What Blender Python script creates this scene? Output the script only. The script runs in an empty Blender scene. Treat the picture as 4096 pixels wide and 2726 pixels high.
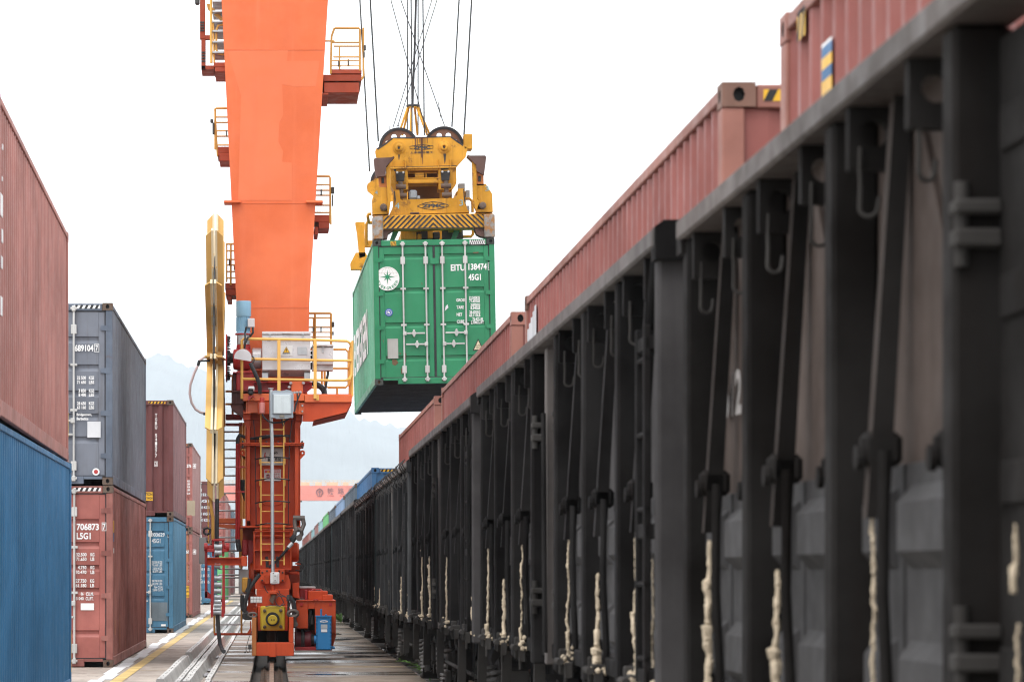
import bpy, math, random
from mathutils import Matrix, Vector, Euler
random.seed(7)
R = math.radians
sc = bpy.context.scene
col = sc.collection

# ------------------------------------------------------------------ camera
# world: x right, y away from the camera along the tracks, z up, ground at 0
FPX, VX, VY, EYE = 13000.0, 1090.0, 2288.0, 1.51     # focal length and vanishing point in pixels of the 4096 px photo
cam_d = bpy.data.cameras.new('camera')
cam = bpy.data.objects.new('camera', cam_d); col.objects.link(cam); sc.camera = cam
cam.location = (0, 0, EYE); cam.rotation_euler = (R(90), 0, 0)
cam_d.sensor_width = 36.0; cam_d.lens = FPX / 4096 * 36.0
cam_d.shift_x = (2048 - VX) / 4096; cam_d.shift_y = (VY - 1363) / 4096
cam_d.clip_start = 0.1; cam_d.clip_end = 30000
cam_d.dof.use_dof = True; cam_d.dof.focus_distance = 57.0; cam_d.dof.aperture_fstop = 5.6

# ------------------------------------------------------------------ sky, sun, exposure
SUN_EL, SUN_AZ = 58.0, 215.0
world = bpy.data.worlds.new('World'); sc.world = world; world.use_nodes = True
wn, wl = world.node_tree.nodes, world.node_tree.links
wn.clear()
wo = wn.new('ShaderNodeOutputWorld'); mx = wn.new('ShaderNodeMixShader')
sky = wn.new('ShaderNodeTexSky'); sky.sky_type = 'NISHITA'; sky.sun_disc = False
sky.sun_elevation = R(SUN_EL); sky.sun_rotation = R(SUN_AZ)
b1 = wn.new('ShaderNodeBackground'); b1.inputs['Strength'].default_value = 0.10
b2 = wn.new('ShaderNodeBackground'); b2.inputs['Color'].default_value = (0.985, 0.992, 1.0, 1); b2.inputs['Strength'].default_value = 1.12
mx.inputs[0].default_value = 0.93                     # a closed, even cloud cover over the clear sky
wl.new(sky.outputs[0], b1.inputs['Color']); wl.new(b1.outputs[0], mx.inputs[1]); wl.new(b2.outputs[0], mx.inputs[2])
wl.new(mx.outputs[0], wo.inputs['Surface'])
sun_d = bpy.data.lights.new('sun', 'SUN'); sun_d.energy = 0.9; sun_d.angle = R(30); sun_d.color = (1.0, 0.965, 0.92)
sun = bpy.data.objects.new('sun', sun_d); col.objects.link(sun)
_sv = Vector((math.sin(R(SUN_AZ)) * math.cos(R(SUN_EL)), math.cos(R(SUN_AZ)) * math.cos(R(SUN_EL)), math.sin(R(SUN_EL))))
sun.rotation_euler = _sv.to_track_quat('Z', 'Y').to_euler(); sun.location = (0, 0, 60)
sc.view_settings.view_transform = 'Standard'; sc.view_settings.look = 'None'
sc.view_settings.gamma = 1.0; sc.view_settings.use_curve_mapping = False
sc.view_settings.exposure = 0.95
sc.render.engine = 'CYCLES'
sc.cycles.use_denoising = True
sc.cycles.max_bounces = 6; sc.cycles.diffuse_bounces = 4; sc.cycles.glossy_bounces = 3; sc.cycles.volume_bounces = 2
sc.cycles.caustics_reflective = False; sc.cycles.caustics_refractive = False
sc.cycles.filter_width = 1.2

# ------------------------------------------------------------------ helpers
def at(px, py, y):
    return ((px - VX) * y / FPX, y, EYE - (py - VY) * y / FPX)

class Fr:
    """measuring frame: reads lengths off an enlargement and turns them into metres at depth y"""
    def __init__(s, ox, oy, k): s.ox, s.oy, s.k = ox, oy, k
    def p(s, x, y, d): return at(s.ox + x / s.k, s.oy + y / s.k, d)

def lin(c):
    c /= 255.0
    return c / 12.92 if c <= 0.04045 else ((c + 0.055) / 1.055) ** 2.4
def C(r, g, b, k=1.0): return (lin(r) * k, lin(g) * k, lin(b) * k, 1.0)

MATS = {}
def paint(name, c, rough=0.5, var=0.3, streak=0.3, rust=0.0, rustc=(0.12, 0.045, 0.02, 1), metal=0.0, bump=0.12, scale=1.0, rnd=0.0, fade=None, spec=0.4, streakc=None):
    if name in MATS: return MATS[name]
    m = bpy.data.materials.new(name); m.use_nodes = True
    n, l = m.node_tree.nodes, m.node_tree.links
    b = n['Principled BSDF']; b.inputs['Roughness'].default_value = rough; b.inputs['Metallic'].default_value = metal
    b.inputs['Specular IOR Level'].default_value = spec
    tc = n.new('ShaderNodeTexCoord'); oi = n.new('ShaderNodeObjectInfo')
    sh = n.new('ShaderNodeVectorMath'); sh.operation = 'MULTIPLY_ADD'
    cmb = n.new('ShaderNodeCombineXYZ')
    mu = n.new('ShaderNodeMath'); mu.operation = 'MULTIPLY'; mu.inputs[1].default_value = 31.0
    l.new(oi.outputs['Random'], mu.inputs[0])
    for i in range(3): l.new(mu.outputs[0], cmb.inputs[i])
    sh.inputs[1].default_value = (1, 1, 1)
    l.new(tc.outputs['Object'], sh.inputs[0]); l.new(cmb.outputs[0], sh.inputs[2])
    vec = sh.outputs[0]
    def noise(sca, det, ro, mp=None):
        v = vec
        if mp:
            k = n.new('ShaderNodeMapping'); k.inputs['Scale'].default_value = mp; l.new(vec, k.inputs['Vector']); v = k.outputs[0]
        t = n.new('ShaderNodeTexNoise'); t.inputs['Scale'].default_value = sca; t.inputs['Detail'].default_value = det; t.inputs['Roughness'].default_value = ro
        l.new(v, t.inputs['Vector']); return t.outputs[0]
    def ramp(src, a, b_, lo=0.0, hi=1.0):
        k = n.new('ShaderNodeMapRange'); k.interpolation_type = 'SMOOTHSTEP'
        for i, q in ((1, a), (2, b_), (3, lo), (4, hi)): k.inputs[i].default_value = q
        l.new(src, k.inputs[0]); return k.outputs[0]
    def mix(fac, a, bb, blend='MIX'):
        k = n.new('ShaderNodeMix'); k.data_type = 'RGBA'; k.blend_type = blend
        if isinstance(fac, float): k.inputs[0].default_value = fac
        else: l.new(fac, k.inputs[0])
        for i, q in ((6, a), (7, bb)):
            if isinstance(q, tuple): k.inputs[i].default_value = q
            else: l.new(q, k.inputs[i])
        return k.outputs[2]
    d = tuple(x * (1 - var) for x in c[:3]) + (1,)
    f = fade or tuple(min(1, x * (1 + 0.5 * var) + 0.05 * var) for x in c[:3]) + (1,)
    cur = mix(ramp(noise(0.9 * scale, 6, 0.62), 0.3, 0.7), d, f)
    if streak:
        sc_ = streakc or tuple(x * 0.55 for x in c[:3]) + (1,)
        cur = mix(ramp(noise(1.0, 4, 0.6, (9 * scale, 9 * scale, 0.55 * scale)), 0.5, 0.78, 0, streak), cur, sc_)
        cur = mix(ramp(noise(1.0, 3, 0.5, (23 * scale, 23 * scale, 1.1 * scale)), 0.55, 0.8, 0, streak * 0.6), cur, f)
    if rust:
        cur = mix(ramp(noise(2.3 * scale, 9, 0.72), 0.72 - 0.25 * rust, 0.80 - 0.22 * rust, 0, 0.9), cur, rustc)
    if rnd:
        hs = n.new('ShaderNodeHueSaturation'); l.new(cur, hs.inputs['Color'])
        k = n.new('ShaderNodeMapRange'); l.new(oi.outputs['Random'], k.inputs[0]); k.inputs[3].default_value = 1 - rnd; k.inputs[4].default_value = 1 + rnd
        l.new(k.outputs[0], hs.inputs['Value']); cur = hs.outputs[0]
    l.new(cur, b.inputs['Base Color'])
    l.new(ramp(noise(5 * scale, 4, 0.6), 0.3, 0.7, max(0.05, rough - 0.1), min(1, rough + 0.15)), b.inputs['Roughness'])
    if bump:
        bp = n.new('ShaderNodeBump'); bp.inputs['Strength'].default_value = bump; bp.inputs['Distance'].default_value = 0.01
        l.new(noise(7 * scale, 8, 0.7), bp.inputs['Height']); l.new(bp.outputs[0], b.inputs['Normal'])
    MATS[name] = m
    return m

class MB:
    def __init__(s): s.v, s.f, s.mi, s.cur = [], [], [], 0
    def add(s, vs, fs):
        o = len(s.v); s.v += [tuple(x) for x in vs]
        for f in fs: s.f.append(tuple(o + i for i in f)); s.mi.append(s.cur)
        return s
    def box(s, x0, x1, y0, y1, z0, z1, bev=0.0):
        if x0 > x1: x0, x1 = x1, x0
        if y0 > y1: y0, y1 = y1, y0
        if z0 > z1: z0, z1 = z1, z0
        e = min(bev, (x1 - x0) * 0.45, (y1 - y0) * 0.45, (z1 - z0) * 0.45)
        if e <= 1e-5:
            vs = [(x, y, z) for x in (x0, x1) for y in (y0, y1) for z in (z0, z1)]
            return s.add(vs, [(0, 1, 3, 2), (4, 6, 7, 5), (0, 4, 5, 1), (2, 3, 7, 6), (0, 2, 6, 4), (1, 5, 7, 3)])
        X, Y, Z = (x0, x1), (y0, y1), (z0, z1); vs = []; ix = {}
        for i in (0, 1):
            for j in (0, 1):
                for k in (0, 1):
                    di, dj, dk = (e, -e)[i], (e, -e)[j], (e, -e)[k]
                    for a, p in (('x', (X[i], Y[j] + dj, Z[k] + dk)), ('y', (X[i] + di, Y[j], Z[k] + dk)), ('z', (X[i] + di, Y[j] + dj, Z[k]))):
                        ix[(i, j, k, a)] = len(vs); vs.append(p)
        fs = []
        for i in (0, 1):
            q = [ix[(i, j, k, 'x')] for j, k in ((0, 0), (0, 1), (1, 1), (1, 0))]; fs.append(q if i == 0 else q[::-1])
            q = [ix[(j, i, k, 'y')] for j, k in ((0, 0), (1, 0), (1, 1), (0, 1))]; fs.append(q if i == 0 else q[::-1])
            q = [ix[(j, k, i, 'z')] for j, k in ((0, 0), (0, 1), (1, 1), (1, 0))]; fs.append(q if i == 0 else q[::-1])
        for i in (0, 1):
            for j in (0, 1):
                fs.append((ix[(i, j, 0, 'x')], ix[(i, j, 1, 'x')], ix[(i, j, 1, 'y')], ix[(i, j, 0, 'y')]))
                fs.append((ix[(i, 0, j, 'x')], ix[(i, 1, j, 'x')], ix[(i, 1, j, 'z')], ix[(i, 0, j, 'z')]))
                fs.append((ix[(0, i, j, 'y')], ix[(1, i, j, 'y')], ix[(1, i, j, 'z')], ix[(0, i, j, 'z')]))
                for k in (0, 1): fs.append((ix[(i, j, k, 'x')], ix[(i, j, k, 'y')], ix[(i, j, k, 'z')]))
        return s.add(vs, fs)
    def prism(s, pts, axis, a0, a1):
        n = len(pts)
        def P(p, a):
            return (a, p[0], p[1]) if axis == 'x' else (p[0], a, p[1]) if axis == 'y' else (p[0], p[1], a)
        vs = [P(p, a0) for p in pts] + [P(p, a1) for p in pts]
        return s.add(vs, [tuple(range(n)), tuple(range(2 * n - 1, n - 1, -1))] + [(i, i + n, (i + 1) % n + n, (i + 1) % n) for i in range(n)])
    def tube(s, path, r, n=8, cap=True):
        P = [Vector(p) for p in path]; m = len(P); rings = []
        up = None
        for i in range(m):
            t = (P[min(i + 1, m - 1)] - P[max(i - 1, 0)]).normalized()
            if up is None:
                up = Vector((0, 0, 1)) if abs(t.z) < 0.9 else Vector((1, 0, 0))
            a = t.cross(up)
            if a.length < 1e-4: a = t.cross(Vector((0.3, 1, 0.2)))
            a.normalize(); b = a.cross(t).normalized(); up = b
            rr = r[i] if isinstance(r, (list, tuple)) else r
            rings.append([P[i] + a * (rr * math.cos(2 * math.pi * k / n)) + b * (rr * math.sin(2 * math.pi * k / n)) for k in range(n)])
        vs = [p for q in rings for p in q]; fs = []
        for i in range(m - 1):
            for k in range(n): fs.append((i * n + k, i * n + (k + 1) % n, (i + 1) * n + (k + 1) % n, (i + 1) * n + k))
        if cap: fs += [tuple(range(n - 1, -1, -1)), tuple((m - 1) * n + k for k in range(n))]
        return s.add(vs, fs)
    def cyl(s, p0, p1, r, n=14, r1=None): return s.tube([p0, p1], [r, r if r1 is None else r1], n)
    def lathe(s, c, axis, prof, n=24):
        """prof: (radius, offset along axis)"""
        ax = {'x': 0, 'y': 1, 'z': 2}[axis]; o = [i for i in range(3) if i != ax]; m = len(prof); vs = []
        for r, h in prof:
            for k in range(n):
                q = [0, 0, 0]; q[ax] = c[ax] + h
                q[o[0]] = c[o[0]] + r * math.cos(2 * math.pi * k / n); q[o[1]] = c[o[1]] + r * math.sin(2 * math.pi * k / n); vs.append(q)
        fs = [(i * n + k, i * n + (k + 1) % n, (i + 1) * n + (k + 1) % n, (i + 1) * n + k) for i in range(m - 1) for k in range(n)]
        ring = prof[0] == prof[-1]
        if prof[0][0] > 1e-6 and not ring: fs.append(tuple(range(n)))
        if prof[-1][0] > 1e-6 and not ring: fs.append(tuple((m - 1) * n + k for k in range(n)))
        return s.add(vs, fs)
    # shapes measured in a frame, facing the camera, front at depth y
    def rect(s, fr, x0, y0, x1, y1, y, dep, bev=0.006):
        a = fr.p(x0, y0, y); b = fr.p(x1, y1, y)
        return s.box(a[0], b[0], y, y + dep, b[2], a[2], bev)
    def poly(s, fr, pts, y, dep):
        q = [fr.p(x, z, y) for x, z in pts]
        return s.prism([(p[0], p[2]) for p in q], 'y', y, y + dep)
    def pipe(s, fr, pts, r, n=8):
        return s.tube([fr.p(*p) for p in pts], r, n)
    def mesh(s, name, mats, smooth=True):
        me = bpy.data.meshes.new(name); me.from_pydata(s.v, [], s.f)
        mats = mats if isinstance(mats, (list, tuple)) else [mats]
        for m in mats: me.materials.append(m)
        if len(mats) > 1: me.polygons.foreach_set('material_index', s.mi)
        import bmesh
        bm = bmesh.new(); bm.from_mesh(me); bmesh.ops.recalc_face_normals(bm, faces=bm.faces); bm.to_mesh(me); bm.free()
        if smooth:
            me.polygons.foreach_set('use_smooth', [True] * len(me.polygons)); me.set_sharp_from_angle(angle=R(32))
        me.update()
        return me
    def build(s, name, mats, parent=None, world=True, smooth=True):
        """world=True: the vertices are in world metres and are made relative to the top parent's place"""
        if world and parent is not None:
            r = parent
            while r.parent: r = r.parent
            ox, oy, oz = r.location
            s.v = [(x - ox, y - oy, z - oz) for x, y, z in s.v]
        o = bpy.data.objects.new(name, s.mesh(name, mats, smooth)); col.objects.link(o); o.parent = parent
        return o

def inst(mesh, name, parent, loc=(0, 0, 0), rot=(0, 0, 0), scale=(1, 1, 1)):
    o = bpy.data.objects.new(name, mesh); col.objects.link(o); o.parent = parent
    o.location = loc; o.rotation_euler = rot; o.scale = scale
    return o
def tag(o, label=None, cat=None, group=None, kind=None):
    if label: o['label'] = label
    if cat: o['category'] = cat
    if group: o['group'] = group
    if kind: o['kind'] = kind
    return o
def thing(name, label, cat, loc=(0, 0, 0), group=None):
    o = bpy.data.objects.new(name, None); col.objects.link(o); o.location = loc; o.empty_display_size = 0.3
    return tag(o, label, cat, group)
def copy_tree(o, parent=None):
    c = o.copy(); col.objects.link(c); c.parent = parent
    for ch in list(o.children): copy_tree(ch, c)
    return c

_TXT = {}
def text_mesh(s, mat, bold=0.0, ext=0.002):
    k = (s, mat.name, bold)
    if k not in _TXT:
        cu = bpy.data.curves.new('t', 'FONT'); cu.body = s; cu.size = 1.0; cu.extrude = 0.0; cu.offset = bold; cu.resolution_u = 3
        o = bpy.data.objects.new('t', cu); col.objects.link(o)
        dg = bpy.context.evaluated_depsgraph_get()
        me = bpy.data.meshes.new_from_object(o.evaluated_get(dg))
        bpy.data.objects.remove(o); bpy.data.curves.remove(cu)
        xs = [v.co.x for v in me.vertices]; ys = [v.co.y for v in me.vertices]
        if not xs: xs, ys = [0, 1], [0, 1]
        x0, x1, y0, y1 = min(xs), max(xs), min(ys), max(ys)
        for v in me.vertices: v.co = ((v.co.x - x0) / (x1 - x0), (v.co.y - y0) / (y1 - y0), 0)
        me.materials.clear(); me.materials.append(mat); me.name = 'lettering'
        _TXT[k] = me
    return _TXT[k]
FRONT, RIGHT, LEFT = (R(90), 0, 0), (R(90), 0, R(90)), (R(90), 0, R(-90))
def text(s, mat, parent, loc, w, h, rot=FRONT, bold=0.03, name='lettering'):
    """lettering w x h metres, lower-left corner at loc in the parent's space"""
    return inst(text_mesh(s, mat, bold), name, parent, loc, rot, (w, h, 1))
def text_at(s, mat, parent, fr, x0, y0, x1, y1, y, bold=0.03, name='lettering'):
    r = parent
    while r.parent: r = r.parent
    a = fr.p(x0, y1, y); b = fr.p(x1, y0, y)
    return text(s, mat, parent, (a[0] - r.location[0], y - r.location[1], a[2] - r.location[2]), b[0] - a[0], b[2] - a[2], FRONT, bold, name)

# ------------------------------------------------------------------ materials
M = {}
M['black'] = paint('black_rubber_and_shade', (0.012, 0.012, 0.013, 1), 0.7, streak=0)
M['rubber'] = paint('dark_gasket', (0.025, 0.025, 0.03, 1), 0.6, streak=0.2)
M['white'] = paint('white_lettering', (0.78, 0.78, 0.78, 1), 0.6, var=0.08, streak=0.12, bump=0)
M['fadedwhite'] = paint('faded_lettering', (0.55, 0.6, 0.64, 1), 0.6, var=0.2, streak=0.2, bump=0)
M['galv'] = paint('galvanised_steel', (0.42, 0.44, 0.46, 1), 0.38, var=0.15, streak=0.2, metal=0.5)
M['steelbar'] = paint('zinc_bar', (0.5, 0.5, 0.49, 1), 0.45, var=0.2, streak=0.3, rust=0.25)
M['castrust'] = paint('rusty_casting', (0.11, 0.075, 0.055, 1), 0.75, var=0.4, rust=0.8)
M['iron'] = paint('dark_iron', (0.035, 0.033, 0.032, 1), 0.6, var=0.3, rust=0.3)
M['cable'] = paint('black_cable', (0.02, 0.021, 0.024, 1), 0.5, streak=0)
M['signwhite'] = paint('sign_white', (0.62, 0.62, 0.62, 1), 0.5, var=0.12, streak=0.2, bump=0)
M['paper'] = paint('paper_sticker', (0.6, 0.61, 0.64, 1), 0.7, var=0.2, streak=0.2)
M['yellowsign'] = paint('yellow_sign', (0.75, 0.42, 0.02, 1), 0.5, var=0.15, bump=0)
M['signred'] = paint('sign_red', (0.5, 0.05, 0.05, 1), 0.5, bump=0)
M['glass'] = paint('frosted_glass', (0.5, 0.56, 0.58, 1), 0.2, var=0.15, streak=0.3)
from mathutils import noise as mnoise
# ------------------------------------------------------------------ the setting: ground, pavements, rails, hills
def concrete(name, c, wet=0.0, stain=0.5):
    m = bpy.data.materials.new(name); m.use_nodes = True
    n, l = m.node_tree.nodes, m.node_tree.links
    b = n['Principled BSDF']
    g = n.new('ShaderNodeNewGeometry'); vec = g.outputs['Position']
    def noise(s, d, r, mp=(1, 1, 1)):
        k = n.new('ShaderNodeMapping'); k.inputs['Scale'].default_value = mp; l.new(vec, k.inputs['Vector'])
        t = n.new('ShaderNodeTexNoise'); t.inputs['Scale'].default_value = s; t.inputs['Detail'].default_value = d; t.inputs['Roughness'].default_value = r
        l.new(k.outputs[0], t.inputs['Vector']); return t.outputs[0]
    def ramp(src, a, b_, lo=0.0, hi=1.0):
        k = n.new('ShaderNodeMapRange'); k.interpolation_type = 'SMOOTHSTEP'
        for i, q in ((1, a), (2, b_), (3, lo), (4, hi)): k.inputs[i].default_value = q
        l.new(src, k.inputs[0]); return k.outputs[0]
    def mix(fac, a, bb):
        k = n.new('ShaderNodeMix'); k.data_type = 'RGBA'; l.new(fac, k.inputs[0])
        for i, q in ((6, a), (7, bb)):
            if isinstance(q, tuple): k.inputs[i].default_value = q
            else: l.new(q, k.inputs[i])
        return k.outputs[2]
    K = lambda f: tuple(x * f for x in c[:3]) + (1,)
    cur = mix(ramp(noise(0.35, 6, 0.65), 0.32, 0.68), K(0.72), K(1.12))
    cur = mix(ramp(noise(2.2, 8, 0.7, (1, 0.55, 1)), 0.42, 0.66, 0, stain), cur, (c[0] * 0.42, c[1] * 0.37, c[2] * 0.34, 1))
    cur = mix(ramp(noise(14, 6, 0.7), 0.55, 0.75, 0, 0.5), cur, K(0.45))
    cur = mix(ramp(noise(0.9, 5, 0.6, (2, 0.4, 1)), 0.6, 0.75, 0, 0.4), cur, K(1.45))
    vo = n.new('ShaderNodeTexVoronoi'); vo.feature = 'DISTANCE_TO_EDGE'; vo.inputs['Scale'].default_value = 0.55
    w = n.new('ShaderNodeVectorMath'); w.operation = 'ADD'; l.new(vec, w.inputs[0])
    tn = n.new('ShaderNodeTexNoise'); tn.inputs['Scale'].default_value = 1.5; tn.inputs['Detail'].default_value = 6; l.new(vec, tn.inputs['Vector'])
    l.new(tn.outputs['Color'], w.inputs[1]); l.new(w.outputs[0], vo.inputs['Vector'])
    cur = mix(ramp(vo.outputs[0], 0.002, 0.012, 0.55, 0), cur, K(0.2))
    if wet:
        wf = ramp(noise(0.5, 4, 0.55, (0.5, 1.4, 1)), 0.52 - 0.2 * wet, 0.62, 0, 1)
        cur = mix(wf, cur, K(0.33))
        l.new(ramp(wf, 0, 1, 0.8, 0.22), b.inputs['Roughness'])
    else: b.inputs['Roughness'].default_value = 0.85
    l.new(cur, b.inputs['Base Color'])
    bp = n.new('ShaderNodeBump'); bp.inputs['Strength'].default_value = 0.4; bp.inputs['Distance'].default_value = 0.01
    l.new(noise(9, 8, 0.75), bp.inputs['Height']); l.new(bp.outputs[0], b.inputs['Normal'])
    return m
M['apron'] = concrete('apron_concrete', (0.40, 0.345, 0.30, 1), 0, 0.6)
M['slab'] = concrete('crane_way_concrete', (0.33, 0.28, 0.235, 1), 0.25, 0.55)
M['slabwet'] = concrete('track_side_concrete', (0.25, 0.20, 0.155, 1), 0.85, 0.6)
M['dark'] = concrete('dark_bed', (0.05, 0.045, 0.04, 1), 0, 0.5)
M['paver'] = concrete('paver_concrete', (0.11, 0.10, 0.09, 1), 0.3, 0.6)
M['coverplate'] = paint('channel_steel_cover', (0.50, 0.49, 0.47, 1), 0.5, var=0.2, streak=0.0, rust=0.12, scale=1.5)
M['linewhite'] = paint('white_line_paint', (0.68, 0.69, 0.70, 1), 0.7, var=0.25, streak=0, rust=0.25, rustc=(0.38, 0.33, 0.29, 1), scale=2.2)
M['lineyellow'] = paint('yellow_line_paint', (0.58, 0.41, 0.15, 1), 0.7, var=0.3, streak=0, rust=0.25, rustc=(0.38, 0.33, 0.27, 1), scale=2.0)
M['railrust'] = paint('rail_steel', (0.20, 0.125, 0.085, 1), 0.55, var=0.5, streak=0, rust=0.6, rustc=(0.13, 0.06, 0.035, 1), scale=3)
M['water'] = paint('puddle_water', (0.012, 0.011, 0.010, 1), 0.04, var=0.1, streak=0, bump=0.0, spec=0.6)

# base sheet out to the horizon, under everything
g = MB(); g.box(-9000, 9000, -40, 12500, -1.2, -0.34)
M['yardground'] = concrete('far_yard_ground', (0.30, 0.28, 0.25, 1), 0, 0.4)
tag(g.build('ground', M['yardground'], smooth=False), kind='structure')

def pavement(name, x0, x1, y0, y1, ys, mat, jit=0.004):
    """concrete pavement cast in slabs: each slab a piece with its own height and an open joint"""
    root = bpy.data.objects.new(name, None); col.objects.link(root); tag(root, kind='structure')
    b0 = MB(); b0.box(x0, x1, y0, y1, -0.34, -0.05); b0.build('pavement_base', mat, root, smooth=False)
    y = y0
    while y < y1 - 0.01:
        e = min(y1, y + ys); b = MB()
        b.box(x0, x1, y + 0.012, e - 0.012, -0.05, random.uniform(-jit, 0), 0.008); b.build('slab', mat, root, smooth=False); y = e
    return root
pavement('container_yard_pavement', -30, -1.56, 24, 260, 6.0, M['apron'])
pavement('crane_way_pavement', -0.86, -0.315, 30, 260, 5.0, M['slab'])
pavement('track_side_pavement', 0.225, 2.16, 30, 260, 5.0, M['slabwet'], 0.006)

# crane rail trench
t = MB(); t.box(-0.315, 0.225, 30, 260, -0.33, -0.16)
tag(t.build('trench_bed', M['dark'], smooth=False), kind='structure')
for xq in (-0.3145, 0.2205):
    t = MB(); t.box(xq, xq + 0.004, 30, 260, -0.2, -0.012); tag(t.build('trench_wall', M['dark'], smooth=False), kind='structure')  # thin dark sheet lining each side of the trench
def rail(y0, y1, x, zt, name, label):
    b = MB()
    prof = [(-0.075, 0), (0.075, 0), (0.075, 0.012), (0.012, 0.03), (0.012, 0.105), (0.036, 0.115), (0.036, 0.142), (0.03, 0.15), (-0.03, 0.15), (-0.036, 0.142), (-0.036, 0.115), (-0.012, 0.105), (-0.012, 0.03), (-0.075, 0.012)]
    b.prism([(x + p, zt - 0.15 + q) for p, q in prof], 'y', y0, y1)
    o = tag(b.build(name, M['castrust']), label, 'rail')
    h = MB(); h.box(x - 0.031, x + 0.031, y0, y1, zt + 0.0005, zt + 0.003); h.build('rail_head', M['railrust'], o, world=False)
    return o
rail(30, 255, -0.012, -0.002, 'crane_rail', 'single rusty crane rail sunk in the trench under the orange crane')
clip = MB(); clip.box(-0.05, 0.05, -0.045, 0.045, 0, 0.02, 0.004); clip.cyl((0, 0, 0.02), (0, 0, 0.06), 0.017, 6); clip.box(-0.035, 0.05, -0.025, 0.025, 0.02, 0.034)
clipm = clip.mesh('rail_clip', M['castrust'])
rl = bpy.data.objects['crane_rail']
for i in range(60):
    for s in (-1, 1): inst(clipm, 'rail_clip', rl, (-0.012 + s * 0.125, 44.2 + i * 0.2, -0.16), (0, 0, 0 if s > 0 else math.pi))
rail(0, 255, 2.65, 0.06, 'train_rail', 'rail under the near wheels of the black wagons')
rail(0, 255, 4.09, 0.06, 'train_rail', 'rail under the far wheels of the black wagons')

# pavers between the concrete and the train track
pr = bpy.data.objects.new('paver_strip', None); col.objects.link(pr); tag(pr, kind='structure')
b = MB(); b.box(2.165, 6.5, 0, 260, -0.34, -0.06); b.build('paver_bed', M['dark'], pr, smooth=False)
pm = MB(); pm.box(-0.16, 0.16, -0.235, 0.235, -0.06, 0.0, 0.012); pm = pm.mesh('paver', M['paver'])
for i in range(96):
    for j in range(3):
        inst(pm, 'paver', pr, (2.34 + j * 0.335 if j < 2 else 2.90, 43.5 + i * 0.485 + (j % 2) * 0.2, random.uniform(-0.03, -0.004)), (random.uniform(-0.015, 0.015), random.uniform(-0.02, 0.02), random.uniform(-0.01, 0.01)), (1 if j < 2 else 0.9, 1, 1))
b = MB(); b.box(2.18, 3.06, 90.5, 258, -0.06, -0.015); tag(b.build('paver_strip_beyond', M['paver'], pr, smooth=False))

# painted lines
def marking(name, quads, mat, z=0.004):
    b = MB()
    for q in quads:
        b.add([(x, y, z) for x, y in q], [(0, 1, 2, 3)])
    return tag(b.build(name, mat, smooth=False), kind='structure')
yy = 40.0; k = 0
while yy < 175:
    ln = (2.75, 3.1, 2.4, 3.6)[k % 4]; off = (0.0, -0.05, 0.03, -0.02)[k % 4]
    marking('white_line', [[(-2.50 + off, yy), (-2.30 + off, yy), (-2.31 + off, yy + ln - 0.06), (-2.51 + off, yy + ln - 0.06)]], M['linewhite']); yy += ln; k += 1
marking('yellow_line', [[(-2.25, 40), (-2.08, 40), (-2.08, 175), (-2.25, 175)]], M['lineyellow'])
marking('yellow_line', [[(0.31, 51.6), (2.1, 51.8), (2.1, 51.86), (0.31, 51.66)]], M['lineyellow'], 0.003)
marking('yellow_line', [[(0.31, 52.0), (2.1, 52.2), (2.1, 52.26), (0.31, 52.06)]], M['lineyellow'], 0.003)
marking('yellow_line', [[(-2.05, 50.2), (-1.62, 50.3), (-1.62, 50.36), (-2.05, 50.26)]], M['lineyellow'])

# cable channel: bed and three rows of steel covers, each length a piece
ch = bpy.data.objects.new('cable_channel', None); col.objects.link(ch)
tag(ch, 'long low cable channel of grey steel covers left of the crane rail', 'channel')
b = MB(); b.box(-1.555, -0.862, 30, 250, -0.34, -0.075); b.build('channel_bed', M['apron'], ch, smooth=False)
lb = MB(); lb.prism([(-1.555, -0.1), (-1.545, 0.085), (-1.535, 0.1), (-1.45, 0.1), (-1.44, 0.09), (-1.385, -0.074), (-1.40, -0.1)], 'y', 0.006, 2.394); lbm = lb.mesh('cover', M['coverplate'])
m1 = MB(); m1.prism([(-1.31, -0.1), (-1.31, 0.055), (-1.235, 0.065), (-1.225, -0.1)], 'y', 0.006, 2.394); m1m = m1.mesh('cover', M['coverplate'])
m2 = MB(); m2.prism([(-1.20, -0.1), (-1.20, 0.072), (-1.105, 0.078), (-1.045, -0.074), (-1.06, -0.1)], 'y', 0.006, 2.394); m2m = m2.mesh('cover', M['coverplate'])
m3 = MB(); m3.prism([(-0.945, -0.1), (-0.94, 0.016), (-0.865, 0.02), (-0.862, -0.1)], 'y', 0.006, 2.394); m3m = m3.mesh('cover', M['coverplate'])
bolt = MB(); bolt.lathe((0, 0, 0), 'z', [(0.008, 0), (0.008, 0.004), (0.004, 0.006)], 6); boltm = bolt.mesh('bolt', M['iron'])
for i in range(70):
    for me, bx, zt in ((lbm, -1.49, 0.1), (m1m, -1.27, 0.06), (m2m, -1.15, 0.075), (m3m, -0.905, 0.018)):
        dx, dz = random.uniform(-0.005, 0.005), random.uniform(-0.003, 0.002)
        rz = random.uniform(-0.0025, 0.0025); rx = random.uniform(-0.001, 0.001)
        if me is lbm and i == 5: rz, dx, dz, rx = 0.03, 0.03, -0.02, -0.012
        o = inst(me, 'cover', ch, (dx, 43.2 + i * 2.4, dz), (rx, 0, rz))
        if i < 12:
            for q in (0.25, 1.2, 2.15): inst(boltm, 'bolt', o, (bx, q, zt))
M['litter'] = paint('plastic_wrap', (0.42, 0.42, 0.44, 1), 0.35, var=0.6, streak=0, rust=0.4, rustc=(0.22, 0.13, 0.12, 1), scale=6)
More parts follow.
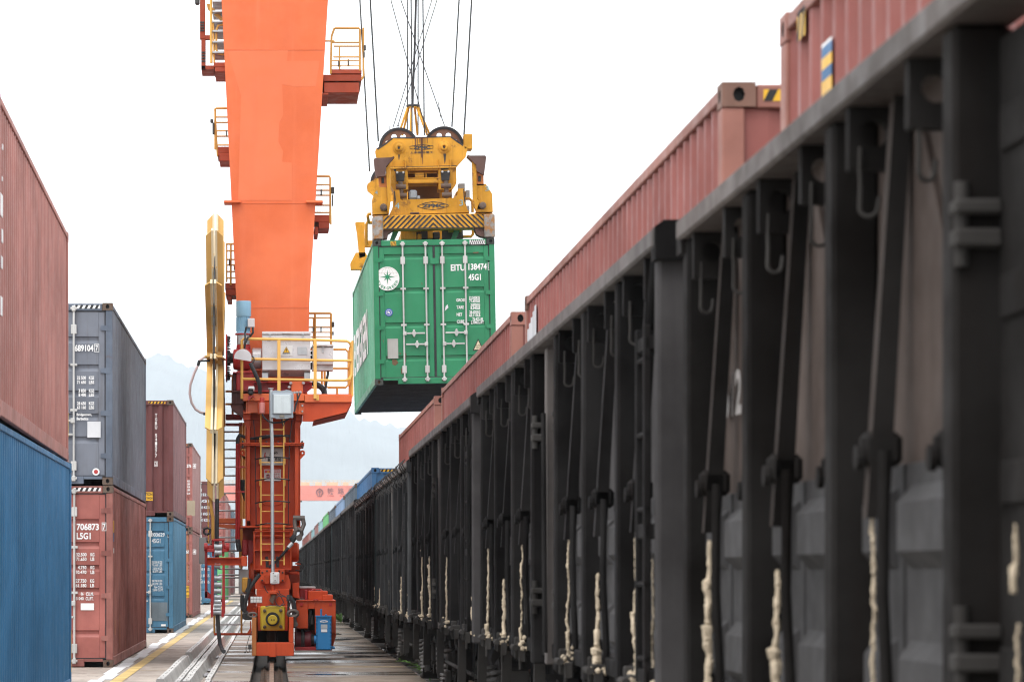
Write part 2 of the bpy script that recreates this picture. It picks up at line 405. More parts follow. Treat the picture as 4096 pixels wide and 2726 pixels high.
for i, (x, y) in enumerate(((-1.0, 52.2), (-1.0, 49.6), (-1.33, 57.5), (-1.34, 52.8), (-1.0, 60.0), (-1.33, 47.5), (-0.99, 66.0), (-1.33, 64.0))):
    b = MB(); nx, ny = 5, 9; vs = []
    for a in range(nx):
        for c_ in range(ny):
            vs.append((x + (a / 4 - 0.5) * 0.085 + random.uniform(-0.008, 0.008), y + (c_ / 8 - 0.5) * 1.1 + random.uniform(-0.04, 0.04), -0.072 + random.uniform(0.0, 0.05)))
    b.add(vs, [(a * ny + c_, (a + 1) * ny + c_, (a + 1) * ny + c_ + 1, a * ny + c_ + 1) for a in range(nx - 1) for c_ in range(ny - 1)])
    lt_ = ('nearest the camera in the right hand trough', 'second from the camera in the right hand trough', 'in the left trough beside the kinked cover', 'second in the left trough, before the kinked cover', 'in the right hand trough under the boarding ladder', 'nearest the camera in the left trough', 'farthest down the right hand trough', 'farthest down the left trough')
    tag(b.build('plastic_wrap', M['litter'], smooth=False), 'scrap of plastic ' + (lt_[1], lt_[0], lt_[2], lt_[3], lt_[4], lt_[5], lt_[6], lt_[7])[i], 'litter', 'plastic scraps in the cable channel')

# puddles on the track side slabs
for i, (x0, x1, y, w) in enumerate(((0.95, 1.95, 73.5, 0.9), (0.75, 2.08, 61.0, 0.75), (1.15, 2.1, 58.4, 0.8), (0.45, 1.15, 48.2, 0.28), (1.25, 1.75, 80.0, 0.9))):
    n = 40; b = MB(); cx, hw = (x0 + x1) / 2, (x1 - x0) / 2
    vs = [(cx, y, 0.0035)]
    for k in range(n):
        a = 2 * math.pi * k / n
        q = 1 + 0.22 * math.sin(3 * a + i) + 0.12 * math.sin(7 * a + 2 * i) + 0.06 * math.sin(13 * a)
        vs.append((cx + hw * q * math.cos(a) * (0.85), y + w * q * math.sin(a) * 0.8, 0.0035))
    b.add(vs, [(0, k + 1, (k + 1) % n + 1) for k in range(n)])
    tag(b.build('water_puddle', M['water'], smooth=False), kind='structure')

# hills: forested ridge far behind the yard
M['hill'] = paint('forested_hill', (0.045, 0.06, 0.064, 1), 0.9, var=0.5, streak=0, scale=0.003, bump=0)
ridge = [(-900, 1600), (-300, 1560), (100, 1520), (400, 1500), (550, 1458), (640, 1427), (700, 1450), (766, 1477), (930, 1530), (1100, 1590), (1250, 1635), (1390, 1652), (1437, 1690), (1581, 1715), (1800, 1745), (2100, 1790), (2600, 1800), (3200, 1740), (4200, 1700), (5200, 1760)]
def ridge_y(px):
    for (a, p), (c_, q) in zip(ridge, ridge[1:]):
        if a <= px <= c_:
            f = (px - a) / (c_ - a); f = f * f * (3 - 2 * f)
            return p + (q - p) * f
    return 1700
b = MB(); NX, NY = 700, 14; vs = []
for i in range(NX):
    px = -880 + i * 6050 / NX
    top = at(px, ridge_y(px), 9500)
    for j in range(NY):
        f = j / (NY - 1)
        y = 6600 + 2900 * f if j < NY - 1 else 9500
        hgt = (top[2] + 1) * math.sin(f * math.pi / 2) ** 1.4
        jit = random.uniform(-1, 1) * (4.0 if j == NY - 1 else 0.0) + 85 * f * (1 - f) * mnoise.noise((px * 0.008, j * 0.5, 0)) + 16 * f * mnoise.noise((px * 0.03, j, 3))
        vs.append((top[0], y, hgt * 1 - 1.0 + jit))
for i in range(NX): vs.append((vs[i * NY][0], 11500, -2))
b.add(vs, [(i * NY + j, (i + 1) * NY + j, (i + 1) * NY + j + 1, i * NY + j + 1) for i in range(NX - 1) for j in range(NY - 1)] + [(i * NY + NY - 1, (i + 1) * NY + NY - 1, NX * NY + i + 1, NX * NY + i) for i in range(NX - 1)])
tag(b.build('hills', M['hill'], smooth=False), kind='structure')

# the humid air between the camera and the hills
hz = MB(); hz.box(-9100, 9100, -60, 12600, -2.4, 720)
hm = bpy.data.materials.new('humid_air'); hm.use_nodes = True
hn, hl = hm.node_tree.nodes, hm.node_tree.links; hn.clear()
ho = hn.new('ShaderNodeOutputMaterial'); hv = hn.new('ShaderNodeVolumePrincipled')
hv.inputs['Color'].default_value = (0.84, 0.925, 1.0, 1); hv.inputs['Density'].default_value = 0.00012; hv.inputs['Anisotropy'].default_value = 0.2
hl.new(hv.outputs[0], ho.inputs['Volume'])
hzo = hz.build('haze', hm, smooth=False); tag(hzo, kind='stuff'); hzo.display_type = 'WIRE'
# ------------------------------------------------------------------ shipping containers
W2 = 1.219
def _casting(mat):
    b = MB(); hx, hy, hz_ = 0.081, 0.089, 0.059; n = 8
    def side(P):      # P(u, v, d): point on the face at u, v in -1..1 and depth d into the block
        o, i_, d_ = [], [], []
        for k in range(n):
            a = 2 * math.pi * k / n; c, s = math.cos(a), math.sin(a); q = max(abs(c), abs(s))
            o.append(P(c / q, s / q, 0)); i_.append(P(0.36 * c, 0.62 * s, 0)); d_.append(P(0.36 * c, 0.62 * s, 0.045))
        vs = o + i_ + d_; fs = []
        b.cur = 0
        b.add(vs, [(k, (k + 1) % n, n + (k + 1) % n, n + k) for k in range(n)])
        b.cur = 1  # hole walls and back coloured black in place of shade
        b.add(i_ + d_, [(k, (k + 1) % n, n + (k + 1) % n, n + k) for k in range(n)] + [tuple(range(n, 2 * n))])
    side(lambda u, v, d: (u * hx, -hy + d, v * hz_)); side(lambda u, v, d: (u * hx, hy - d, v * hz_))
    side(lambda u, v, d: (-hx + d, u * hy, v * hz_)); side(lambda u, v, d: (hx - d, u * hy, v * hz_))
    b.cur = 0
    for z in (-hz_, hz_): b.add([(-hx, -hy, z), (hx, -hy, z), (hx, hy, z), (-hx, hy, z)], [(0, 1, 2, 3)])
    return b.mesh('corner_casting', [mat, M['black']], smooth=False)
_CAST = {}
def casting(mat):
    if mat.name not in _CAST: _CAST[mat.name] = _casting(mat)
    return _CAST[mat.name]

def corrugated(b, fixed, axis, a0, a1, z0, z1, inward, pitch=0.278, d=0.036):
    """trapezoid sheet standing on z; runs along axis ('y': side wall, 'x': end wall)"""
    n = max(1, round((a1 - a0) / pitch)); p = (a1 - a0) / n; prof = []
    for i in range(n):
        o = a0 + i * p
        prof += [(o, 0), (o + p * 0.26, 0), (o + p * 0.50, 1), (o + p * 0.76, 1)]
    prof.append((a1, 0)); vs = []
    for a, k in prof:
        q = fixed + inward * d * k
        for z in (z0, z1): vs.append((q, a, z) if axis == 'y' else (a, q, z))
    b.add(vs, [(2 * i, 2 * i + 2, 2 * i + 3, 2 * i + 1) for i in range(len(prof) - 1)])

HAZ = {}
def hazard(parent, x0, x1, z0, z1, y, dark, light, n, lean=0.5):
    b = MB(); w = (x1 - x0) / n; h = z1 - z0
    b.cur = 1; b.add([(x0, y, z0), (x1, y, z0), (x1, y, z1), (x0, y, z1)], [(0, 1, 2, 3)]); b.cur = 0
    for i in range(n):
        a = x0 + i * w; s = min(h, w) * lean
        b.add([(a, y - 0.0015, z0), (a + w * 0.5, y - 0.0015, z0), (min(x1, a + w * 0.5 + s), y - 0.0015, z1), (min(x1, a + s), y - 0.0015, z1)], [(0, 1, 2, 3)])
    return b.build('hazard_stripes', [dark, light], parent, world=False, smooth=False)

def bar_meshes(H):
    """one door locking bar, standing at x=0"""
    b = MB(); b.cyl((0, 0, 0.10), (0, 0, H - 0.10), 0.0175, 10)
    return b.mesh('locking_bar', M['steelbar'])
_kb = MB(); _kb.box(-0.045, 0.045, -0.035, 0.012, -0.075, 0.075, 0.008); KEEP = _kb.mesh('bar_guide', M['steelbar'])
_kb = MB(); _kb.box(-0.055, 0.055, -0.03, 0.012, -0.02, 0.02, 0.006); GUIDE = _kb.mesh('bar_guide', M['steelbar'])
_kb = MB(); _kb.box(-0.03, 0.03, -0.045, 0.02, -0.045, 0.045, 0.01); _kb.cyl((-0.05, -0.02, 0.0), (0.05, -0.02, 0), 0.02, 8); CAM = _kb.mesh('cam_lock', M['steelbar'])
_kb = MB(); _kb.box(-0.01, 0.42, -0.03, -0.012, -0.016, 0.016, 0.005); _kb.box(-0.02, 0.05, -0.045, 0.0, -0.04, 0.04, 0.008); _kb.lathe((0.20, -0.02, 0), 'y', [(0.045, -0.02), (0.045, 0.02)], 10); _kb.box(0.18, 0.22, -0.05, 0.012, -0.075, 0.075, 0.012); HANDLE = _kb.mesh('handle', M['steelbar'])

def container(label, x, y, z, L, H, mat, near='door', trim=None, cast=None, group=None, yaw=0.0, full=True, grooves=None, gmat=None, cat='shipping container', side_pitch=0.278, roof=True, hazard_cols=None, barx=0.643):
    """x: centre, y: near end, z: underside"""
    t = thing('shipping_container', label, cat, (x, y, z), group); t.rotation_euler = (0, 0, yaw)
    trim = trim or mat; cm = casting(cast or M['castrust'])
    B = lambda b, name, m, p=t, smooth=False: b.build(name, m, p, world=False, smooth=smooth)
    for sx in (-1, 1):
        for yy in (0.089, L - 0.089):
            for zz in (0.059, H - 0.059): inst(cm, 'corner_casting', t, (sx * (W2 - 0.081), yy, zz))
            b = MB(); b.box(sx * (W2 - 0.002), sx * (W2 - 0.11), yy - 0.08, yy + 0.08, 0.118, H - 0.118, 0.008); B(b, 'corner_post', trim)
        b = MB(); b.box(sx * (W2 - 0.004), sx * (W2 - 0.07), 0.178, L - 0.178, H - 0.075, H - 0.012, 0.006); B(b, 'top_rail', trim)
        b = MB(); b.box(sx * (W2 - 0.004), sx * (W2 - 0.06), 0.178, L - 0.178, 0.018, 0.165, 0.006); B(b, 'bottom_rail', trim)
        b = MB(); corrugated(b, sx * (W2 - 0.018), 'y', 0.169, L - 0.169, 0.165, H - 0.075, -sx, side_pitch, 0.042); B(b, 'side_panel', mat)
    b = MB(); b.box(-W2 + 0.07, W2 - 0.07, 0.05, L - 0.05, H - 0.045, H - 0.012); B(b, 'roof', mat)
    b = MB(); b.box(-W2 + 0.06, W2 - 0.06, 0.1, L - 0.1, 0.14, 0.17); B(b, 'floor', M['iron'])
    # far end
    b = MB(); b.box(-W2 + 0.11, W2 - 0.11, L - 0.06, L - 0.03, 0.1, H - 0.02); B(b, 'end_panel', mat)
    # near end
    b = MB(); b.box(-W2 + 0.165, W2 - 0.165, 0.012, 0.12, H - 0.125, H - 0.01, 0.008); B(b, 'header', trim)
    b = MB(); b.box(-W2 + 0.46, W2 - 0.46, 0.012, 0.14, 0.012, 0.135, 0.008); b.box(-W2 + 0.165, -W2 + 0.46, 0.012, 0.14, 0.09, 0.135); b.box(W2 - 0.46, W2 - 0.165, 0.012, 0.14, 0.09, 0.135); B(b, 'sill', trim)
    if hazard_cols:
        for s0, s1 in ((-W2 + 0.20, -W2 + 0.62), (W2 - 0.62, W2 - 0.20)): hazard(t, s0, s1, H - 0.09, H - 0.035, 0.010, hazard_cols[0], hazard_cols[1], 5)
    if near == 'corr':
        b = MB(); corrugated(b, 0.03, 'x', -W2 + 0.11, W2 - 0.11, 0.13, H - 0.12, 1, 0.25, 0.045); B(b, 'end_panel', gmat or mat)
    elif near == 'plain':
        b = MB(); corrugated(b, 0.04, 'x', -W2 + 0.11, W2 - 0.11, 0.13, H - 0.12, 1, 0.45, 0.03); B(b, 'end_panel', gmat or mat)
    else:
        grooves = sorted(grooves or (0.80, 0.60, 0.40, 0.20), reverse=True); gh = 0.10
        dm = gmat or mat; z0, z1 = 0.15, H - 0.14
        for s in (-1, 1):
            xa, xb = (-W2 + 0.125, -0.02) if s < 0 else (0.02, W2 - 0.125)
            b = MB(); st = 0.10
            b.box(xa, xa + st, 0.035, 0.085, z0, z1, 0.006); b.box(xb - st, xb, 0.035, 0.085, z0, z1, 0.006)
            pr = [(z1, 0.035)]
            for g_ in grooves:
                zc = z0 + (z1 - z0) * g_
                pr += [(zc + gh * 0.5, 0.035), (zc + gh * 0.42, 0.072), (zc - gh * 0.10, 0.072), (zc - gh * 0.62, 0.035)]
            pr.append((z0, 0.035)); vs = []
            for zz, yy in pr: vs += [(xa + st, yy, zz), (xb - st, yy, zz)]
            b.add(vs, [(2 * i, 2 * i + 1, 2 * i + 3, 2 * i + 2) for i in range(len(pr) - 1)])
            leaf = B(b, 'door', dm)
            b = MB()
            for e in ((xa - 0.018, xa), (xb, xb + 0.018)): b.box(e[0], e[1], 0.028, 0.07, z0 - 0.015, z1 + 0.015)
            b.box(xa, xb, 0.028, 0.07, z0 - 0.022, z0); b.box(xa, xb, 0.028, 0.07, z1, z1 + 0.022)
            B(b, 'gasket', M['rubber'], leaf)
            if full:
                bm_ = bar_meshes(H)
                for bx, hz_, dr in ((s * barx, 1.02, 1 if s < 0 else -1), (s * 0.167, 0.80, -1 if s < 0 else 1)):
                    bar = inst(bm_, 'locking_bar', t, (bx, 0.0, 0))
                    for zz in (0.30, H - 0.42): inst(KEEP, 'bar_guide', bar, (0, 0.02, zz))
                    for zz in (H * 0.41, H * 0.66): inst(GUIDE, 'bar_guide', bar, (0, 0.02, zz))
                    for zz in (0.10, H - 0.09): inst(CAM, 'cam_lock', bar, (0, 0.0, zz))
                    inst(HANDLE, 'handle', bar, (0, 0.0, hz_), (0, 0, 0), (dr, 1, 1))
                hb = MB(); hb.prism([(0.0, 0.05), (0.0, -0.05), (-0.16, -0.035), (-0.16, 0.035)], 'y', 0.005, 0.04); hm_ = hb.mesh('hinge', trim, smooth=False)
                for zz in (0.12, 0.38, 0.64, 0.90): inst(hm_, 'hinge', t, (s * (W2 - 0.03), 0, z0 + (z1 - z0) * zz), (0, 0, 0), (s, 1, 1))
    return t

def sticker(parent, fr, x0, y0, x1, y1, y, mat, name='sticker'):
    r = parent
    a = fr.p(x0, y0, y); c = fr.p(x1, y1, y); b = MB(); b.box(a[0], c[0], y - 0.004, y, c[2], a[2])
    return b.build(name, mat, parent, world=True, smooth=False)

Z1 = Fr(0, 300, 1.306); Z2 = Fr(0, 1500, 1.279)
CP = {}
CP['pink'] = paint('faded_oxide_paint', (0.40, 0.165, 0.138, 1), 0.6, var=0.25, streak=0.6, streakc=(0.27, 0.12, 0.10, 1), rust=0.22)
CP['blue'] = paint('blue_container_paint', (0.04, 0.18, 0.36, 1), 0.55, var=0.22, streak=0.35, streakc=(0.08, 0.2, 0.33, 1), rust=0.12)
CP['grey'] = paint('grey_blue_paint', (0.145, 0.16, 0.195, 1), 0.6, var=0.2, streak=0.5, streakc=(0.10, 0.09, 0.09, 1), rust=0.28)
CP['greytrim'] = paint('slate_blue_paint', (0.10, 0.125, 0.17, 1), 0.6, var=0.3, streak=0.5, rust=0.5)
CP['red'] = paint('red_oxide_paint', (0.27, 0.085, 0.07, 1), 0.55, var=0.35, streak=0.55, streakc=(0.16, 0.05, 0.045, 1), rust=0.2, fade=(0.36, 0.15, 0.125, 1))
CP['reddoor'] = paint('red_door_paint', (0.36, 0.11, 0.09, 1), 0.5, var=0.3, streak=0.3, streakc=(0.25, 0.05, 0.05, 1), rust=0.22)
CP['maroon'] = paint('maroon_paint', (0.12, 0.035, 0.035, 1), 0.55, var=0.15, streak=0.25, rust=0.12)
CP['maroonside'] = paint('pale_maroon_paint', (0.27, 0.13, 0.13, 1), 0.65, var=0.2, streak=0.5, rust=0.12)  # side walls, paler than the maroon ends
CP['blue2'] = paint('mid_blue_paint', (0.045, 0.155, 0.26, 1), 0.55, var=0.2, streak=0.3, rust=0.22)
CP['blue2side'] = paint('pale_blue_paint', (0.12, 0.28, 0.42, 1), 0.6, var=0.2, streak=0.5, rust=0.15)  # side walls, paler than the blue doors
CP['orange'] = paint('rust_orange_paint', (0.40, 0.16, 0.085, 1), 0.6, var=0.25, streak=0.35, rust=0.2)
CP['brownred'] = paint('brown_red_paint', (0.30, 0.10, 0.085, 1), 0.6, var=0.25, streak=0.3, rust=0.2)
CP['brownside'] = paint('dusty_rose_paint', (0.36, 0.19, 0.175, 1), 0.6, var=0.2, streak=0.5, rust=0.1)
CP['green'] = paint('green_container_paint', (0.012, 0.20, 0.085, 1), 0.45, var=0.14, streak=0.2, streakc=(0.03, 0.25, 0.13, 1), rust=0.12)
CP['greenside'] = paint('weathered_lit_green_paint', (0.09, 0.33, 0.20, 1), 0.5, var=0.2, streak=0.6, streakc=(0.20, 0.42, 0.30, 1), rust=0.05)  # weathered side, its stronger light put into the colour, paler than the doors
CP['rosered'] = paint('rose_red_paint', (0.245, 0.070, 0.058, 1), 0.55, var=0.22, streak=0.4, streakc=(0.30, 0.13, 0.11, 1), rust=0.12)
CP['rosetrim'] = paint('rose_rail_paint', (0.30, 0.12, 0.09, 1), 0.55, var=0.3, streak=0.2, rust=0.45, rustc=(0.2, 0.09, 0.05, 1))
CP['tblue'] = paint('bright_blue_paint', (0.04, 0.14, 0.30, 1), 0.55, var=0.2, streak=0.3)
CP['tslate'] = paint('slate_paint', (0.10, 0.14, 0.18, 1), 0.6, var=0.2)
CP['tsky'] = paint('sky_blue_paint', (0.22, 0.33, 0.50, 1), 0.6, var=0.2)
CP['tgreen'] = paint('leaf_green_paint', (0.12, 0.42, 0.16, 1), 0.6, var=0.2)
CP['tteal'] = paint('teal_paint', (0.25, 0.42, 0.46, 1), 0.6, var=0.2)
hzY = (M['black'], M['yellowsign']); hzW = (M['black'], M['white'])
HC = 2.896

# nearest stack (side wall towards the crane way)
yard = 'stacked containers along the yard pavement'
c1 = container('plain blue container at the foot of the nearest stack, beneath the faded pink one', -2.49 - W2, 41.4 - 12.19, 0, 12.19, HC, CP['blue'], 'plain', group=yard, yaw=R(0.32), full=False, cast=CP['blue'])
c2 = container('faded pink container on top of the nearest stack, above the blue one', -2.44 - W2, 41.2 - 12.19, HC + 0.012, 12.19, HC, CP['pink'], 'plain', group=yard, yaw=R(0.68), full=False, cast=CP['pink'])
for (yy, z0, z1, w) in ((31.35, 2.45, 2.50, 0.10), (31.3, 2.16, 2.20, 0.08), (31.2, 1.83, 2.03, 0.30), (31.3, 1.60, 1.72, 0.16), (31.25, 1.36, 1.47, 0.18), (31.2, 0.93, 1.10, 0.2)):
    b = MB(); b.box(W2 - 0.016, W2 - 0.010, yy - 30.75 - w / 2, yy - 30.75 + w / 2, z0, z1); b.build('paint_mark', M['white'], c2, world=False)
for par, zs, mt in ((c1, (0.25, 0.78), M['yellowsign']),):
    b = MB(); b.box(W2 - 0.003, W2 + 0.001, 12.10, 12.135, *zs); b.build('sticker', mt, par, world=False)
b = MB(); b.box(W2 - 0.003, W2 + 0.001, 12.10, 12.135, 0.32, 0.62); b.build('sticker', M['yellowsign'], c2, world=False)

# second stack: doors towards the camera
Y2 = 51.8; X2 = -2.54 - W2
c3 = container('red oxide container with open white lettering, bottom of the stack under the grey one', X2, Y2, 0, 13.72, HC, CP['red'], 'door', group=yard, gmat=CP['reddoor'], trim=CP['red'], hazard_cols=hzW, grooves=(0.83, 0.69, 0.55, 0.41, 0.15), barx=0.60)
c4 = container('weathered grey blue container marked Bridgetown, upper one of the second stack', X2 - 0.01, Y2 + 0.02, HC + 0.012, 13.72, HC, CP['grey'], 'door', group=yard, trim=CP['greytrim'], hazard_cols=hzW, grooves=(0.83, 0.66, 0.50, 0.36, 0.22), barx=0.60)
yf = Y2 + 0.028
def lines(par, fr, y, rows, mat=None):
    for s, x0, y0, x1, y1 in rows: text_at(s, mat or M['white'], par, fr, x0, y0, x1, y1, y)
lines(c4, Z1, yf, [('689104', 390, 1408, 488, 1443), ('7', 499, 1410, 512, 1441)])
def boxed(par, fr, x0, y0, x1, y1, y, mat=None, t=2.5):
    b = MB()
    for q in ((x0, y0, x1, y0 + t), (x0, y1 - t, x1, y1), (x0, y0 + t, x0 + t, y1 - t), (x1 - t, y0 + t, x1, y1 - t)):
        a = fr.p(q[0], q[1], y); c = fr.p(q[2], q[3], y); b.box(a[0], c[0], y - 0.003, y, c[2], a[2])
    return b.build('lettering_box', mat or M['white'], par, world=True, smooth=False)
boxed(c4, Z1, 492, 1404, 518, 1446, yf)
lines(c4, Z2, yf, [('32 500', 394, 4, 440, 22), ('KGS', 455, 4, 482, 22), ('71 650', 394, 27, 440, 44), ('LBS', 455, 27, 482, 44), ('3 850', 402, 70, 440, 87), ('KGS', 455, 70, 482, 87), ('8 490', 402, 91, 440, 109), ('LBS', 455, 91, 482, 109),
    ('28 650', 394, 135, 440, 152), ('KGS', 455, 135, 482, 152), ('63 160', 394, 156, 440, 173), ('LBS', 455, 156, 482, 173), ('Bridgetown,', 392, 194, 470, 211), ('Barbados', 392, 214, 452, 229)])
sticker(c4, Z2, 447, 236, 515, 318, yf, M['paper'])
b = MB(); p = Z2.p(491, 493, yf); b.lathe(p, 'y', [(0.058, -0.003), (0.058, 0)], 20); b.build('round_sticker', M['white'], c4)
b = MB(); b.lathe((p[0], p[1] - 0.004, p[2]), 'y', [(0.034, -0.002), (0.034, 0)], 16); b.build('round_sticker', M['signred'], c4)
lines(c3, Z2, yf, [('706873', 392, 757, 506, 792), ('7', 525, 757, 540, 790), ('L5G1', 392, 804, 464, 838), ('32.500', 389, 907, 443, 925), ('KG', 463, 907, 483, 925), ('71.650', 389, 930, 443, 948), ('LB', 463, 930, 483, 948), ('4.750', 398, 973, 442, 991), ('KG', 463, 973, 483, 991), ('10.470', 389, 997, 442, 1015), ('LB', 463, 997, 483, 1015),
    ('27.750', 387, 1041, 442, 1060), ('KG', 461, 1041, 482, 1060), ('61.180', 387, 1065, 442, 1083), ('LB', 461, 1065, 482, 1083), ('86', 413, 1108, 427, 1125), ('CU.M.', 440, 1108, 479, 1127), ('3 040', 389, 1132, 428, 1149), ('CU.FT.', 438, 1132, 478, 1150)])
boxed(c3, Z2, 521, 752, 544, 795, yf)
sticker(c3, Z2, 413, 1165, 481, 1200, yf, M['white'])
for yy, z0, z1, m_ in ((51.98, 2.15, 2.34, M['yellowsign']), (51.98, 2.0, 2.14, CP['tblue']), (51.98, 1.82, 1.9, M['white'])):
    b = MB(); b.box(W2 + 0.001, W2 + 0.004, yy - Y2 - 0.1, yy - Y2 + 0.04, z0, z1); b.build('sticker', m_, c3, world=False)
b = MB(); b.box(W2 - 0.010, W2 - 0.006, 0.75, 0.9, 0.5, 0.75); b.build('paint_patch', CP['orange'], c3, world=False)
b = MB(); b.box(W2 - 0.010, W2 - 0.006, 2.4, 2.5, 0.25, 0.8); b.build('paint_patch', CP['orange'], c3, world=False)

# third stack
Y3 = 81.0; X3 = -2.47 - W2
c5 = container('mid blue container with paler side, bottom of the third stack under the maroon one', X3, Y3, 0, 12.19, HC, CP['blue2side'], 'door', group=yard, gmat=CP['blue2'], trim=CP['blue2'], grooves=(0.75, 0.52, 0.28, 0.9))
c6 = container('dark maroon container with a vertical white code, upper one of the third stack', X3, Y3 + 0.03, HC + 0.012, 12.19, HC, CP['maroonside'], 'corr', group=yard, gmat=CP['maroon'], trim=CP['maroon'], hazard_cols=hzY)
y5 = Y3 + 0.028
lines(c5, Z2, y5, [('DFOU', 705, 804, 748, 825), ('803629', 774, 804, 843, 825), ('3', 861, 804, 873, 824), ('45G1', 776, 835, 821, 857), ('GROSS', 717, 957, 748, 969), ('32.500 KGS', 776, 949, 830, 962), ('71.660 LBS', 776, 964, 830, 976), ('3.800 KGS', 781, 981, 830, 993), ('8.377 LBS', 781, 996, 830, 1008),
    ('28.700 KGS', 776, 1045, 830, 1057), ('63.273 LBS', 776, 1060, 830, 1072), ('76.4 CU.M.', 787, 1077, 833, 1089), ('2.698 CU.FT.', 781, 1091, 836, 1103), ('AP.', 707, 1084, 720, 1097)], M['fadedwhite'])
boxed(c5, Z2, 857, 800, 877, 829, y5, M['fadedwhite'], 2)
b = MB(); a = Z2.p(767, 1160, y5); c = Z2.p(857, 1255, y5); b.box(a[0], c[0], y5 - 0.002, y5 + 0.004, c[2], a[2]); b.build('repair_patch', paint('grey_patch', (0.13, 0.17, 0.2, 1), 0.5, var=0.3, rust=0.1), c5)
sticker(c5, Z2, 824, 1272, 848, 1282, y5, M['white'])
for i, ch_ in enumerate('TGBU 541577 2'):
    if ch_ != ' ': text_at(ch_, M['white'], c6, Z2, 793, 196 + i * 20.6, 804, 213 + i * 20.6, Y3 + 0.058, 0.02)
boxed(c6, Z2, 790, 440, 807, 466, Y3 + 0.058, None, 2)
sticker(c6, Z2, 707, 597, 782, 640, Y3 + 0.057, M['yellowsign'])
lines(c6, Z2, Y3 + 0.052, [('CAUTION', 711, 600, 780, 616), ("2.9m 9'6\"HIGH", 711, 621, 780, 635)], M['black'])
sticker(c6, Z2, 868, 631, 883, 646, Y3 + 0.057, M['paper'])

# fourth stack and the stacks further down the yard
Y4 = 108.0; X4 = -2.66 - W2
c7 = container('rust orange container with yellow caution sign, bottom of the fourth stack', X4, Y4, 0, 12.19, HC, CP['brownside'], 'door', group=yard, gmat=CP['orange'], trim=CP['brownred'], hazard_cols=hzY)
c8 = container('brown red container above the rust orange one with the caution sign', X4, Y4 + 0.02, HC + 0.012, 12.19, HC, CP['brownside'], 'door', group=yard, gmat=CP['brownred'], trim=CP['brownred'], hazard_cols=hzY)
y7 = Y4 + 0.028
lines(c7, Z2, y7, [('664', 952, 893, 977, 911), ('4', 990, 893, 1000, 911), ('KGS', 965, 974, 980, 984), ('LBS', 965, 990, 980, 1000), ('KGS', 965, 1003, 980, 1012), ('LBS', 965, 1016, 980, 1026), ('CUM', 965, 1034, 980, 1043), ('CUFT', 961, 1047, 980, 1057)])
boxed(c7, Z2, 987, 890, 1003, 914, y7, None, 2)
sticker(c7, Z2, 945, 1077, 979, 1135, y7, M['yellowsign'])
lines(c7, Z2, y7 - 0.006, [('CAUTION', 946, 1081, 976, 1092), ('HIGH', 954, 1100, 976, 1110), ('CONTAINER', 946, 1121, 978, 1132)], M['black'])
lines(c8, Z2, y7, [('376', 956, 455, 978, 472), ('4', 990, 455, 1000, 472), ('KGS', 958, 536, 972, 546), ('LBS', 958, 551, 972, 561), ('KGS', 958, 566, 972, 576), ('LBS', 958, 581, 972, 591), ('CU.M', 956, 599, 972, 609)])
boxed(c8, Z2, 987, 452, 1003, 475, y7, None, 2)
sticker(c8, Z2, 957, 640, 998, 718, y7 + 0.004, paint('cream_patch', (0.38, 0.31, 0.22, 1), 0.7, var=0.2, rust=0.1), 'repair_patch')
far = [(153, 'blue2', 'blue2', 'dull blue container with white lettering behind the red cable guide frame', 0), (153, 'maroonside', 'maroon', 'maroon container above the dull blue one behind the cable guide', 1),
       (176, 'tgreen', 'tgreen', 'green container standing behind the dull blue one far down the yard', 0), (176, 'brownside', 'brownred', 'dusty rose container above the green one far down the yard', 1),
       (199, 'brownside', 'brownred', 'rose container behind the green one far down the yard', 0), (199, 'rosered', 'rosered', 'red container on the rose one far down the yard', 1),
       (222, 'maroonside', 'maroon', 'last maroon container on the pavement before the far gantry crane', 0), (222, 'tslate', 'tslate', 'slate container on the last maroon one down the yard', 1)]
for i, (yy, a, d, lb_, lev) in enumerate(far):
    c = container(lb_, (-2.80, -2.55, -2.72, -2.7)[(i // 2) % 4] - W2, yy + 0.02 * lev, lev * (HC + 0.012), 12.19, HC, CP[a], 'door', group=yard, gmat=CP[d], trim=CP[d], full=(yy < 160))
    if yy == 153:
        for k, s in enumerate(('803152 8', '45G1', '32.500 KGS', '3.800 KGS', '28.700 KGS')): text(s, M['fadedwhite'], c, (0.35, 0.028, 2.2 - k * 0.3), 0.7, 0.13)
# ------------------------------------------------------------------ the train of open wagons
BAY = 1.843; NB = 7; WL = BAY * NB          # seven bays, the middle one a double door
WX = 1.78                                   # outer face of the posts on the camera's side
def wagon_mats(tone, wall, rail_):
    return dict(brace_lit=paint('wagon_brace_lit_' + tone[0], tuple((a * 0.55 + b * 0.45) for a, b in zip(tone[1], wall)), 0.75, spec=0.06, var=0.25, streak=0.3, rnd=0.2), post=paint('wagon_post_' + tone[0], tone[1], 0.75, spec=0.05, var=0.25, streak=0.4, streakc=(tone[1][0] * 1.9, tone[1][1] * 1.6, tone[1][2] * 1.45, 1), rust=0.22, rustc=(0.032, 0.019, 0.013, 1), rnd=0.25),
                wall=paint('wagon_wall_' + tone[0], wall, 0.8, spec=0.08, var=0.3, streak=0.4, rust=0.15, rustc=(0.09, 0.055, 0.04, 1), rnd=0.15),
                rail=paint('wagon_rail_' + tone[0], rail_, 0.6, var=0.3, streak=0.0, rust=0.15, rustc=(0.12, 0.075, 0.05, 1), rnd=0.1))
WM_brown = wagon_mats(('brown', (0.0065, 0.0053, 0.0048, 1)), (0.066, 0.049, 0.042, 1), (0.075, 0.058, 0.051, 1))
WM_dark = wagon_mats(('dark', (0.0072, 0.0064, 0.0066, 1)), (0.045, 0.042, 0.043, 1), (0.08, 0.068, 0.064, 1))
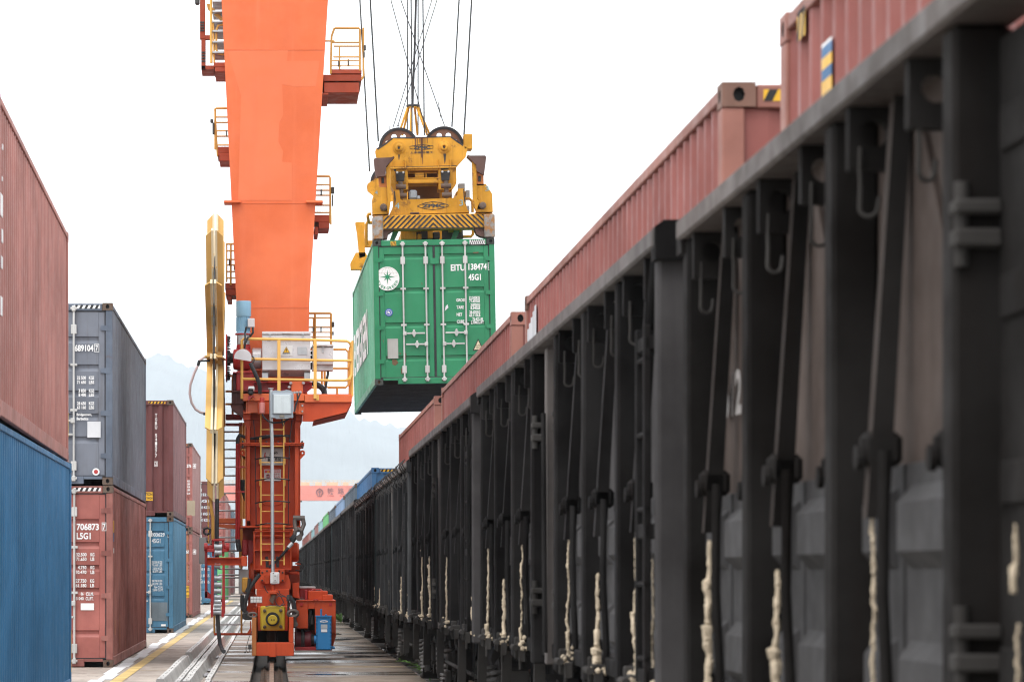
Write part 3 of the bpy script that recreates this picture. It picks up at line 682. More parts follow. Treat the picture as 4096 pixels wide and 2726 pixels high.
WM_grey = wagon_mats(('grey', (0.020, 0.0205, 0.022, 1)), (0.06, 0.062, 0.064, 1), (0.11, 0.10, 0.095, 1))
WM_black = wagon_mats(('black', (0.006, 0.0055, 0.006, 1)), (0.010, 0.02, 0.021, 1), (0.08, 0.055, 0.045, 1))
M['doorpanel'] = paint('drop_door_paint', (0.042, 0.040, 0.041, 1), 0.7, spec=0.12, var=0.25, streak=0.3, rust=0.12, rnd=0.15)
M['foam'] = paint('cream_foam', (0.52, 0.43, 0.315, 1), 0.85, var=0.25, streak=0, bump=0.5, scale=4)
M['bogie'] = paint('dusty_bogie_iron', (0.034, 0.031, 0.029, 1), 0.8, spec=0.08, var=0.4, rust=0.3)
M['spring'] = paint('dusty_spring', (0.11, 0.105, 0.10, 1), 0.6, var=0.3)

def foam_strand(x, y, zt, zb, seed, froth=True):
    rg = random.Random(seed); b = MB(); path, rad = [], []; dx = dy = 0
    n = max(8, int((zt - zb) / 0.012)); lump = 0; thin = rg.choice((0.5, 0.6, 0.75, 0.9, 1.25))
    for i in range(n + 1):
        f = i / n; z = zt + (zb - zt) * f
        dx = dx * 0.9 + rg.uniform(-0.003, 0.003); dy = dy * 0.9 + rg.uniform(-0.004, 0.004)
        if rg.random() < 0.035: lump = rg.uniform(0.005, 0.02)
        lump *= 0.86
        path.append((x + dx - lump * 0.5, y + dy, z)); rad.append(max(0.004, (0.007 + 0.003 * math.sin(i * 0.9 + seed) * rg.random() + 0.005 * f + lump * 0.8) * thin * (0.4 if i == 0 else 1)))
    b.tube(path, rad, 9)
    for k in range(rg.randint(22, 46) if froth else 0):         # froth squeezed out at the foot
        r = rg.uniform(0.006, 0.019); c = (x + rg.uniform(-0.03, 0.05), y + rg.gauss(-0.02, 0.07), zb + abs(rg.gauss(0, 0.035)) - 0.02)
        b.lathe(c, 'z', [(0.0, -r)] + [(r * math.sin(math.pi * q / 4) * rg.uniform(0.8, 1.2), -r * math.cos(math.pi * q / 4)) for q in range(1, 4)] + [(0.0, r)], 6)
    b.v = [(p[0] + rg.uniform(-1, 1) * 0.0025, p[1] + rg.uniform(-1, 1) * 0.003, p[2] + rg.uniform(-1, 1) * 0.003) for p in b.v]
    return b.mesh('foam_bead', M['foam'])

def make_wagon(wm, detail=2):
    """local space: x=0 outer face of the near posts, y=0 near end, z from the ground"""
    t = thing('gondola_wagon', '', 'wagon'); ZT, ZB, XW = 3.06, 0.90, 0.15
    B = lambda b, name, m, p=t, smooth=True: b.build(name, m, p, world=False, smooth=smooth)
    FAR = 3.18
    # posts
    b = MB(); b.box(0.0, XW, -0.075, 0.075, ZB, ZT, 0.014); pm_ = b.mesh('side_post', wm['post'])
    b = MB(); b.box(0.0, XW, -0.075, 0.075, ZB, ZT, 0.014); pm0 = b.mesh('side_post', wm['wall'])
    for k in range(NB + 1):
        y = min(max(k * BAY, 0.08), WL - 0.08)
        inst(pm_ if k else pm0, 'side_post', t, (0, y, 0)); inst(pm_, 'side_post', t, (FAR - XW, y, 0))
    b = MB(); b.box(-0.03, 0.17, 0.0, WL, ZT, 3.155, 0.012); B(b, 'top_rail', wm['rail'])
    b = MB(); b.box(FAR - 0.17, FAR + 0.03, 0.0, WL, ZT, 3.155, 0.012); B(b, 'top_rail', wm['rail'])
    b = MB(); b.box(FAR - XW - 0.02, FAR - XW, 0.02, WL - 0.02, 1.0, ZT); B(b, 'side_wall', wm['wall'])
    b = MB(); b.box(0.10, FAR - 0.10, 0.02, WL - 0.02, 0.98, 1.08); B(b, 'floor', wm['wall'])
    b = MB(); b.box(0.06, XW + 0.02, 0.1, WL - 0.1, 0.96, 1.06, 0.008); B(b, 'side_sill', wm['post'])
    b = MB(); b.box(1.39, 1.79, 0.1, WL - 0.1, 0.70, 0.98); B(b, 'centre_sill', M['bogie'])
    # end walls
    for yy, s in ((0.0, 1), (WL, -1)):
        b = MB(); b.box(0.16, FAR - 0.16, yy + s * 0.05, yy + s * 0.08, 0.98, 3.08)
        for zz in (1.3, 1.9, 2.5): b.box(0.15, FAR - 0.15, yy - s * 0.01, yy + s * 0.06, zz, zz + 0.16, 0.012)
        B(b, 'end_wall', wm['wall'])
        b = MB(); b.prism([(-0.02, 3.0), (0.12, 3.0), (FAR - 0.12, 3.0), (FAR + 0.02, 3.0), (FAR + 0.02, 3.155), (FAR - 0.02, 3.185), (0.02, 3.185), (-0.02, 3.155)], 'y', yy - s * 0.06, yy + s * 0.10); B(b, 'end_beam', wm['post'])
        b = MB(); b.cyl((1.59, yy, 0.84), (1.59, yy - s * 0.36, 0.84), 0.07, 10); b.box(1.47, 1.71, yy - s * 0.36, yy - s * 0.50, 0.72, 0.97, 0.03); B(b, 'coupler', M['bogie'])
    # bays
    upper = MB(); upper.box(XW, XW + 0.02, 0.002, BAY - 0.002, 1.895, ZT)
    upper.prism([(1.05, 3.0), (1.17, 3.0), (0.42, 2.1), (0.30, 2.1)], 'x', XW - 0.018, XW + 0.002)
    um = upper.mesh('wall_panel', wm['wall'])
    bar = MB()
    yb = BAY - 0.60
    vs = []
    for (x0, x1, z) in ((0.092, 0.146, 3.06), (0.008, 0.076, 1.74)):
        for (x, y) in ((x0, yb + 0.035), (x0, yb - 0.035), (x1, yb - 0.035), (x1, yb + 0.035)): vs.append((x, y, z))
    bar.add(vs, [(0, 1, 2, 3), (4, 5, 6, 7)] + [(i, (i + 1) % 4, 4 + (i + 1) % 4, 4 + i) for i in range(1, 4)]); bar.cur = 1; bar.add([vs[0], vs[1], vs[5], vs[4]], [(0, 1, 2, 3)]); brm = bar.mesh('brace_bar', [wm['post'], wm['brace_lit']], smooth=False)  # outer face mixed lighter: brown dust and caught light put into the colour
    def dd(y0, y1):
        b = MB(); b.box(XW - 0.02, XW - 0.002, y0 - 0.03, y1 + 0.03, 1.05, 1.91, 0.004)
        # pressed bulges with sloping shoulders
        for za, zb_, dp in ((1.58, 1.84, 0.055), (1.10, 1.36, 0.05)):
            q = 0.055; ya, yb_ = y0 + 0.05, y1 - 0.05; xo, xi = XW - 0.02, XW - 0.02 - dp
            vs = [(xo, ya, za), (xo, yb_, za), (xo, yb_, zb_), (xo, ya, zb_), (xi, ya + q, za + q), (xi, yb_ - q, za + q), (xi, yb_ - q, zb_ - q), (xi, ya + q, zb_ - q)]
            b.add(vs, [(4, 5, 6, 7)] + [(i, (i + 1) % 4, 4 + (i + 1) % 4, 4 + i) for i in range(4)])
        return b.mesh('drop_door', M['doorpanel'], smooth=False)
    d1, d2 = dd(0.09, yb - 0.05), dd(yb + 0.05, BAY - 0.09)
    lug = MB(); n = 12
    def plate_hole(mb, y, th, x0, x1, z0, z1, cx, cz, r):
        for yy in (y, y + th):
            o = []; i_ = []
            for k in range(n):
                a = 2 * math.pi * (k + 0.5) / n; c, s = math.cos(a), math.sin(a); q = max(abs(c), abs(s))
                ox = c / q; oz = s / q
                o.append(((x0 + x1) / 2 + ox * (x1 - x0) / 2, yy, (z0 + z1) / 2 + oz * (z1 - z0) / 2)); i_.append((cx + r * c, yy, cz + r * s))
            mb.add(o + i_, [(k, (k + 1) % n, n + (k + 1) % n, n + k) for k in range(n)])
        inner = [(cx + r * math.cos(2 * math.pi * (k + 0.5) / n), yy, cz + r * math.sin(2 * math.pi * (k + 0.5) / n)) for yy in (y, y + th) for k in range(n)]
        mb.add(inner, [(k, (k + 1) % n, n + (k + 1) % n, n + k) for k in range(n)])
        mb.box(x0 - 0.004, x0, y, y + th, z0, z1); mb.box(x0, x1, y, y + th, z0 - 0.004, z0)
    plate_hole(lug, -0.03, 0.06, 0.0, 0.145, 2.86, 3.06, 0.075, 2.975, 0.045)
    lugm = lug.mesh('rope_lug', wm['post'])
    hk = MB(); hk.tube([(0.03, 0, 2.93), (0.028, 0, 2.86)] + [(0.03 + 0.0, 0, 2.80), (0.028, 0, 2.745)] + [(0.055 - 0.028 * math.cos(a), 0, 2.735 - 0.028 * math.sin(a)) for a in [math.pi * q / 6 for q in range(0, 7)]] + [(0.087, 0, 2.77)], 0.0075, 6)
    hkm = hk.mesh('hook', M['bogie'])
    hl_ = MB(); hl_.box(-0.005, 0.12, -0.035, 0.035, 1.90, 2.01, 0.02); hl_.cyl((0.0, 0.0, 1.93), (-0.02, 0.0, 1.93), 0.04, 10); hlm = hl_.mesh('door_hinge', wm['post'])
    rd = MB(); rd.tube([(0.06, 0.02, 1.95), (0.055, 0.02, 1.5), (0.075, 0.02, 1.08), (0.06, 0.02, 0.98)], 0.019, 8)
    rdm = rd.mesh('latch_rod', wm['post'])
    lt = MB(); lt.box(-0.01, 0.12, -0.07, 0.07, 0.97, 1.02, 0.008); lt.cyl((-0.03, -0.16, 0.985), (-0.03, 0.10, 0.985), 0.022, 8); lt.box(-0.02, 0.04, 0.05, 0.10, 0.90, 1.06, 0.008); lt.box(0.0, 0.05, -0.12, -0.08, 0.88, 0.98, 0.006); lt.cyl((0.02, 0.02, 0.82), (0.02, 0.02, 0.98), 0.014, 6); ltm = lt.mesh('latch', M['bogie'])
    for k in range(NB):
        y0 = k * BAY
        if k == 3:
            # double door
            for s, ya, yb2 in ((0, 0.08, BAY / 2 - 0.01), (1, BAY / 2 + 0.01, BAY - 0.08)):
                b = MB(); b.box(XW - 0.03, XW + 0.01, y0 + ya, y0 + yb2, 1.08, 3.02, 0.006)
                for zz in (1.25, 1.75, 2.25, 2.70): b.box(XW - 0.045, XW - 0.03, y0 + ya + 0.06, y0 + yb2 - 0.06, zz, zz + 0.12, 0.012)
                lf = B(b, 'side_door', wm['post'])
                for zz in (1.30, 2.45):
                    hb = MB(); hy = y0 + (ya if s == 0 else yb2); hb.box(-0.005, XW - 0.03, hy - 0.045, hy + 0.045, zz, zz + 0.05, 0.008); hb.box(-0.005, XW - 0.03, hy - 0.045, hy + 0.045, zz + 0.09, zz + 0.13, 0.008); hb.cyl((0.02, hy, zz - 0.05), (0.02, hy, zz + 0.18), 0.02, 8); B(hb, 'hinge', M['bogie'], lf)
            b = MB(); b.box(0.02, XW - 0.02, y0 + BAY / 2 - 0.045, y0 + BAY / 2 + 0.045, 0.92, 3.04, 0.01); B(b, 'door_bar', wm['rail'])
            b = MB(); b.tube([(0.01, y0 + BAY / 2 - 0.1, 1.0), (0.0, y0 + BAY / 2 - 0.1, 2.6)], 0.016, 8); B(b, 'latch_rod', wm['post'])
            continue
        inst(um, 'wall_panel', t, (0, y0, 0)); inst(brm, 'brace_bar', t, (0, y0, 0))
        inst(d1, 'drop_door', t, (0, y0, 0)); inst(d2, 'drop_door', t, (0, y0, 0))
        if detail >= 1:
            for yy in (0.53, BAY - 0.37):
                lg = inst(lugm, 'rope_lug', t, (0, y0 + yy, 0))
                if detail >= 2: inst(hkm, 'hook', lg, (0, -0.035, 0), (0, 0, random.uniform(-0.5, 0.5)))
            inst(hlm, 'door_hinge', t, (0, y0 + yb, 0)); inst(rdm, 'latch_rod', t, (0, y0 + yb - 0.06, 0)); inst(ltm, 'latch', t, (0, y0 + yb - 0.02, 0))
            inst(hlm, 'door_hinge', t, (0.06, y0 + 0.45, -0.03))
    # ladder beside the near end
    b = MB()
    for yy in (0.30, 0.62): b.box(-0.035, 0.0, yy - 0.03, yy + 0.03, 1.0, 2.72, 0.006)
    for q in range(5): b.cyl((-0.02, 0.27, 1.12 + q * 0.36), (-0.02, 0.65, 1.12 + q * 0.36), 0.014, 8)
    for zz in (1.0, 1.7, 2.6): b.box(-0.03, 0.12, 0.27, 0.65, zz, zz + 0.07, 0.006)
    B(b, 'ladder', wm['post'])
    b = MB(); b.tube([(0.02, 0.30, 3.04), (0.0, 0.34, 2.7)], 0.02, 8); B(b, 'grab_rod', wm['post'])
    # bogies
    coil = MB(); pth = [(0.075 * math.cos(2 * math.pi * q / 10), 0.075 * math.sin(2 * math.pi * q / 10), q * 0.0052) for q in range(0, 51)]
    coil.tube(pth, 0.019, 6); coilm = coil.mesh('spring', M['spring'])
    wh = MB(); wh.lathe((0, 0, 0), 'x', [(0.0, 0.0), (0.10, -0.02), (0.33, 0.0), (0.42, -0.005), (0.42, 0.10), (0.445, 0.11), (0.445, 0.135), (0.36, 0.135), (0.33, 0.06), (0.10, 0.09), (0.0, 0.09)], 28); whm = wh.mesh('wheel', M['bogie'])
    fr_ = MB(); fr_.prism([(-1.15, 0.62), (-1.12, 0.34), (-0.75, 0.36), (-0.42, 0.14), (0.42, 0.14), (0.75, 0.36), (1.12, 0.34), (1.15, 0.62), (0.6, 0.70), (0.28, 0.58), (-0.28, 0.58), (-0.6, 0.70)], 'x', 0.42, 0.58); frm = fr_.mesh('side_frame', M['bogie'], smooth=False)
    ab = MB(); ab.box(0.36, 0.60, -0.13, 0.13, 0.30, 0.58, 0.03); ab.lathe((0.36, 0, 0.44), 'x', [(0.11, 0.0), (0.11, -0.05), (0.05, -0.07), (0.0, -0.07)], 14); ab.box(0.28, 0.36, -0.09, 0.09, 0.16, 0.34, 0.02); abm = ab.mesh('axle_box', M['bogie'])
    sh = MB(); sh.box(0.26, 0.56, -0.2, 0.2, 0.06, 0.13, 0.02); sh.prism([(-0.2, 0.06), (-0.3, 0.22), (-0.25, 0.22), (-0.14, 0.1)], 'x', 0.28, 0.5); shm = sh.mesh('spring_seat', M['bogie'], smooth=False)
    for yc in (2.15, WL - 2.15):
        b = MB(); b.box(0.7, 2.48, yc - 0.18, yc + 0.18, 0.45, 0.72, 0.03); bg = B(b, 'bogie', M['bogie'])
        inst(frm, 'side_frame', bg, (0, yc, 0)); inst(frm, 'side_frame', bg, (FAR - 1.0, yc, 0)); inst(shm, 'spring_seat', bg, (0, yc, 0))
        for yo in (-0.875, 0.875):
            inst(whm, 'wheel', bg, (0.80, yc + yo, 0.47)); inst(whm, 'wheel', bg, (FAR - 0.80, yc + yo, 0.47), (0, 0, math.pi)); inst(abm, 'axle_box', bg, (0, yc + yo, 0.02))
        for yo in (-0.2, 0.0, 0.2): inst(coilm, 'spring', bg, (0.36, yc + yo, 0.14)); 
        for yo in (-0.72, 0.70): inst(coilm, 'spring', bg, (0.33, yc + yo, 0.30), (0, 0, 0), (0.9, 0.9, 1.2))
    for yy in (1.1, 4.3, 8.6, 11.9):
        b = MB(); b.prism([(yy - 0.05, 0.92), (yy + 0.05, 0.92), (yy + 0.20, 0.36), (yy + 0.10, 0.36)], 'x', 0.12, 0.20); B(b, 'step_bracket', M['bogie'], smooth=False)
    b = MB(); b.tube([(0.22, 3.6, 0.5), (0.22, 9.2, 0.5)], 0.02, 6); b.cyl((0.7, 5.0, 0.62), (0.7, 6.2, 0.62), 0.2, 14); b.cyl((1.0, 7.0, 0.6), (1.0, 7.6, 0.6), 0.16, 14); B(b, 'brake_gear', M['bogie'])
    return t

PITCH = 13.9
wy = [1.2 + PITCH * i - (0.1 if i else 0) for i in range(17)]
wy[1], wy[2], wy[3], wy[4] = 15.0, 28.9, 42.7, 56.5
for i in range(5, 17): wy[i] = 56.5 + PITCH * (i - 4)
ordn = ['nearest', 'second', 'third', 'fourth', 'fifth', 'sixth', 'seventh', 'eighth', 'ninth', 'tenth', 'eleventh', 'twelfth', 'thirteenth', 'fourteenth', 'fifteenth', 'sixteenth', 'seventeenth']
wg = 'open wagons coupled in the train'
proto = {'brown': make_wagon(WM_brown), 'dark': make_wagon(WM_dark), 'grey': make_wagon(WM_grey, 1), 'black': make_wagon(WM_black, 1)}
tones = ['brown', 'dark', 'dark', 'grey', 'black', 'grey', 'grey', 'black', 'grey', 'dark', 'grey', 'grey', 'dark', 'grey', 'grey', 'dark', 'grey']
lab = {0: 'nearest brown grey open wagon, blurred, filling the edge of the picture', 1: 'second open wagon with hanging hooks and thick cream foam, right behind the brown one',
       2: 'third open wagon, charcoal, below the red container nearest the green one', 3: 'fourth open wagon, lighter grey ribs with white foam at its near end', 4: 'fifth open wagon, nearly black, showing no container above its rail',
       5: 'sixth open wagon carrying the bright blue container with striped header'}
used_p = set(); WAG = []
for i, y in enumerate(wy):
    p_ = proto[tones[i]]
    if tones[i] in used_p: w = copy_tree(p_)
    else: w = p_; used_p.add(tones[i])
    WAG.append(w)
for i, w in enumerate(WAG):
    w.location = (WX, wy[i], 0); w.scale = (1, 1, (0.962, 0.983, 0.976, 0.943, 0.943, 0.973)[i] if i < 6 else 0.968)
    tag(w, lab.get(i, '%s wagon of the train counted from the camera, dark ribbed open wagon' % ordn[i]), 'wagon', wg)
# foam sealing on the seams of the nearer wagons
rg = random.Random(3)
for i in range(0, 5):
    for k in range(NB):
        if k == 3: continue
        if rg.random() < (0.0, 0.1, 0.5, 0.6, 0.6)[i]: continue
        yb = (k + 1) * BAY - 0.60
        zt = rg.uniform(1.45, 2.0) if i < 3 else rg.uniform(1.1, 1.6)
        inst(foam_strand(0.03, yb - 0.115 + 0.1, zt, 0.99, 100 * i + k), 'foam_bead', WAG[i])
    inst(foam_strand(0.02, 0.16, 1.7 - 0.05 * i, 0.98, 900 + i), 'foam_bead', WAG[i])
    inst(foam_strand(0.06, 0.72, 1.6, 1.0, 950 + i), 'foam_bead', WAG[i])
inst(foam_strand(0.02, 3 * BAY + BAY * 0.62, 1.69, 1.52, 777, False), 'foam_bead', WAG[0]); inst(foam_strand(0.03, 3 * BAY + BAY * 0.62, 1.44, 1.0, 778), 'foam_bead', WAG[0])
# rope wires tied along the rail of the fourth and fifth wagon
for i in (3, 4):
    hk = MB(); hk.tube([(0.0, 0, 0.06), (-0.03, 0.02, 0.0), (0.02, 0.03, -0.07), (0.06, 0.02, -0.13), (0.10, 0.0, -0.17), (0.07, -0.02, -0.22), (0.02, -0.01, -0.18), (0.05, 0.01, -0.10)], 0.008, 6); hm_ = hk.mesh('wire_hook', M['iron'])
    for k in range(26): inst(hm_, 'wire_hook', WAG[i], (-0.035, 0.2 + k * 0.5, 3.12), (0, 0, rg.uniform(-0.6, 0.6)), (1, 1, rg.uniform(0.8, 1.2)))
# stencilled number on the nearest wagon
M['stencil'] = paint('worn_stencil', (0.30, 0.28, 0.27, 1), 0.7, var=0.3, streak=0.3, bump=0)
text('612', M['stencil'], WAG[0], (0.128, 12.55, 2.24), 0.52, 0.20, LEFT)

# ------------------------------------------------------------------ containers riding in the wagons
CXT = WX + 1.59
load = 'containers riding in the open wagons'
def ride(i, label, m, trim=None, dy=0.5, L=12.19, H=2.77, near='plain', hzd=None, cast=None, gm=None):
    return container(label, CXT, wy[i] + dy, 1.085, L, H, CP[m], near, trim=CP[trim] if trim else None, group=load, full=False, hazard_cols=hzd, cast=cast, gmat=gm)
t0 = ride(0, 'deep red container with blue and yellow strip in the nearest wagon', 'rosered', 'rosetrim', 0.40, cast=CP['rosetrim'])
t1 = ride(1, 'long rose red container with rusty corner in the second wagon', 'rosered', 'rosetrim', 0.55, hzd=hzY, cast=paint('brown_rust_casting', (0.17, 0.085, 0.06, 1), 0.7, var=0.3, rust=0.4))
t2 = ride(2, 'rose red container in the third wagon with white stickers near its end', 'rosered', 'rosetrim', 0.35, cast=CP['rosetrim'])
t3 = ride(3, 'brick red container in the fourth wagon, last of the red ones in a row', 'rosered', 'rosetrim', 0.5, cast=CP['rosetrim'])
t5 = ride(5, 'bright blue container with yellow striped header riding in the sixth wagon', 'tblue', None, 0.2, H=2.70, hzd=hzY, cast=CP['tblue'])
ride(6, 'slate blue container right behind the bright blue one on the train', 'tslate', H=2.75)
ride(7, 'pale sky blue container on the train behind the slate blue one', 'tsky', H=2.75)
ride(8, 'dark slate container on the train before the leaf green one', 'tslate', H=2.75)
ride(9, 'leaf green container on the train', 'tgreen', H=2.8)
ride(10, 'pale teal container on the train behind the leaf green one', 'tteal', H=2.75)
ride(11, 'rose container far along the train behind the pale teal one', 'brownside', H=2.8)
ride(12, 'small looking pale teal container farthest along the train', 'tteal', H=2.75)
ride(13, 'dusty rose container in the fourteenth wagon, before the last three', 'brownside', H=2.8)
ride(14, 'red brown container in the fifteenth wagon, third from the far end', 'brownred', H=2.8)
ride(15, 'rose red container in the sixteenth wagon, second from the far end', 'rosered', H=2.8)
ride(16, 'oxide red container in the last wagon seen of the train', 'red', H=2.8)
# stickers on the near sides
def side_sticker(par, y, w, z0, z1, mat, x=-W2 + 0.008):
    b = MB(); b.box(x - 0.003, x, y - w / 2, y + w / 2, z0, z1); b.build('sticker', mat, par, world=False)
for q, (z0, z1, m_) in enumerate(((2.478, 2.492, M['white']), (2.435, 2.478, CP['tblue']), (2.39, 2.435, M['yellowsign']), (2.345, 2.39, CP['tblue']), (2.27, 2.345, M['yellowsign']), (2.20, 2.27, CP['tblue']))):
    side_sticker(t0, 11.05, 0.22, z0, z1, m_)
hazard(t0, 0, 0.2, 2.60, 2.72, 0, M['black'], M['yellowsign'], 2).matrix_local = Matrix.Translation((-W2 + 0.004, 11.75, 0)) @ Euler((0, 0, R(-90))).to_matrix().to_4x4()
for q in range(5): side_sticker(t1, 11.18 + q * 0.185, 0.165, 2.0, 2.62 - 0.035 * q, M['paper'], -W2 + 0.012)
# ------------------------------------------------------------------ the gantry crane leg with its bogie, platform and cable reel
M['orange'] = paint('crane_orange', (0.66, 0.118, 0.026, 1), 0.42, var=0.14, streak=0.3, streakc=(0.72, 0.20, 0.10, 1), bump=0.03, scale=0.6, rust=0.06, rustc=(0.42, 0.09, 0.03, 1), fade=(0.70, 0.15, 0.048, 1))
M['orangered'] = paint('crane_orange_red', (0.54, 0.066, 0.015, 1), 0.45, spec=0.25, var=0.2, streak=0.3, streakc=(0.30, 0.03, 0.012, 1), rust=0.08, bump=0.05)
M['basketred'] = paint('platform_red', (0.29, 0.042, 0.014, 1), 0.5, spec=0.25, var=0.2, streak=0.25, rust=0.1, bump=0.05)
M['basketyellow'] = paint('platform_rail_ochre', (0.50, 0.25, 0.045, 1), 0.5, var=0.2, streak=0.2, rust=0.1, bump=0.03)
M['deepred'] = paint('crane_red', (0.36, 0.014, 0.014, 1), 0.42, var=0.2, streak=0.25, rust=0.06, bump=0.05)
M['railyellow'] = paint('handrail_yellow', (0.72, 0.40, 0.09, 1), 0.45, var=0.12, streak=0.15, bump=0.03)
M['reelyellow'] = paint('reel_yellow', (0.70, 0.43, 0.15, 1), 0.75, spec=0.08, var=0.15, streak=0.25, streakc=(0.40, 0.22, 0.05, 1), bump=0.04)
M['machyellow'] = paint('spreader_yellow', (0.60, 0.29, 0.022, 1), 0.55, spec=0.2, var=0.3, streak=0.6, streakc=(0.16, 0.065, 0.02, 1), rust=0.62, rustc=(0.13, 0.06, 0.025, 1), bump=0.06)
M['rustplate'] = paint('rusty_plate', (0.10, 0.05, 0.04, 1), 0.7, var=0.4, rust=0.6)
M['cabinet'] = paint('cabinet_steel', (0.52, 0.50, 0.51, 1), 0.35, var=0.08, streak=0.2, metal=0.35, bump=0.02)
M['motorblue'] = paint('motor_blue', (0.22, 0.40, 0.54, 1), 0.45, var=0.15, streak=0.2)
M['gearblue'] = paint('gearbox_blue', (0.015, 0.17, 0.40, 1), 0.42, var=0.15, streak=0.2)
M['lampgrey'] = paint('lamp_grey', (0.28, 0.32, 0.36, 1), 0.45, var=0.1, streak=0.1)
M['bufyellow'] = paint('buffer_yellow', (0.52, 0.36, 0.02, 1), 0.5, var=0.2, streak=0.3, rust=0.15)
M['pinkhose'] = paint('grey_pink_hose', (0.62, 0.47, 0.47, 1), 0.5, var=0.1, streak=0.1)
M['screengrey'] = paint('box_grey', (0.30, 0.30, 0.30, 1), 0.5, var=0.12, streak=0.2)
M['plug'] = paint('white_plastic', (0.70, 0.70, 0.70, 1), 0.5, var=0.06, streak=0.1)
YC = 55.0
cr = thing('gantry_crane', 'tall orange gantry crane leg on a single rail with yellow cable reel and railed platform', 'crane', (0, YC, 0))
A4 = Fr(900, 2150, 2.722); A2 = Fr(880, 1280, 3.564); A3 = Fr(900, 1650, 2.85); U3 = Fr(700, 0, 1.306); U4 = Fr(700, 1100, 1.96); A5 = Fr(700, 1900, 1.899)
def part(name, mat, fn, par=None, smooth=True):
    b = MB(); fn(b); return b.build(name, mat, par or cr, smooth=smooth)
def studs(mb, fr, pts, y, r=0.018, h=0.015):
    for x, z in pts:
        mb.lathe(fr.p(x, z, y), 'y', [(r, 0), (r, -h), (r * 0.6, -h * 1.5)], 6)

def bolts(mat, fr, pts, y, r=0.018, h=0.015, par=None, name='bolt'):
    b = MB(); b.lathe((0, 0, 0), 'y', [(r, 0), (r, -h), (r * 0.6, -h * 1.5)], 6); me = b.mesh(name, mat); q = par or cr
    while q.parent: q = q.parent
    for x, z in pts:
        w = fr.p(x, z, y); inst(me, name, par or cr, (w[0] - q.location[0], w[1] - q.location[1], w[2] - q.location[2]))

# upper leg: tapered box, front at 56.4, with weld seam and diaphragm ears
YL = 56.4
p = [U3.p(209, -700, YL), U3.p(843, -700, YL), U3.p(703, 1567, YL), U3.p(690, 2142, YL), U3.p(332, 2142, YL), U3.p(320, 1567, YL)]
leg = part('leg', M['orange'], lambda b: b.prism([(q[0], q[2]) for q in p], 'y', YL, YL + 1.5), smooth=False)
part('weld_seam', M['orange'], lambda b: b.rect(U4, 486, 248, 1049, 258, YL - 0.006, 0.006, 0), leg)
M['orangepatch'] = paint('repainted_orange', (0.675, 0.148, 0.052, 1), 0.5, var=0.06, streak=0.1, bump=0.0, scale=0.6)
for pts in (((275, 265), (590, 262), (585, 320), (755, 318), (752, 345), (735, 450), (620, 452), (560, 440), (565, 600), (545, 640), (540, 740), (565, 790), (560, 845), (610, 850), (610, 1045), (330, 1045), (345, 500)), ):
    part('repaint_patch', M['orangepatch'], lambda b: b.poly(U3, pts, YL - 0.003, 0.003), leg, False)
for yq in (-250, 258, 1060): part('weld_seam', M['orange'], lambda b: b.rect(U3, 243 + yq * 0.049 + 1, yq, 800 - yq * 0.062 - 1, yq + 4, YL - 0.007, 0.006, 0.002), leg)
for xs in ((255, 345), (683, 773)):
    part('lifting_ear', M['orange'], lambda b: b.rect(U3, xs[0], 1046, xs[1], 1059, YL - 0.12, 0.4, 0.01), leg)
# lower leg: front plate between two flanges
part('leg_plate', M['orangered'], lambda b: (b.rect(A3, 285, -60, 800, 1290, 56.05, 0.9, 0.01), b.rect(A3, 240, 100, 852, 1289, 56.4, 0.5, 0)))
part('leg_flange', M['orangered'], lambda b: (b.rect(A3, 232, 150, 248, 1290, 55.75, 1.3, 0.006), b.rect(A3, 248, 130, 286, 1230, 55.70, 0.05, 0.004)))
part('leg_flange', M['orangered'], lambda b: (b.rect(A3, 845, 150, 860, 1290, 55.75, 1.3, 0.006), b.rect(A3, 795, 130, 840, 1230, 55.70, 0.05, 0.004)))
part('leg_gusset', M['orangered'], lambda b: (b.poly(A3, [(205, -30), (292, -30), (292, 150), (240, 170), (215, 100)], 55.68, 0.08)), smooth=False)
part('leg_gusset', M['orangered'], lambda b: (b.poly(A3, [(805, -30), (885, -30), (875, 110), (850, 170), (800, 150)], 55.68, 0.08)), smooth=False)
part('splice_flange', M['orangered'], lambda b: (b.rect(A3, 170, 338, 905, 352, 55.60, 1.5, 0.004), b.rect(A3, 172, 354, 902, 372, 55.62, 1.5, 0.004)))
part('splice_bolts', M['iron'], lambda b: [b.rect(A3, x, 318, x + 24, 400, 55.62, 0.06, 0.01) for x in (190, 868)] + [b.rect(A3, x, 320, x + 26, 338, 55.62, 0.05, 0.01) for x in (460, 595, 735)])
part('foot_plate', M['orangered'], lambda b: b.rect(A3, 175, 1288, 862, 1306, 55.55, 1.6, 0.006))
for s, x0, x1 in ((1, 172, 230), (-1, 852, 915)):
    part('lifting_eye', M['orangered'], lambda b: (b.tube([A3.p(x0 + (x1 - x0) * (0.5 + 0.32 * math.cos(a)), 458 + 22 * math.sin(a), 55.75) for a in [2 * math.pi * q / 12 for q in range(13)]], 0.02, 6), b.poly(A3, [(x0 + 8, 480), (x1 - 8, 480), (230 if s > 0 else 850, 540), (230 if s > 0 else 850, 500)], 55.73, 0.04)))
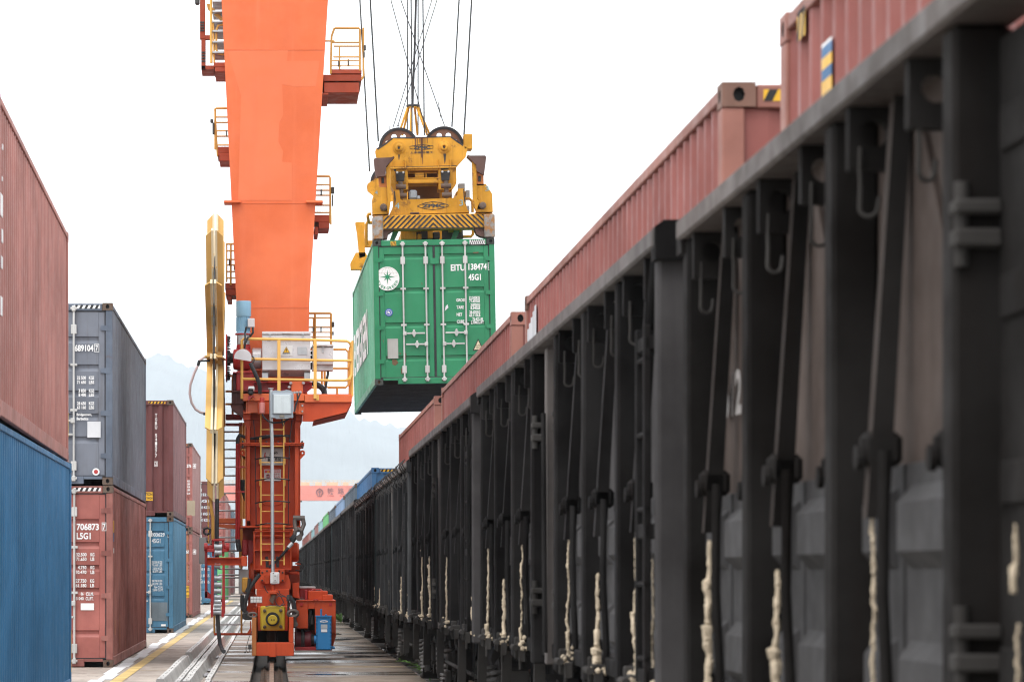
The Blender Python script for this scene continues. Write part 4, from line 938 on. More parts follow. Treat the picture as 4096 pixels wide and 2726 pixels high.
# access hatch ring, signs
hatch = [(395, 700), (400, 650), (450, 615), (535, 605), (620, 615), (672, 650), (685, 700), (690, 950), (680, 1000), (620, 1045), (535, 1058), (450, 1045), (400, 1000), (390, 940), (395, 700)]
part('access_hatch', M['orangered'], lambda b: b.tube([A3.p(x, y, 56.04) for x, y in hatch], 0.012, 6))
sg = part('warning_sign', M['signwhite'], lambda b: b.rect(A3, 412, 402, 668, 596, 56.0, 0.03, 0.004))
part('sign_border', M['screengrey'], lambda b: [b.rect(A3, *q, 55.995, 0.004, 0) for q in ((420, 410, 660, 413), (420, 585, 660, 588), (420, 413, 423, 585), (657, 413, 660, 585))], sg)
part('lightning_mark', M['signred'], lambda b: b.poly(A3, [(452, 450), (466, 452), (458, 492), (474, 488), (455, 546), (462, 500), (440, 508)], 55.99, 0.005), sg, False)
for s_, q in (('止', (505, 436, 548, 486)), ('步', (556, 436, 602, 488)), ('高', (486, 512, 516, 556)), ('压', (520, 510, 562, 556)), ('危', (568, 508, 602, 554)), ('险', (608, 510, 642, 556))): text_at(s_, M['black'], sg, A3, *q, 55.99, 0.02)
sg2 = part('safety_sign', M['signwhite'], lambda b: b.rect(A3, 446, 644, 637, 775, 56.0, 0.03, 0.004))
part('sign_header', M['signred'], lambda b: (b.rect(A3, 454, 652, 629, 684, 55.994, 0.005, 0)), sg2)
part('warning_triangle', M['yellowsign'], lambda b: b.poly(A3, [(476, 681), (508, 681), (492, 656)], 55.988, 0.005), sg2, False)
part('prohibition_ring', M['signred'], lambda b: (b.tube([A3.p(490 + 21 * math.cos(a), 721 + 21 * math.sin(a), 55.99) for a in [2 * math.pi * q / 20 for q in range(21)]], 0.005, 4), b.tube([A3.p(475, 706, 55.988), A3.p(505, 736, 55.988)], 0.005, 4)), sg2)
part('walking_figure', M['black'], lambda b: (b.poly(A3, [(487, 712), (494, 712), (496, 724), (502, 734), (498, 737), (491, 727), (484, 738), (480, 735), (487, 724)], 55.989, 0.004), b.lathe(A3.p(491, 707, 55.99), 'y', [(0.015, 0), (0.015, 0.004)], 10)), sg2, False)
text_at('受限空间', M['signwhite'], sg2, A3, 515, 656, 622, 680, 55.988, 0.02)
text_at('未经许可', M['signred'], sg2, A3, 520, 690, 624, 712, 55.99, 0.02); text_at('严禁入内', M['signred'], sg2, A3, 520, 718, 624, 740, 55.99, 0.02)
# ladder on the leg with rope guard hoops
part('ladder', M['railyellow'], lambda b: ([b.tube([A3.p(x, -60, 55.62), A3.p(x + 2, 1310, 55.55), A3.p(x + 5, 1735, 55.2)], 0.013, 6) for x in (408, 669)] + [b.tube([A3.p(408, y, 55.60), A3.p(669, y, 55.60)], 0.011, 6) for y in (192, 380, 565, 750, 937, 1122, 1308)] + [b.tube([A3.p(412, y, 55.35), A3.p(673, y, 55.35)], 0.011, 6) for y in (1494, 1680)] + [b.rect(A3, x, y, x + 22, y + 62, 55.6, 0.4, 0.004) for x in (390, 668) for y in (276, 520, 765, 1015, 1264)]))
for y in (272, 520, 765, 1020, 1275):
    part('guard_hoop', M['cable'], lambda b: b.tube([A3.p(345, y + 10, 55.7), A3.p(400, y - 2, 55.35), A3.p(470, y - 14, 55.18), A3.p(540, y - 17, 55.15), A3.p(620, y - 14, 55.18), A3.p(690, y - 8, 55.35), A3.p(738, y, 55.7)], 0.012, 6))
for xs in (((325, 80), (345, 300), (350, 800), (355, 1280)), ((765, 80), (738, 300), (722, 800), (722, 1270))):
    part('guard_rope', M['cable'], lambda b: b.tube([A3.p(x, y, 55.68) for x, y in xs], 0.009, 6))
# pivot saddle under the leg
part('saddle', M['orangered'], lambda b: (b.rect(A4, 322, 0, 722, 345, 55.65, 1.4, 0.008), b.rect(A4, 310, -75, 325, 350, 55.5, 1.5, 0.006), b.rect(A4, 708, -75, 724, 350, 55.5, 1.5, 0.006), b.rect(A4, 322, 128, 712, 140, 55.5, 0.2, 0.003), b.rect(A4, 322, -30, 712, -20, 55.5, 0.2, 0.003), b.rect(A4, 318, -80, 712, -70, 55.48, 0.2, 0.003), b.rect(A4, 318, 338, 712, 348, 55.45, 0.3, 0.003)))
for x in (460, 574): part('hydraulic_pin', M['iron'], lambda b: b.tube([A4.p(x, 320, 55.45), A4.p(x - 2, 240, 55.45), A4.p(x - 5, 215, 55.6)], 0.028, 10))
part('pivot_disc', M['orangered'], lambda b: (b.lathe(A4.p(755, 155, 56.1), 'x', [(0.17, -0.05), (0.17, 0.05), (0.14, 0.08), (0.0, 0.08)], 24)))
part('pivot_disc', M['orangered'], lambda b: (b.lathe(A4.p(300, 430, 56.1), 'x', [(0.0, -0.06), (0.22, -0.06), (0.26, -0.03), (0.26, 0.03)], 24)))
part('side_arm', M['deepred'], lambda b: (b.rect(A4, 185, 15, 246, 195, 55.9, 0.5, 0.02), b.poly(A4, [(246, 20), (315, 30), (300, 260), (250, 300)], 56.0, 0.4)), smooth=False)
part('equaliser', M['orangered'], lambda b: (b.rect(A4, 383, 338, 652, 480, 55.25, 1.6, 0.01), b.poly(A4, [(325, 480), (345, 402), (690, 402), (713, 480), (713, 556), (325, 556)], 55.35, 2.2), b.rect(A4, 342, 556, 700, 760, 55.3, 2.4, 0.01)), smooth=False)
bolts(M['iron'], A4, [(407, 376), (457, 358), (590, 358), (627, 376), (405, 462), (627, 462)], 55.25, 0.018, 0.015, cr, 'bolt')
part('pivot_pin', M['orangered'], lambda b: (b.cyl(A4.p(228, 380, 55.9), A4.p(806, 382, 55.9), 0.022, 10), b.rect(A4, 226, 366, 242, 398, 55.87, 0.08), b.rect(A4, 790, 366, 806, 400, 55.87, 0.08), b.rect(A4, 765, 268, 825, 290, 55.9, 0.1)))
part('hose', M['cable'], lambda b: b.tube([A4.p(800, 262, 55.9), A4.p(845, 280, 55.85), A4.p(850, 320, 55.85), A4.p(820, 360, 55.85), A4.p(770, 350, 55.9)], 0.012, 6))
part('bogie_side', M['orangered'], lambda b: (b.poly(A4, [(735, 490), (805, 485), (808, 600), (815, 660), (735, 640)], 55.6, 1.0), b.rect(A4, 305, 760, 345, 1010, 55.3, 3.2, 0.01), b.poly(A4, [(205, 800), (330, 600), (345, 640), (330, 830), (230, 830)], 56.0, 0.3)), smooth=False)
part('bogie_side', M['basketred'], lambda b: b.rect(A4, 700, 300, 812, 690, 56.5, 1.0, 0.01))
part('bogie_side', M['basketred'], lambda b: b.rect(A4, 250, 60, 330, 760, 56.6, 1.0, 0.01))
part('leg_foot', M['basketred'], lambda b: b.rect(A4, 190, -125, 322, 40, 56.3, 0.9, 0.01))
# bogie: cheeks, wheels, buffer
bog = part('bogie', M['orangered'], lambda b: (b.rect(A4, 356, 742, 684, 1010, 54.85, 3.4, 0.01), b.rect(A4, 330, 760, 350, 1120, 55.0, 3.2, 0.01), b.rect(A4, 690, 760, 712, 1120, 55.0, 3.2, 0.01)))
for yw in (55.55, 57.2):
    part('wheel', M['castrust'], lambda b: b.lathe((-0.012, yw, 0.30), 'x', [(0.0, -0.09), (0.12, -0.09), (0.26, -0.075), (0.33, -0.075), (0.33, -0.045), (0.302, -0.042), (0.302, 0.042), (0.33, 0.045), (0.33, 0.075), (0.26, 0.075), (0.12, 0.09), (0.0, 0.09)], 30), bog)
part('wheel_gap_shade', M['black'], lambda b: b.rect(A4, 345, 1008, 700, 1140, 56.3, 1.0, 0), bog)  # added black block stands in for the shaded gap around the wheels
bf = part('buffer', M['bufyellow'], lambda b: (b.rect(A4, 385, 740, 653, 1008, 54.72, 0.12, 0.02),), bog)
part('buffer_ring', M['black'], lambda b: b.lathe(A4.p(518, 882, 54.72), 'y', [(0.118, 0.0), (0.118, -0.14), (0.112, -0.16), (0.08, -0.16)], 28), bog)
part('buffer_cap', M['bufyellow'], lambda b: b.lathe(A4.p(518, 889, 54.55), 'y', [(0.082, 0.0), (0.082, -0.05), (0.07, -0.06), (0.0, -0.06)], 28), bog)
bolts(M['castrust'], A4, [(431, 790), (606, 788), (433, 965), (608, 965)], 54.72, 0.03, 0.03, bog, 'bolt')
bolts(M['black'], A4, [(506, 890), (534, 890)], 54.488, 0.012, 0.004, bog, 'bolt')
# rail sweep frame in front of the wheel
part('sweep_frame', M['orangered'], lambda b: (b.rect(A4, 342, 1137, 750, 1283, 54.45, 0.25, 0.008), b.rect(A4, 484, 1139, 556, 1294, 54.43, 0.03, 0.004), b.rect(A4, 696, 862, 747, 1137, 54.45, 0.9, 0.008)))
part('sweep_frame', paint('ochre_orange', (0.42, 0.14, 0.03, 1), 0.5, rust=0.15), lambda b: (b.rect(A4, 293, 866, 342, 1283, 54.45, 0.9, 0.008)))
part('sweep_bracket', M['orangered'], lambda b: (b.poly(A4, [(272, 905), (285, 905), (290, 1040), (236, 1042), (272, 985)], 54.9, 0.1)), smooth=False)
part('limit_switch', M['iron'], lambda b: (b.rect(A4, 252, 1158, 290, 1210, 54.4, 0.08), b.tube([A4.p(235, 1180, 54.42), A4.p(228, 1215, 54.42), A4.p(245, 1245, 54.42), A4.p(268, 1238, 54.42), A4.p(272, 1205, 54.42)], 0.006, 6), b.tube([A4.p(235, 1175, 54.42), A4.p(262, 1080, 54.5), A4.p(310, 980, 54.5), A4.p(340, 890, 54.6)], 0.006, 6), b.tube([A4.p(210, 1240, 54.42), A4.p(228, 1245, 54.42)], 0.015, 6)))
# cable anchor horn above the buffer, lamp post foot
part('lamp_bracket', M['orangered'], lambda b: (b.poly(A4, [(395, 738), (452, 580), (490, 575), (600, 600), (640, 735)], 54.9, 0.5), b.rect(A4, 486, 572, 566, 612, 54.75, 0.4, 0.01)), smooth=False)
part('bracket_iron', M['castrust'], lambda b: (b.poly(A4, [(500, 620), (560, 620), (535, 660), (525, 720), (505, 705), (480, 680)], 54.78, 0.1)), smooth=False)
for pts in (((570, 600), (610, 640), (640, 700), (600, 745), (560, 720), (540, 670), (580, 630), (660, 640)), ((585, 570), (600, 610), (660, 640), (700, 690)), ((430, 520), (440, 560), (470, 600)), ((440, 745), (490, 735), (600, 740), (650, 720))):
    part('wire', M['cable'], lambda b: b.tube([A4.p(x, y, 54.7) for x, y in pts], 0.009, 6))
part('sensor', M['iron'], lambda b: (b.poly(A4, [(672, 620), (705, 615), (700, 670), (668, 690)], 54.7, 0.12), b.tube([A4.p(712, 695, 54.7), A4.p(698, 745, 54.75)], 0.014, 6), b.tube([A4.p(690, 670, 54.75), A4.p(690, 800, 54.8)], 0.02, 6)), smooth=False)
rf = part('reflector_panel', M['plug'], lambda b: [b.rect(A4, 279 + q * 31.3, 640 + r_ * 33, 307 + q * 31.3, 670 + r_ * 33, 54.9, 0.03, 0.004) for q in range(4) for r_ in range(2)])
part('panel_back', M['screengrey'], lambda b: b.rect(A4, 276, 637, 406, 708, 54.925, 0.02, 0), rf)
# shackles and anchor chain on both sides
def loop(fr, cx, cy, rx, ry, y, r, tilt=0.0):
    return [fr.p(cx + rx * math.cos(a) * math.cos(tilt) - ry * math.sin(a) * math.sin(tilt), cy + rx * math.cos(a) * math.sin(tilt) + ry * math.sin(a) * math.cos(tilt), y) for a in [2 * math.pi * q / 18 for q in range(19)]]
M['shackle'] = paint('shackle_steel', (0.12, 0.10, 0.09, 1), 0.5, var=0.3, rust=0.4, metal=0.3)
part('shackle', M['shackle'], lambda b: (b.tube([A3.p(800, 1195, 55.4), A3.p(795, 1240, 55.4), A3.p(800, 1310, 55.38), A3.p(835, 1335, 55.36), A3.p(875, 1330, 55.38), A3.p(900, 1270, 55.4), A3.p(885, 1195, 55.4)], 0.038, 10), b.cyl(A3.p(775, 1195, 55.4), A3.p(910, 1200, 55.4), 0.045, 10)))
part('shackle', M['shackle'], lambda b: (b.tube([A3.p(790, 1410, 55.36), A3.p(800, 1350, 55.34), A3.p(835, 1320, 55.34), A3.p(870, 1340, 55.34), A3.p(875, 1380, 55.36), A3.p(845, 1425, 55.36)], 0.036, 10), b.lathe(A3.p(846, 1425, 55.3), 'y', [(0.055, 0.05), (0.055, -0.06)], 12)))
part('rope_socket', M['galv'], lambda b: b.cyl(A4.p(730, 60, 55.3), A4.p(685, 110, 55.25), 0.035, 10))
part('anchor_rope', M['cable'], lambda b: (b.tube([A3.p(800, 1400, 55.36), A3.p(770, 1440, 55.33), A4.p(735, 50, 55.3)], [0.05, 0.06, 0.03], 8), b.tube([A4.p(685, 110, 55.25), A4.p(620, 190, 55.25), A4.p(560, 250, 55.35), A4.p(480, 320, 55.4)], 0.024, 8)))
part('shackle', M['shackle'], lambda b: (b.tube(loop(A4, 740, 823, 52, 33, 54.6, 0), 0.03, 8), b.tube([A4.p(745, 830, 54.62), A4.p(758, 900, 54.62), A4.p(765, 940, 54.62)], 0.036, 8), b.lathe(A4.p(766, 940, 54.6), 'y', [(0.045, 0.05), (0.045, -0.05)], 10)))
part('shackle', M['shackle'], lambda b: (b.tube(loop(A4, 300, 838, 45, 24, 54.7, 0), 0.02, 8)))
part('rubber_coil', M['black'], lambda b: [b.tube(loop(A4, 248, 832 + q * 12, 44, 8, 54.8, 0), 0.025, 8) for q in range(4)])
# heavy cables down the left of the bogie
for pts in (((378, 395), (320, 470), (262, 560), (222, 690), (215, 790), (240, 815)), ((190, 620), (185, 700), (190, 770), (230, 810)), ((268, 440), (262, 530), (235, 590))):
    part('cable', M['cable'], lambda b: b.tube([A4.p(x, y, 55.0) for x, y in pts], 0.034, 8))
part('cable', M['cable'], lambda b: b.tube([A4.p(x, y, 55.1) for x, y in ((700, 640), (740, 690), (755, 760), (750, 980))], 0.04, 8))
part('junction_box', M['screengrey'], lambda b: b.rect(A4, 148, 340, 258, 612, 55.35, 0.25, 0.01))
part('junction_box', paint('ochre_box', (0.50, 0.25, 0.03, 1), 0.5), lambda b: (b.rect(A4, 184, 428, 256, 592, 55.15, 0.18, 0.02)))
part('control_panel', M['orangered'], lambda b: (b.rect(A4, 430, 405, 482, 500, 55.18, 0.07, 0.004)))
# drive: red covers, motor drum and blue gearbox
drv = part('drive_cover', M['orangered'], lambda b: (b.rect(A4, 778, 680, 905, 985, 55.25, 1.9, 0.008), b.rect(A4, 765, 985, 1160, 1205, 56.2, 0.9, 0), b.rect(A4, 980, 680, 1207, 1040, 55.25, 1.9, 0.008), b.rect(A4, 905, 680, 980, 772, 55.25, 1.9, 0.008), b.rect(A4, 778, 676, 1207, 688, 55.22, 1.96, 0.004), b.rect(A4, 905, 576, 1120, 676, 55.55, 1.0, 0.01), b.rect(A4, 1060, 618, 1175, 676, 55.5, 1.3, 0.008), b.poly(A4, [(1160, 1040), (1212, 1040), (1205, 1080), (1165, 1215), (1160, 1215)], 55.3, 1.6)), smooth=False)
part('cover_hinge', M['deepred'], lambda b: [b.rect(A4, x, 706, x + 32, 740, 55.235, 0.02, 0.004) for x in (816, 1134)], drv)
part('cover_handle', M['deepred'], lambda b: (b.tube([A4.p(965, 680, 55.22), A4.p(975, 668, 55.2), A4.p(1005, 668, 55.2), A4.p(1015, 680, 55.22)], 0.008, 6), b.tube([A4.p(940, 580, 55.6), A4.p(960, 560, 55.7), A4.p(1040, 560, 55.7), A4.p(1060, 578, 55.6)], 0.014, 6)), drv)
part('drive_box', M['deepred'], lambda b: (b.rect(A4, 812, 545, 985, 662, 56.2, 1.0, 0.008), b.rect(A4, 870, 570, 900, 676, 55.7, 0.8)), drv)
part('box_lid', M['plug'], lambda b: b.rect(A4, 810, 529, 986, 546, 56.18, 1.04, 0.004), drv)
part('brake_gear', M['iron'], lambda b: (b.tube([A4.p(938, 790, 55.3), A4.p(915, 880, 55.3), A4.p(910, 960, 55.35)], 0.014, 6), b.rect(A4, 928, 842, 958, 942, 55.33, 0.1, 0.01), b.rect(A4, 905, 772, 985, 1000, 55.9, 0.1)), drv)
part('motor_drum', paint('maroon_motor', (0.16, 0.012, 0.02, 1), 0.45, var=0.3), lambda b: (b.lathe(A4.p(758, 1100, 55.5), 'x', [(0.13, 0.0), (0.145, 0.02), (0.145, 0.26), (0.13, 0.28)], 24), b.lathe(A4.p(868, 1100, 55.5), 'x', [(0.14, 0), (0.14, 0.10), (0.1, 0.11)], 24)), drv)
part('coupling', M['iron'], lambda b: (b.lathe(A4.p(828, 1100, 55.5), 'x', [(0.17, 0), (0.18, 0.01), (0.18, 0.05), (0.17, 0.06)], 24), b.lathe(A4.p(930, 1110, 55.5), 'x', [(0.10, 0), (0.10, 0.06), (0.06, 0.09)], 20)), drv)
part('drive_bed', M['deepred'], lambda b: b.rect(A4, 760, 1185, 1165, 1225, 55.2, 1.9, 0.006), drv)
gb = part('gearbox', M['gearblue'], lambda b: (b.rect(A4, 992, 850, 1160, 1218, 54.95, 0.32, 0.02), b.rect(A4, 1037, 770, 1058, 850, 55.05, 0.05, 0.01), b.rect(A4, 1088, 830, 1112, 850, 55.05, 0.06, 0.01), b.rect(A4, 984, 846, 1166, 858, 54.93, 0.36, 0.004), b.cyl(A4.p(970, 1105, 55.2), A4.p(992, 1105, 55.2), 0.07, 14), b.cyl(A4.p(1158, 1190, 55.05), A4.p(1196, 1195, 55.05), 0.025, 8)))
bolts(M['gearblue'], A4, [(1000, 880 + q * 43) for q in range(8)] + [(1152, 880 + q * 43) for q in range(8)] + [(1000 + q * 30, 1208) for q in range(6)] + [(1000 + q * 30, 864) for q in range(6)], 54.95, 0.014, 0.012, gb, 'bolt')
part('name_plate', M['plug'], lambda b: (b.lathe(A4.p(1077, 908, 54.948), 'y', [(0.001, 0.0), (0.001, -0.001)], 4), b.poly(A4, [(1077 + 44 * math.cos(a), 908 + 14 * math.sin(a)) for a in [2 * math.pi * q / 20 for q in range(20)]], 54.94, 0.008)), gb, False)
part('name_plate', M['galv'], lambda b: (b.rect(A4, 1044, 940, 1115, 985, 54.94, 0.008, 0)), gb)
part('name_plate', M['plug'], lambda b: (b.rect(A4, 1047, 992, 1112, 1023, 54.94, 0.008, 0)), gb)
text_at('ZPMC', M['gearblue'], gb, A4, 1048, 900, 1106, 917, 54.936, 0.03)

# platform with railings
part('platform_deck', M['orange'], lambda b: (b.rect(A2, 325, 1045, 1200, 1150, 55.38, 0.12, 0.006), b.rect(A2, 1205, 1062, 1880, 1168, 55.38, 0.12, 0.006), b.rect(A2, 325, 1050, 1880, 1075, 55.5, 2.0, 0)))
part('platform_girder', M['orange'], lambda b: (b.rect(A2, 385, 1155, 1130, 1320, 55.48, 0.3, 0.008), b.rect(A2, 372, 1155, 386, 1320, 55.42, 0.6, 0.003), b.rect(A2, 1122, 1165, 1136, 1330, 55.42, 0.6, 0.003), b.rect(A2, 330, 1312, 440, 1326, 55.40, 0.5, 0.003), b.rect(A2, 1080, 1325, 1190, 1336, 55.40, 0.5, 0.003)))
part('platform_girder', M['orangered'], lambda b: (b.rect(A2, 330, 1322, 432, 1420, 55.6, 0.5, 0.006), b.rect(A2, 1082, 1334, 1172, 1430, 55.6, 0.5, 0.006), b.rect(A2, 430, 1320, 1085, 1420, 55.95, 0.6, 0.006)))
part('cantilever_bracket', M['orangered'], lambda b: [b.poly(A2, [(1195, 1170), (1880, 1170), (1872, 1200), (1810, 1325), (1335, 1440), (1175, 1440), (1175, 1330)], y, 0.1) for y in (55.45, 56.0, 56.6, 57.2)] + [b.poly(A2, [(1335, 1425), (1335, 1440), (1812, 1325), (1872, 1205), (1862, 1200), (1800, 1312)], 55.45, 1.85)], smooth=False)
bolts(M['galv'], A2, [(1174, 1218), (1174, 1300)], 55.42, 0.02, 0.02, cr, 'bracket_bolt')
part('bracket_plate', M['orange'], lambda b: b.rect(A2, 1140, 1172, 1200, 1330, 55.43, 0.03, 0.004))
part('reel_bracket', paint('dark_crane_red', (0.10, 0.018, 0.014, 1), 0.5, rust=0.2), lambda b: (b.poly(A2, [(148, 1205), (330, 1205), (335, 1395), (310, 1360), (170, 1270)], 55.7, 0.6), b.rect(A2, 165, 1020, 330, 1200, 55.7, 0.6, 0.008), b.rect(A2, 178, 745, 295, 1000, 55.7, 0.6, 0.01), b.rect(A2, 160, 1000, 420, 1022, 55.6, 0.8, 0.004), b.rect(A2, 222, 1030, 232, 1180, 55.62, 0.1, 0)), smooth=False)
def railing(b, path, zs, r=0.021):
    for z in zs: b.tube([(x, y, z) for x, y in path], r, 8)
zt, zm, zl, zd = (A2.p(0, q, 55.35)[2] for q in (265, 550, 835, 1120))
zt2, zm2, zl2 = (A2.p(0, q, 55.35)[2] for q in (298, 578, 860))
xa, xb, xc, xd = (A2.p(q, 0, 55.35)[0] for q in (312, 840, 1356, 1872))
part('handrail', M['railyellow'], lambda b: (b.tube([(xa, 55.35, zd), (xa, 55.35, zt - 0.03), (xa + 0.03, 55.35, zt), (xb, 55.35, zt - 0.01), (xc, 55.35, zt2 + 0.02), (xd - 0.08, 55.35, zt2), (xd - 0.02, 55.36, zt2 - 0.03), (xd, 55.4, zt2 - 0.1), (xd, 55.4, zl2 + 0.1), (xd - 0.03, 55.37, zl2 + 0.03), (xd - 0.1, 55.35, zl2)], 0.024, 8), b.tube([(xa, 55.35, zl), (xd - 0.1, 55.35, zl2)], 0.022, 8), b.tube([(xa, 55.35, zm), (xd, 55.36, zm2)], 0.022, 8),
    b.box(xb - 0.028, xb + 0.028, 55.33, 55.37, zd + 0.1, zt, 0.005), b.box(xc - 0.028, xc + 0.028, 55.33, 55.37, zd, zt2 + 0.02, 0.005), b.rect(A2, 1366, 1062, 1412, 1140, 55.355, 0.02, 0.002)))
zside = (zt2 + 0.0, zm2, zl2)
part('handrail', M['railyellow'], lambda b: ([b.tube([(xd + 0.02, 55.45, z), (xd + 0.02, 57.4, z)], 0.021, 8) for z in zside] + [b.tube([(xd + 0.02, y, zd + 0.05), (xd + 0.02, y, zt2)], 0.021, 8) for y in (55.45, 56.1, 56.8, 57.4)]))
xe = xd - 0.75
part('handrail', M['railyellow'], lambda b: ([b.tube([(x0 + 0.05, 57.4, zl2), (x0, 57.4, zl2 + 0.05), (x0, 57.4, zt2 - 0.05), (x0 + 0.05, 57.4, zt2), (x1 - 0.05, 57.4, zt2), (x1, 57.4, zt2 - 0.05), (x1, 57.4, zl2 + 0.05), (x1 - 0.05, 57.4, zl2), (x0 + 0.05, 57.4, zl2)], 0.021, 8) for x0, x1 in ((xd - 0.42, xd + 0.0), (xd - 1.35, xd - 0.47))] + [b.tube([(x0, 57.4, zm2), (x1, 57.4, zm2)], 0.02, 8) for x0, x1 in ((xd - 0.42, xd), (xd - 1.35, xd - 0.47))] + [b.tube([(x, 57.4, zd), (x, 57.4, zl2)], 0.02, 8) for x in (xd - 0.2, xd - 0.8)]))
part('handrail', M['railyellow'], lambda b: ([b.tube([U4.p(395, y, 57.6), U4.p(470, y, 57.6)], 0.02, 8) for y in (788, 910, 1010)] + [b.tube([U4.p(452, 780, 57.6), U4.p(452, 1090, 57.6)], 0.02, 8)]))
# cabinets, beam and reducer on the platform
cab = part('electric_cabinet', M['cabinet'], lambda b: (b.rect(A2, 600, 206, 1292, 712, 55.55, 0.55, 0.008), b.rect(A2, 598, 160, 1294, 202, 55.53, 0.6, 0.008), b.rect(A2, 892, 174, 1003, 192, 55.51, 0.02, 0.003), b.prism([(q[1], q[2]) for q in (A2.p(0, 712, 55.55), A2.p(0, 712, 56.1), A2.p(0, 806, 56.1), A2.p(0, 806, 55.75))], 'x', A2.p(602, 0, 55.6)[0], A2.p(1290, 0, 55.6)[0])), smooth=False)
part('cabinet_foot', M['galv'], lambda b: [b.rect(A2, x, 748, x + 90, 862, 55.58, 0.3, 0.006) for x in (598, 1198)], cab)
part('latch', M['galv'], lambda b: [b.tube([A2.p(x, 190, 55.52), A2.p(x - 12, 205, 55.51), A2.p(x, 235, 55.51), A2.p(x + 12, 205, 55.51), A2.p(x, 190, 55.52)], 0.006, 5) for x in (711, 1182)] + [b.rect(A2, x - 10, 232, x + 10, 290, 55.53, 0.02, 0.003) for x in (711, 1182)], cab)
wp = part('warning_plate', M['signwhite'], lambda b: b.rect(A2, 860, 360, 1034, 508, 55.535, 0.012, 0.002), cab)
part('warning_triangle', M['black'], lambda b: b.poly(A2, [(897, 464), (996, 464), (946, 376)], 55.53, 0.004), wp, False)
part('warning_triangle', M['yellowsign'], lambda b: b.poly(A2, [(905, 459), (988, 459), (946, 385)], 55.526, 0.003), wp, False)
part('lightning_mark', M['black'], lambda b: b.poly(A2, [(948, 400), (935, 428), (946, 426), (944, 452), (957, 420), (946, 422), (955, 402)], 55.522, 0.003), wp, False)
text_at('高压危险', M['black'], wp, A2, 890, 468, 1002, 482, 55.53, 0.01)
part('name_plate', M['galv'], lambda b: b.rect(A2, 1106, 380, 1238, 492, 55.538, 0.01, 0.002), cab)
cab2 = part('electric_cabinet', M['cabinet'], lambda b: (b.rect(A2, 1316, 386, 1618, 632, 55.6, 0.4, 0.008), b.rect(A2, 1313, 344, 1620, 376, 55.58, 0.45, 0.008), b.rect(A2, 1410, 347, 1522, 366, 55.56, 0.02, 0.003), b.rect(A2, 1310, 632, 1612, 718, 55.72, 0.28, 0.006), b.rect(A2, 1300, 376, 1618, 386, 55.65, 0.35, 0)))
part('latch', M['galv'], lambda b: (b.tube([A2.p(1466, 372, 55.57), A2.p(1454, 385, 55.57), A2.p(1466, 412, 55.57), A2.p(1478, 385, 55.57), A2.p(1466, 372, 55.57)], 0.006, 5), b.rect(A2, 1454, 412, 1477, 465, 55.585, 0.02, 0.004)), cab2)
part('cabinet_link', M['iron'], lambda b: [b.rect(A2, 1290, y, 1316, y + 50, 55.75, 0.1, 0.01) for y in (440, 500, 600, 650)], cab)
part('machine_beam', M['deepred'], lambda b: (b.rect(A2, 415, 876, 1310, 890, 55.6, 0.5, 0.003), b.poly(A2, [(420, 890), (1312, 890), (1310, 960), (1220, 1028), (1185, 1028), (1185, 1000), (420, 1000)], 55.75, 0.3), b.rect(A2, 415, 1000, 1190, 1020, 55.6, 0.5, 0.003), b.rect(A2, 712, 888, 720, 1000, 55.65, 0.1, 0)), smooth=False)
part('cover_plate', M['orange'], lambda b: (b.rect(A2, 1016, 872, 1182, 1050, 55.55, 0.05, 0.004),))
part('leg_hump', M['orange'], lambda b: b.rect(A2, 480, 700, 600, 840, 56.2, 0.3, 0.01))
bolts(M['galv'], A2, [(1007, 898), (1188, 898), (985, 955), (1060, 1035), (1100, 1033), (1144, 1030)], 55.55, 0.03, 0.03, cr, 'bolt')
red_ = part('reducer', M['deepred'], lambda b: (b.lathe(A2.p(318, 560, 55.75), 'x', [(0.12, -0.16), (0.17, -0.15), (0.19, -0.08), (0.19, 0.10), (0.16, 0.15), (0.10, 0.16)], 28), b.lathe(A2.p(335, 420, 55.75), 'z', [(0.13, -0.1), (0.12, 0.06), (0.12, 0.08)], 24), b.rect(A2, 230, 720, 480, 1010, 55.6, 0.6, 0.02), b.rect(A2, 180, 735, 490, 752, 55.55, 0.7, 0.004)))
part('motor_flange', M['deepred'], lambda b: b.lathe(A2.p(330, 212, 55.75), 'z', [(0.138, 0.0), (0.138, 0.025)], 24), red_)
part('reducer_cover', M['cabinet'], lambda b: (b.prism([(q[0], q[2]) for q in [A2.p(x, y, 55.2) for x, y in [(200, 545)] + [(325 + 125 * math.cos(a), 535 - 125 * math.sin(a)) for a in [math.pi * (1 - q / 14) for q in range(15)]] + [(445, 587)]]], 'y', 55.2, 55.24)), red_, False)
part('reducer_neck', M['galv'], lambda b: (b.lathe(A2.p(330, 345, 55.75), 'z', [(0.112, 0.0), (0.112, 0.155)], 24),), red_)
part('brake_drum', M['cabinet'], lambda b: b.lathe(A2.p(460, 545, 55.9), 'x', [(0.172, 0.0), (0.18, 0.01), (0.18, 0.15), (0.172, 0.16)], 32), red_)
mot = part('motor', M['motorblue'], lambda b: (b.lathe(U4.p(535, 465, 55.75), 'z', [(0.135, 0.0), (0.135, 0.025), (0.115, 0.035), (0.108, 0.06), (0.108, 0.30), (0.12, 0.31)], 26), b.lathe(U4.p(538, 325, 55.75), 'z', [(0.124, 0.0), (0.128, 0.015), (0.128, 0.25), (0.122, 0.265), (0.0, 0.268)], 28)))
for k in range(20):
    a = 2 * math.pi * k / 20; c0 = U4.p(535, 440, 55.75)
    b = MB(); b.box(-0.004, 0.004, 0.10, 0.122, 0, 0.24); me = b.mesh('fin', M['motorblue'], False)
    inst(me, 'fin', mot, (c0[0], c0[1] - YC, c0[2]), (0, 0, a))
part('terminal_box', M['cabinet'], lambda b: (b.rect(U4, 570, 338, 624, 408, 55.55, 0.12, 0.008)), mot)
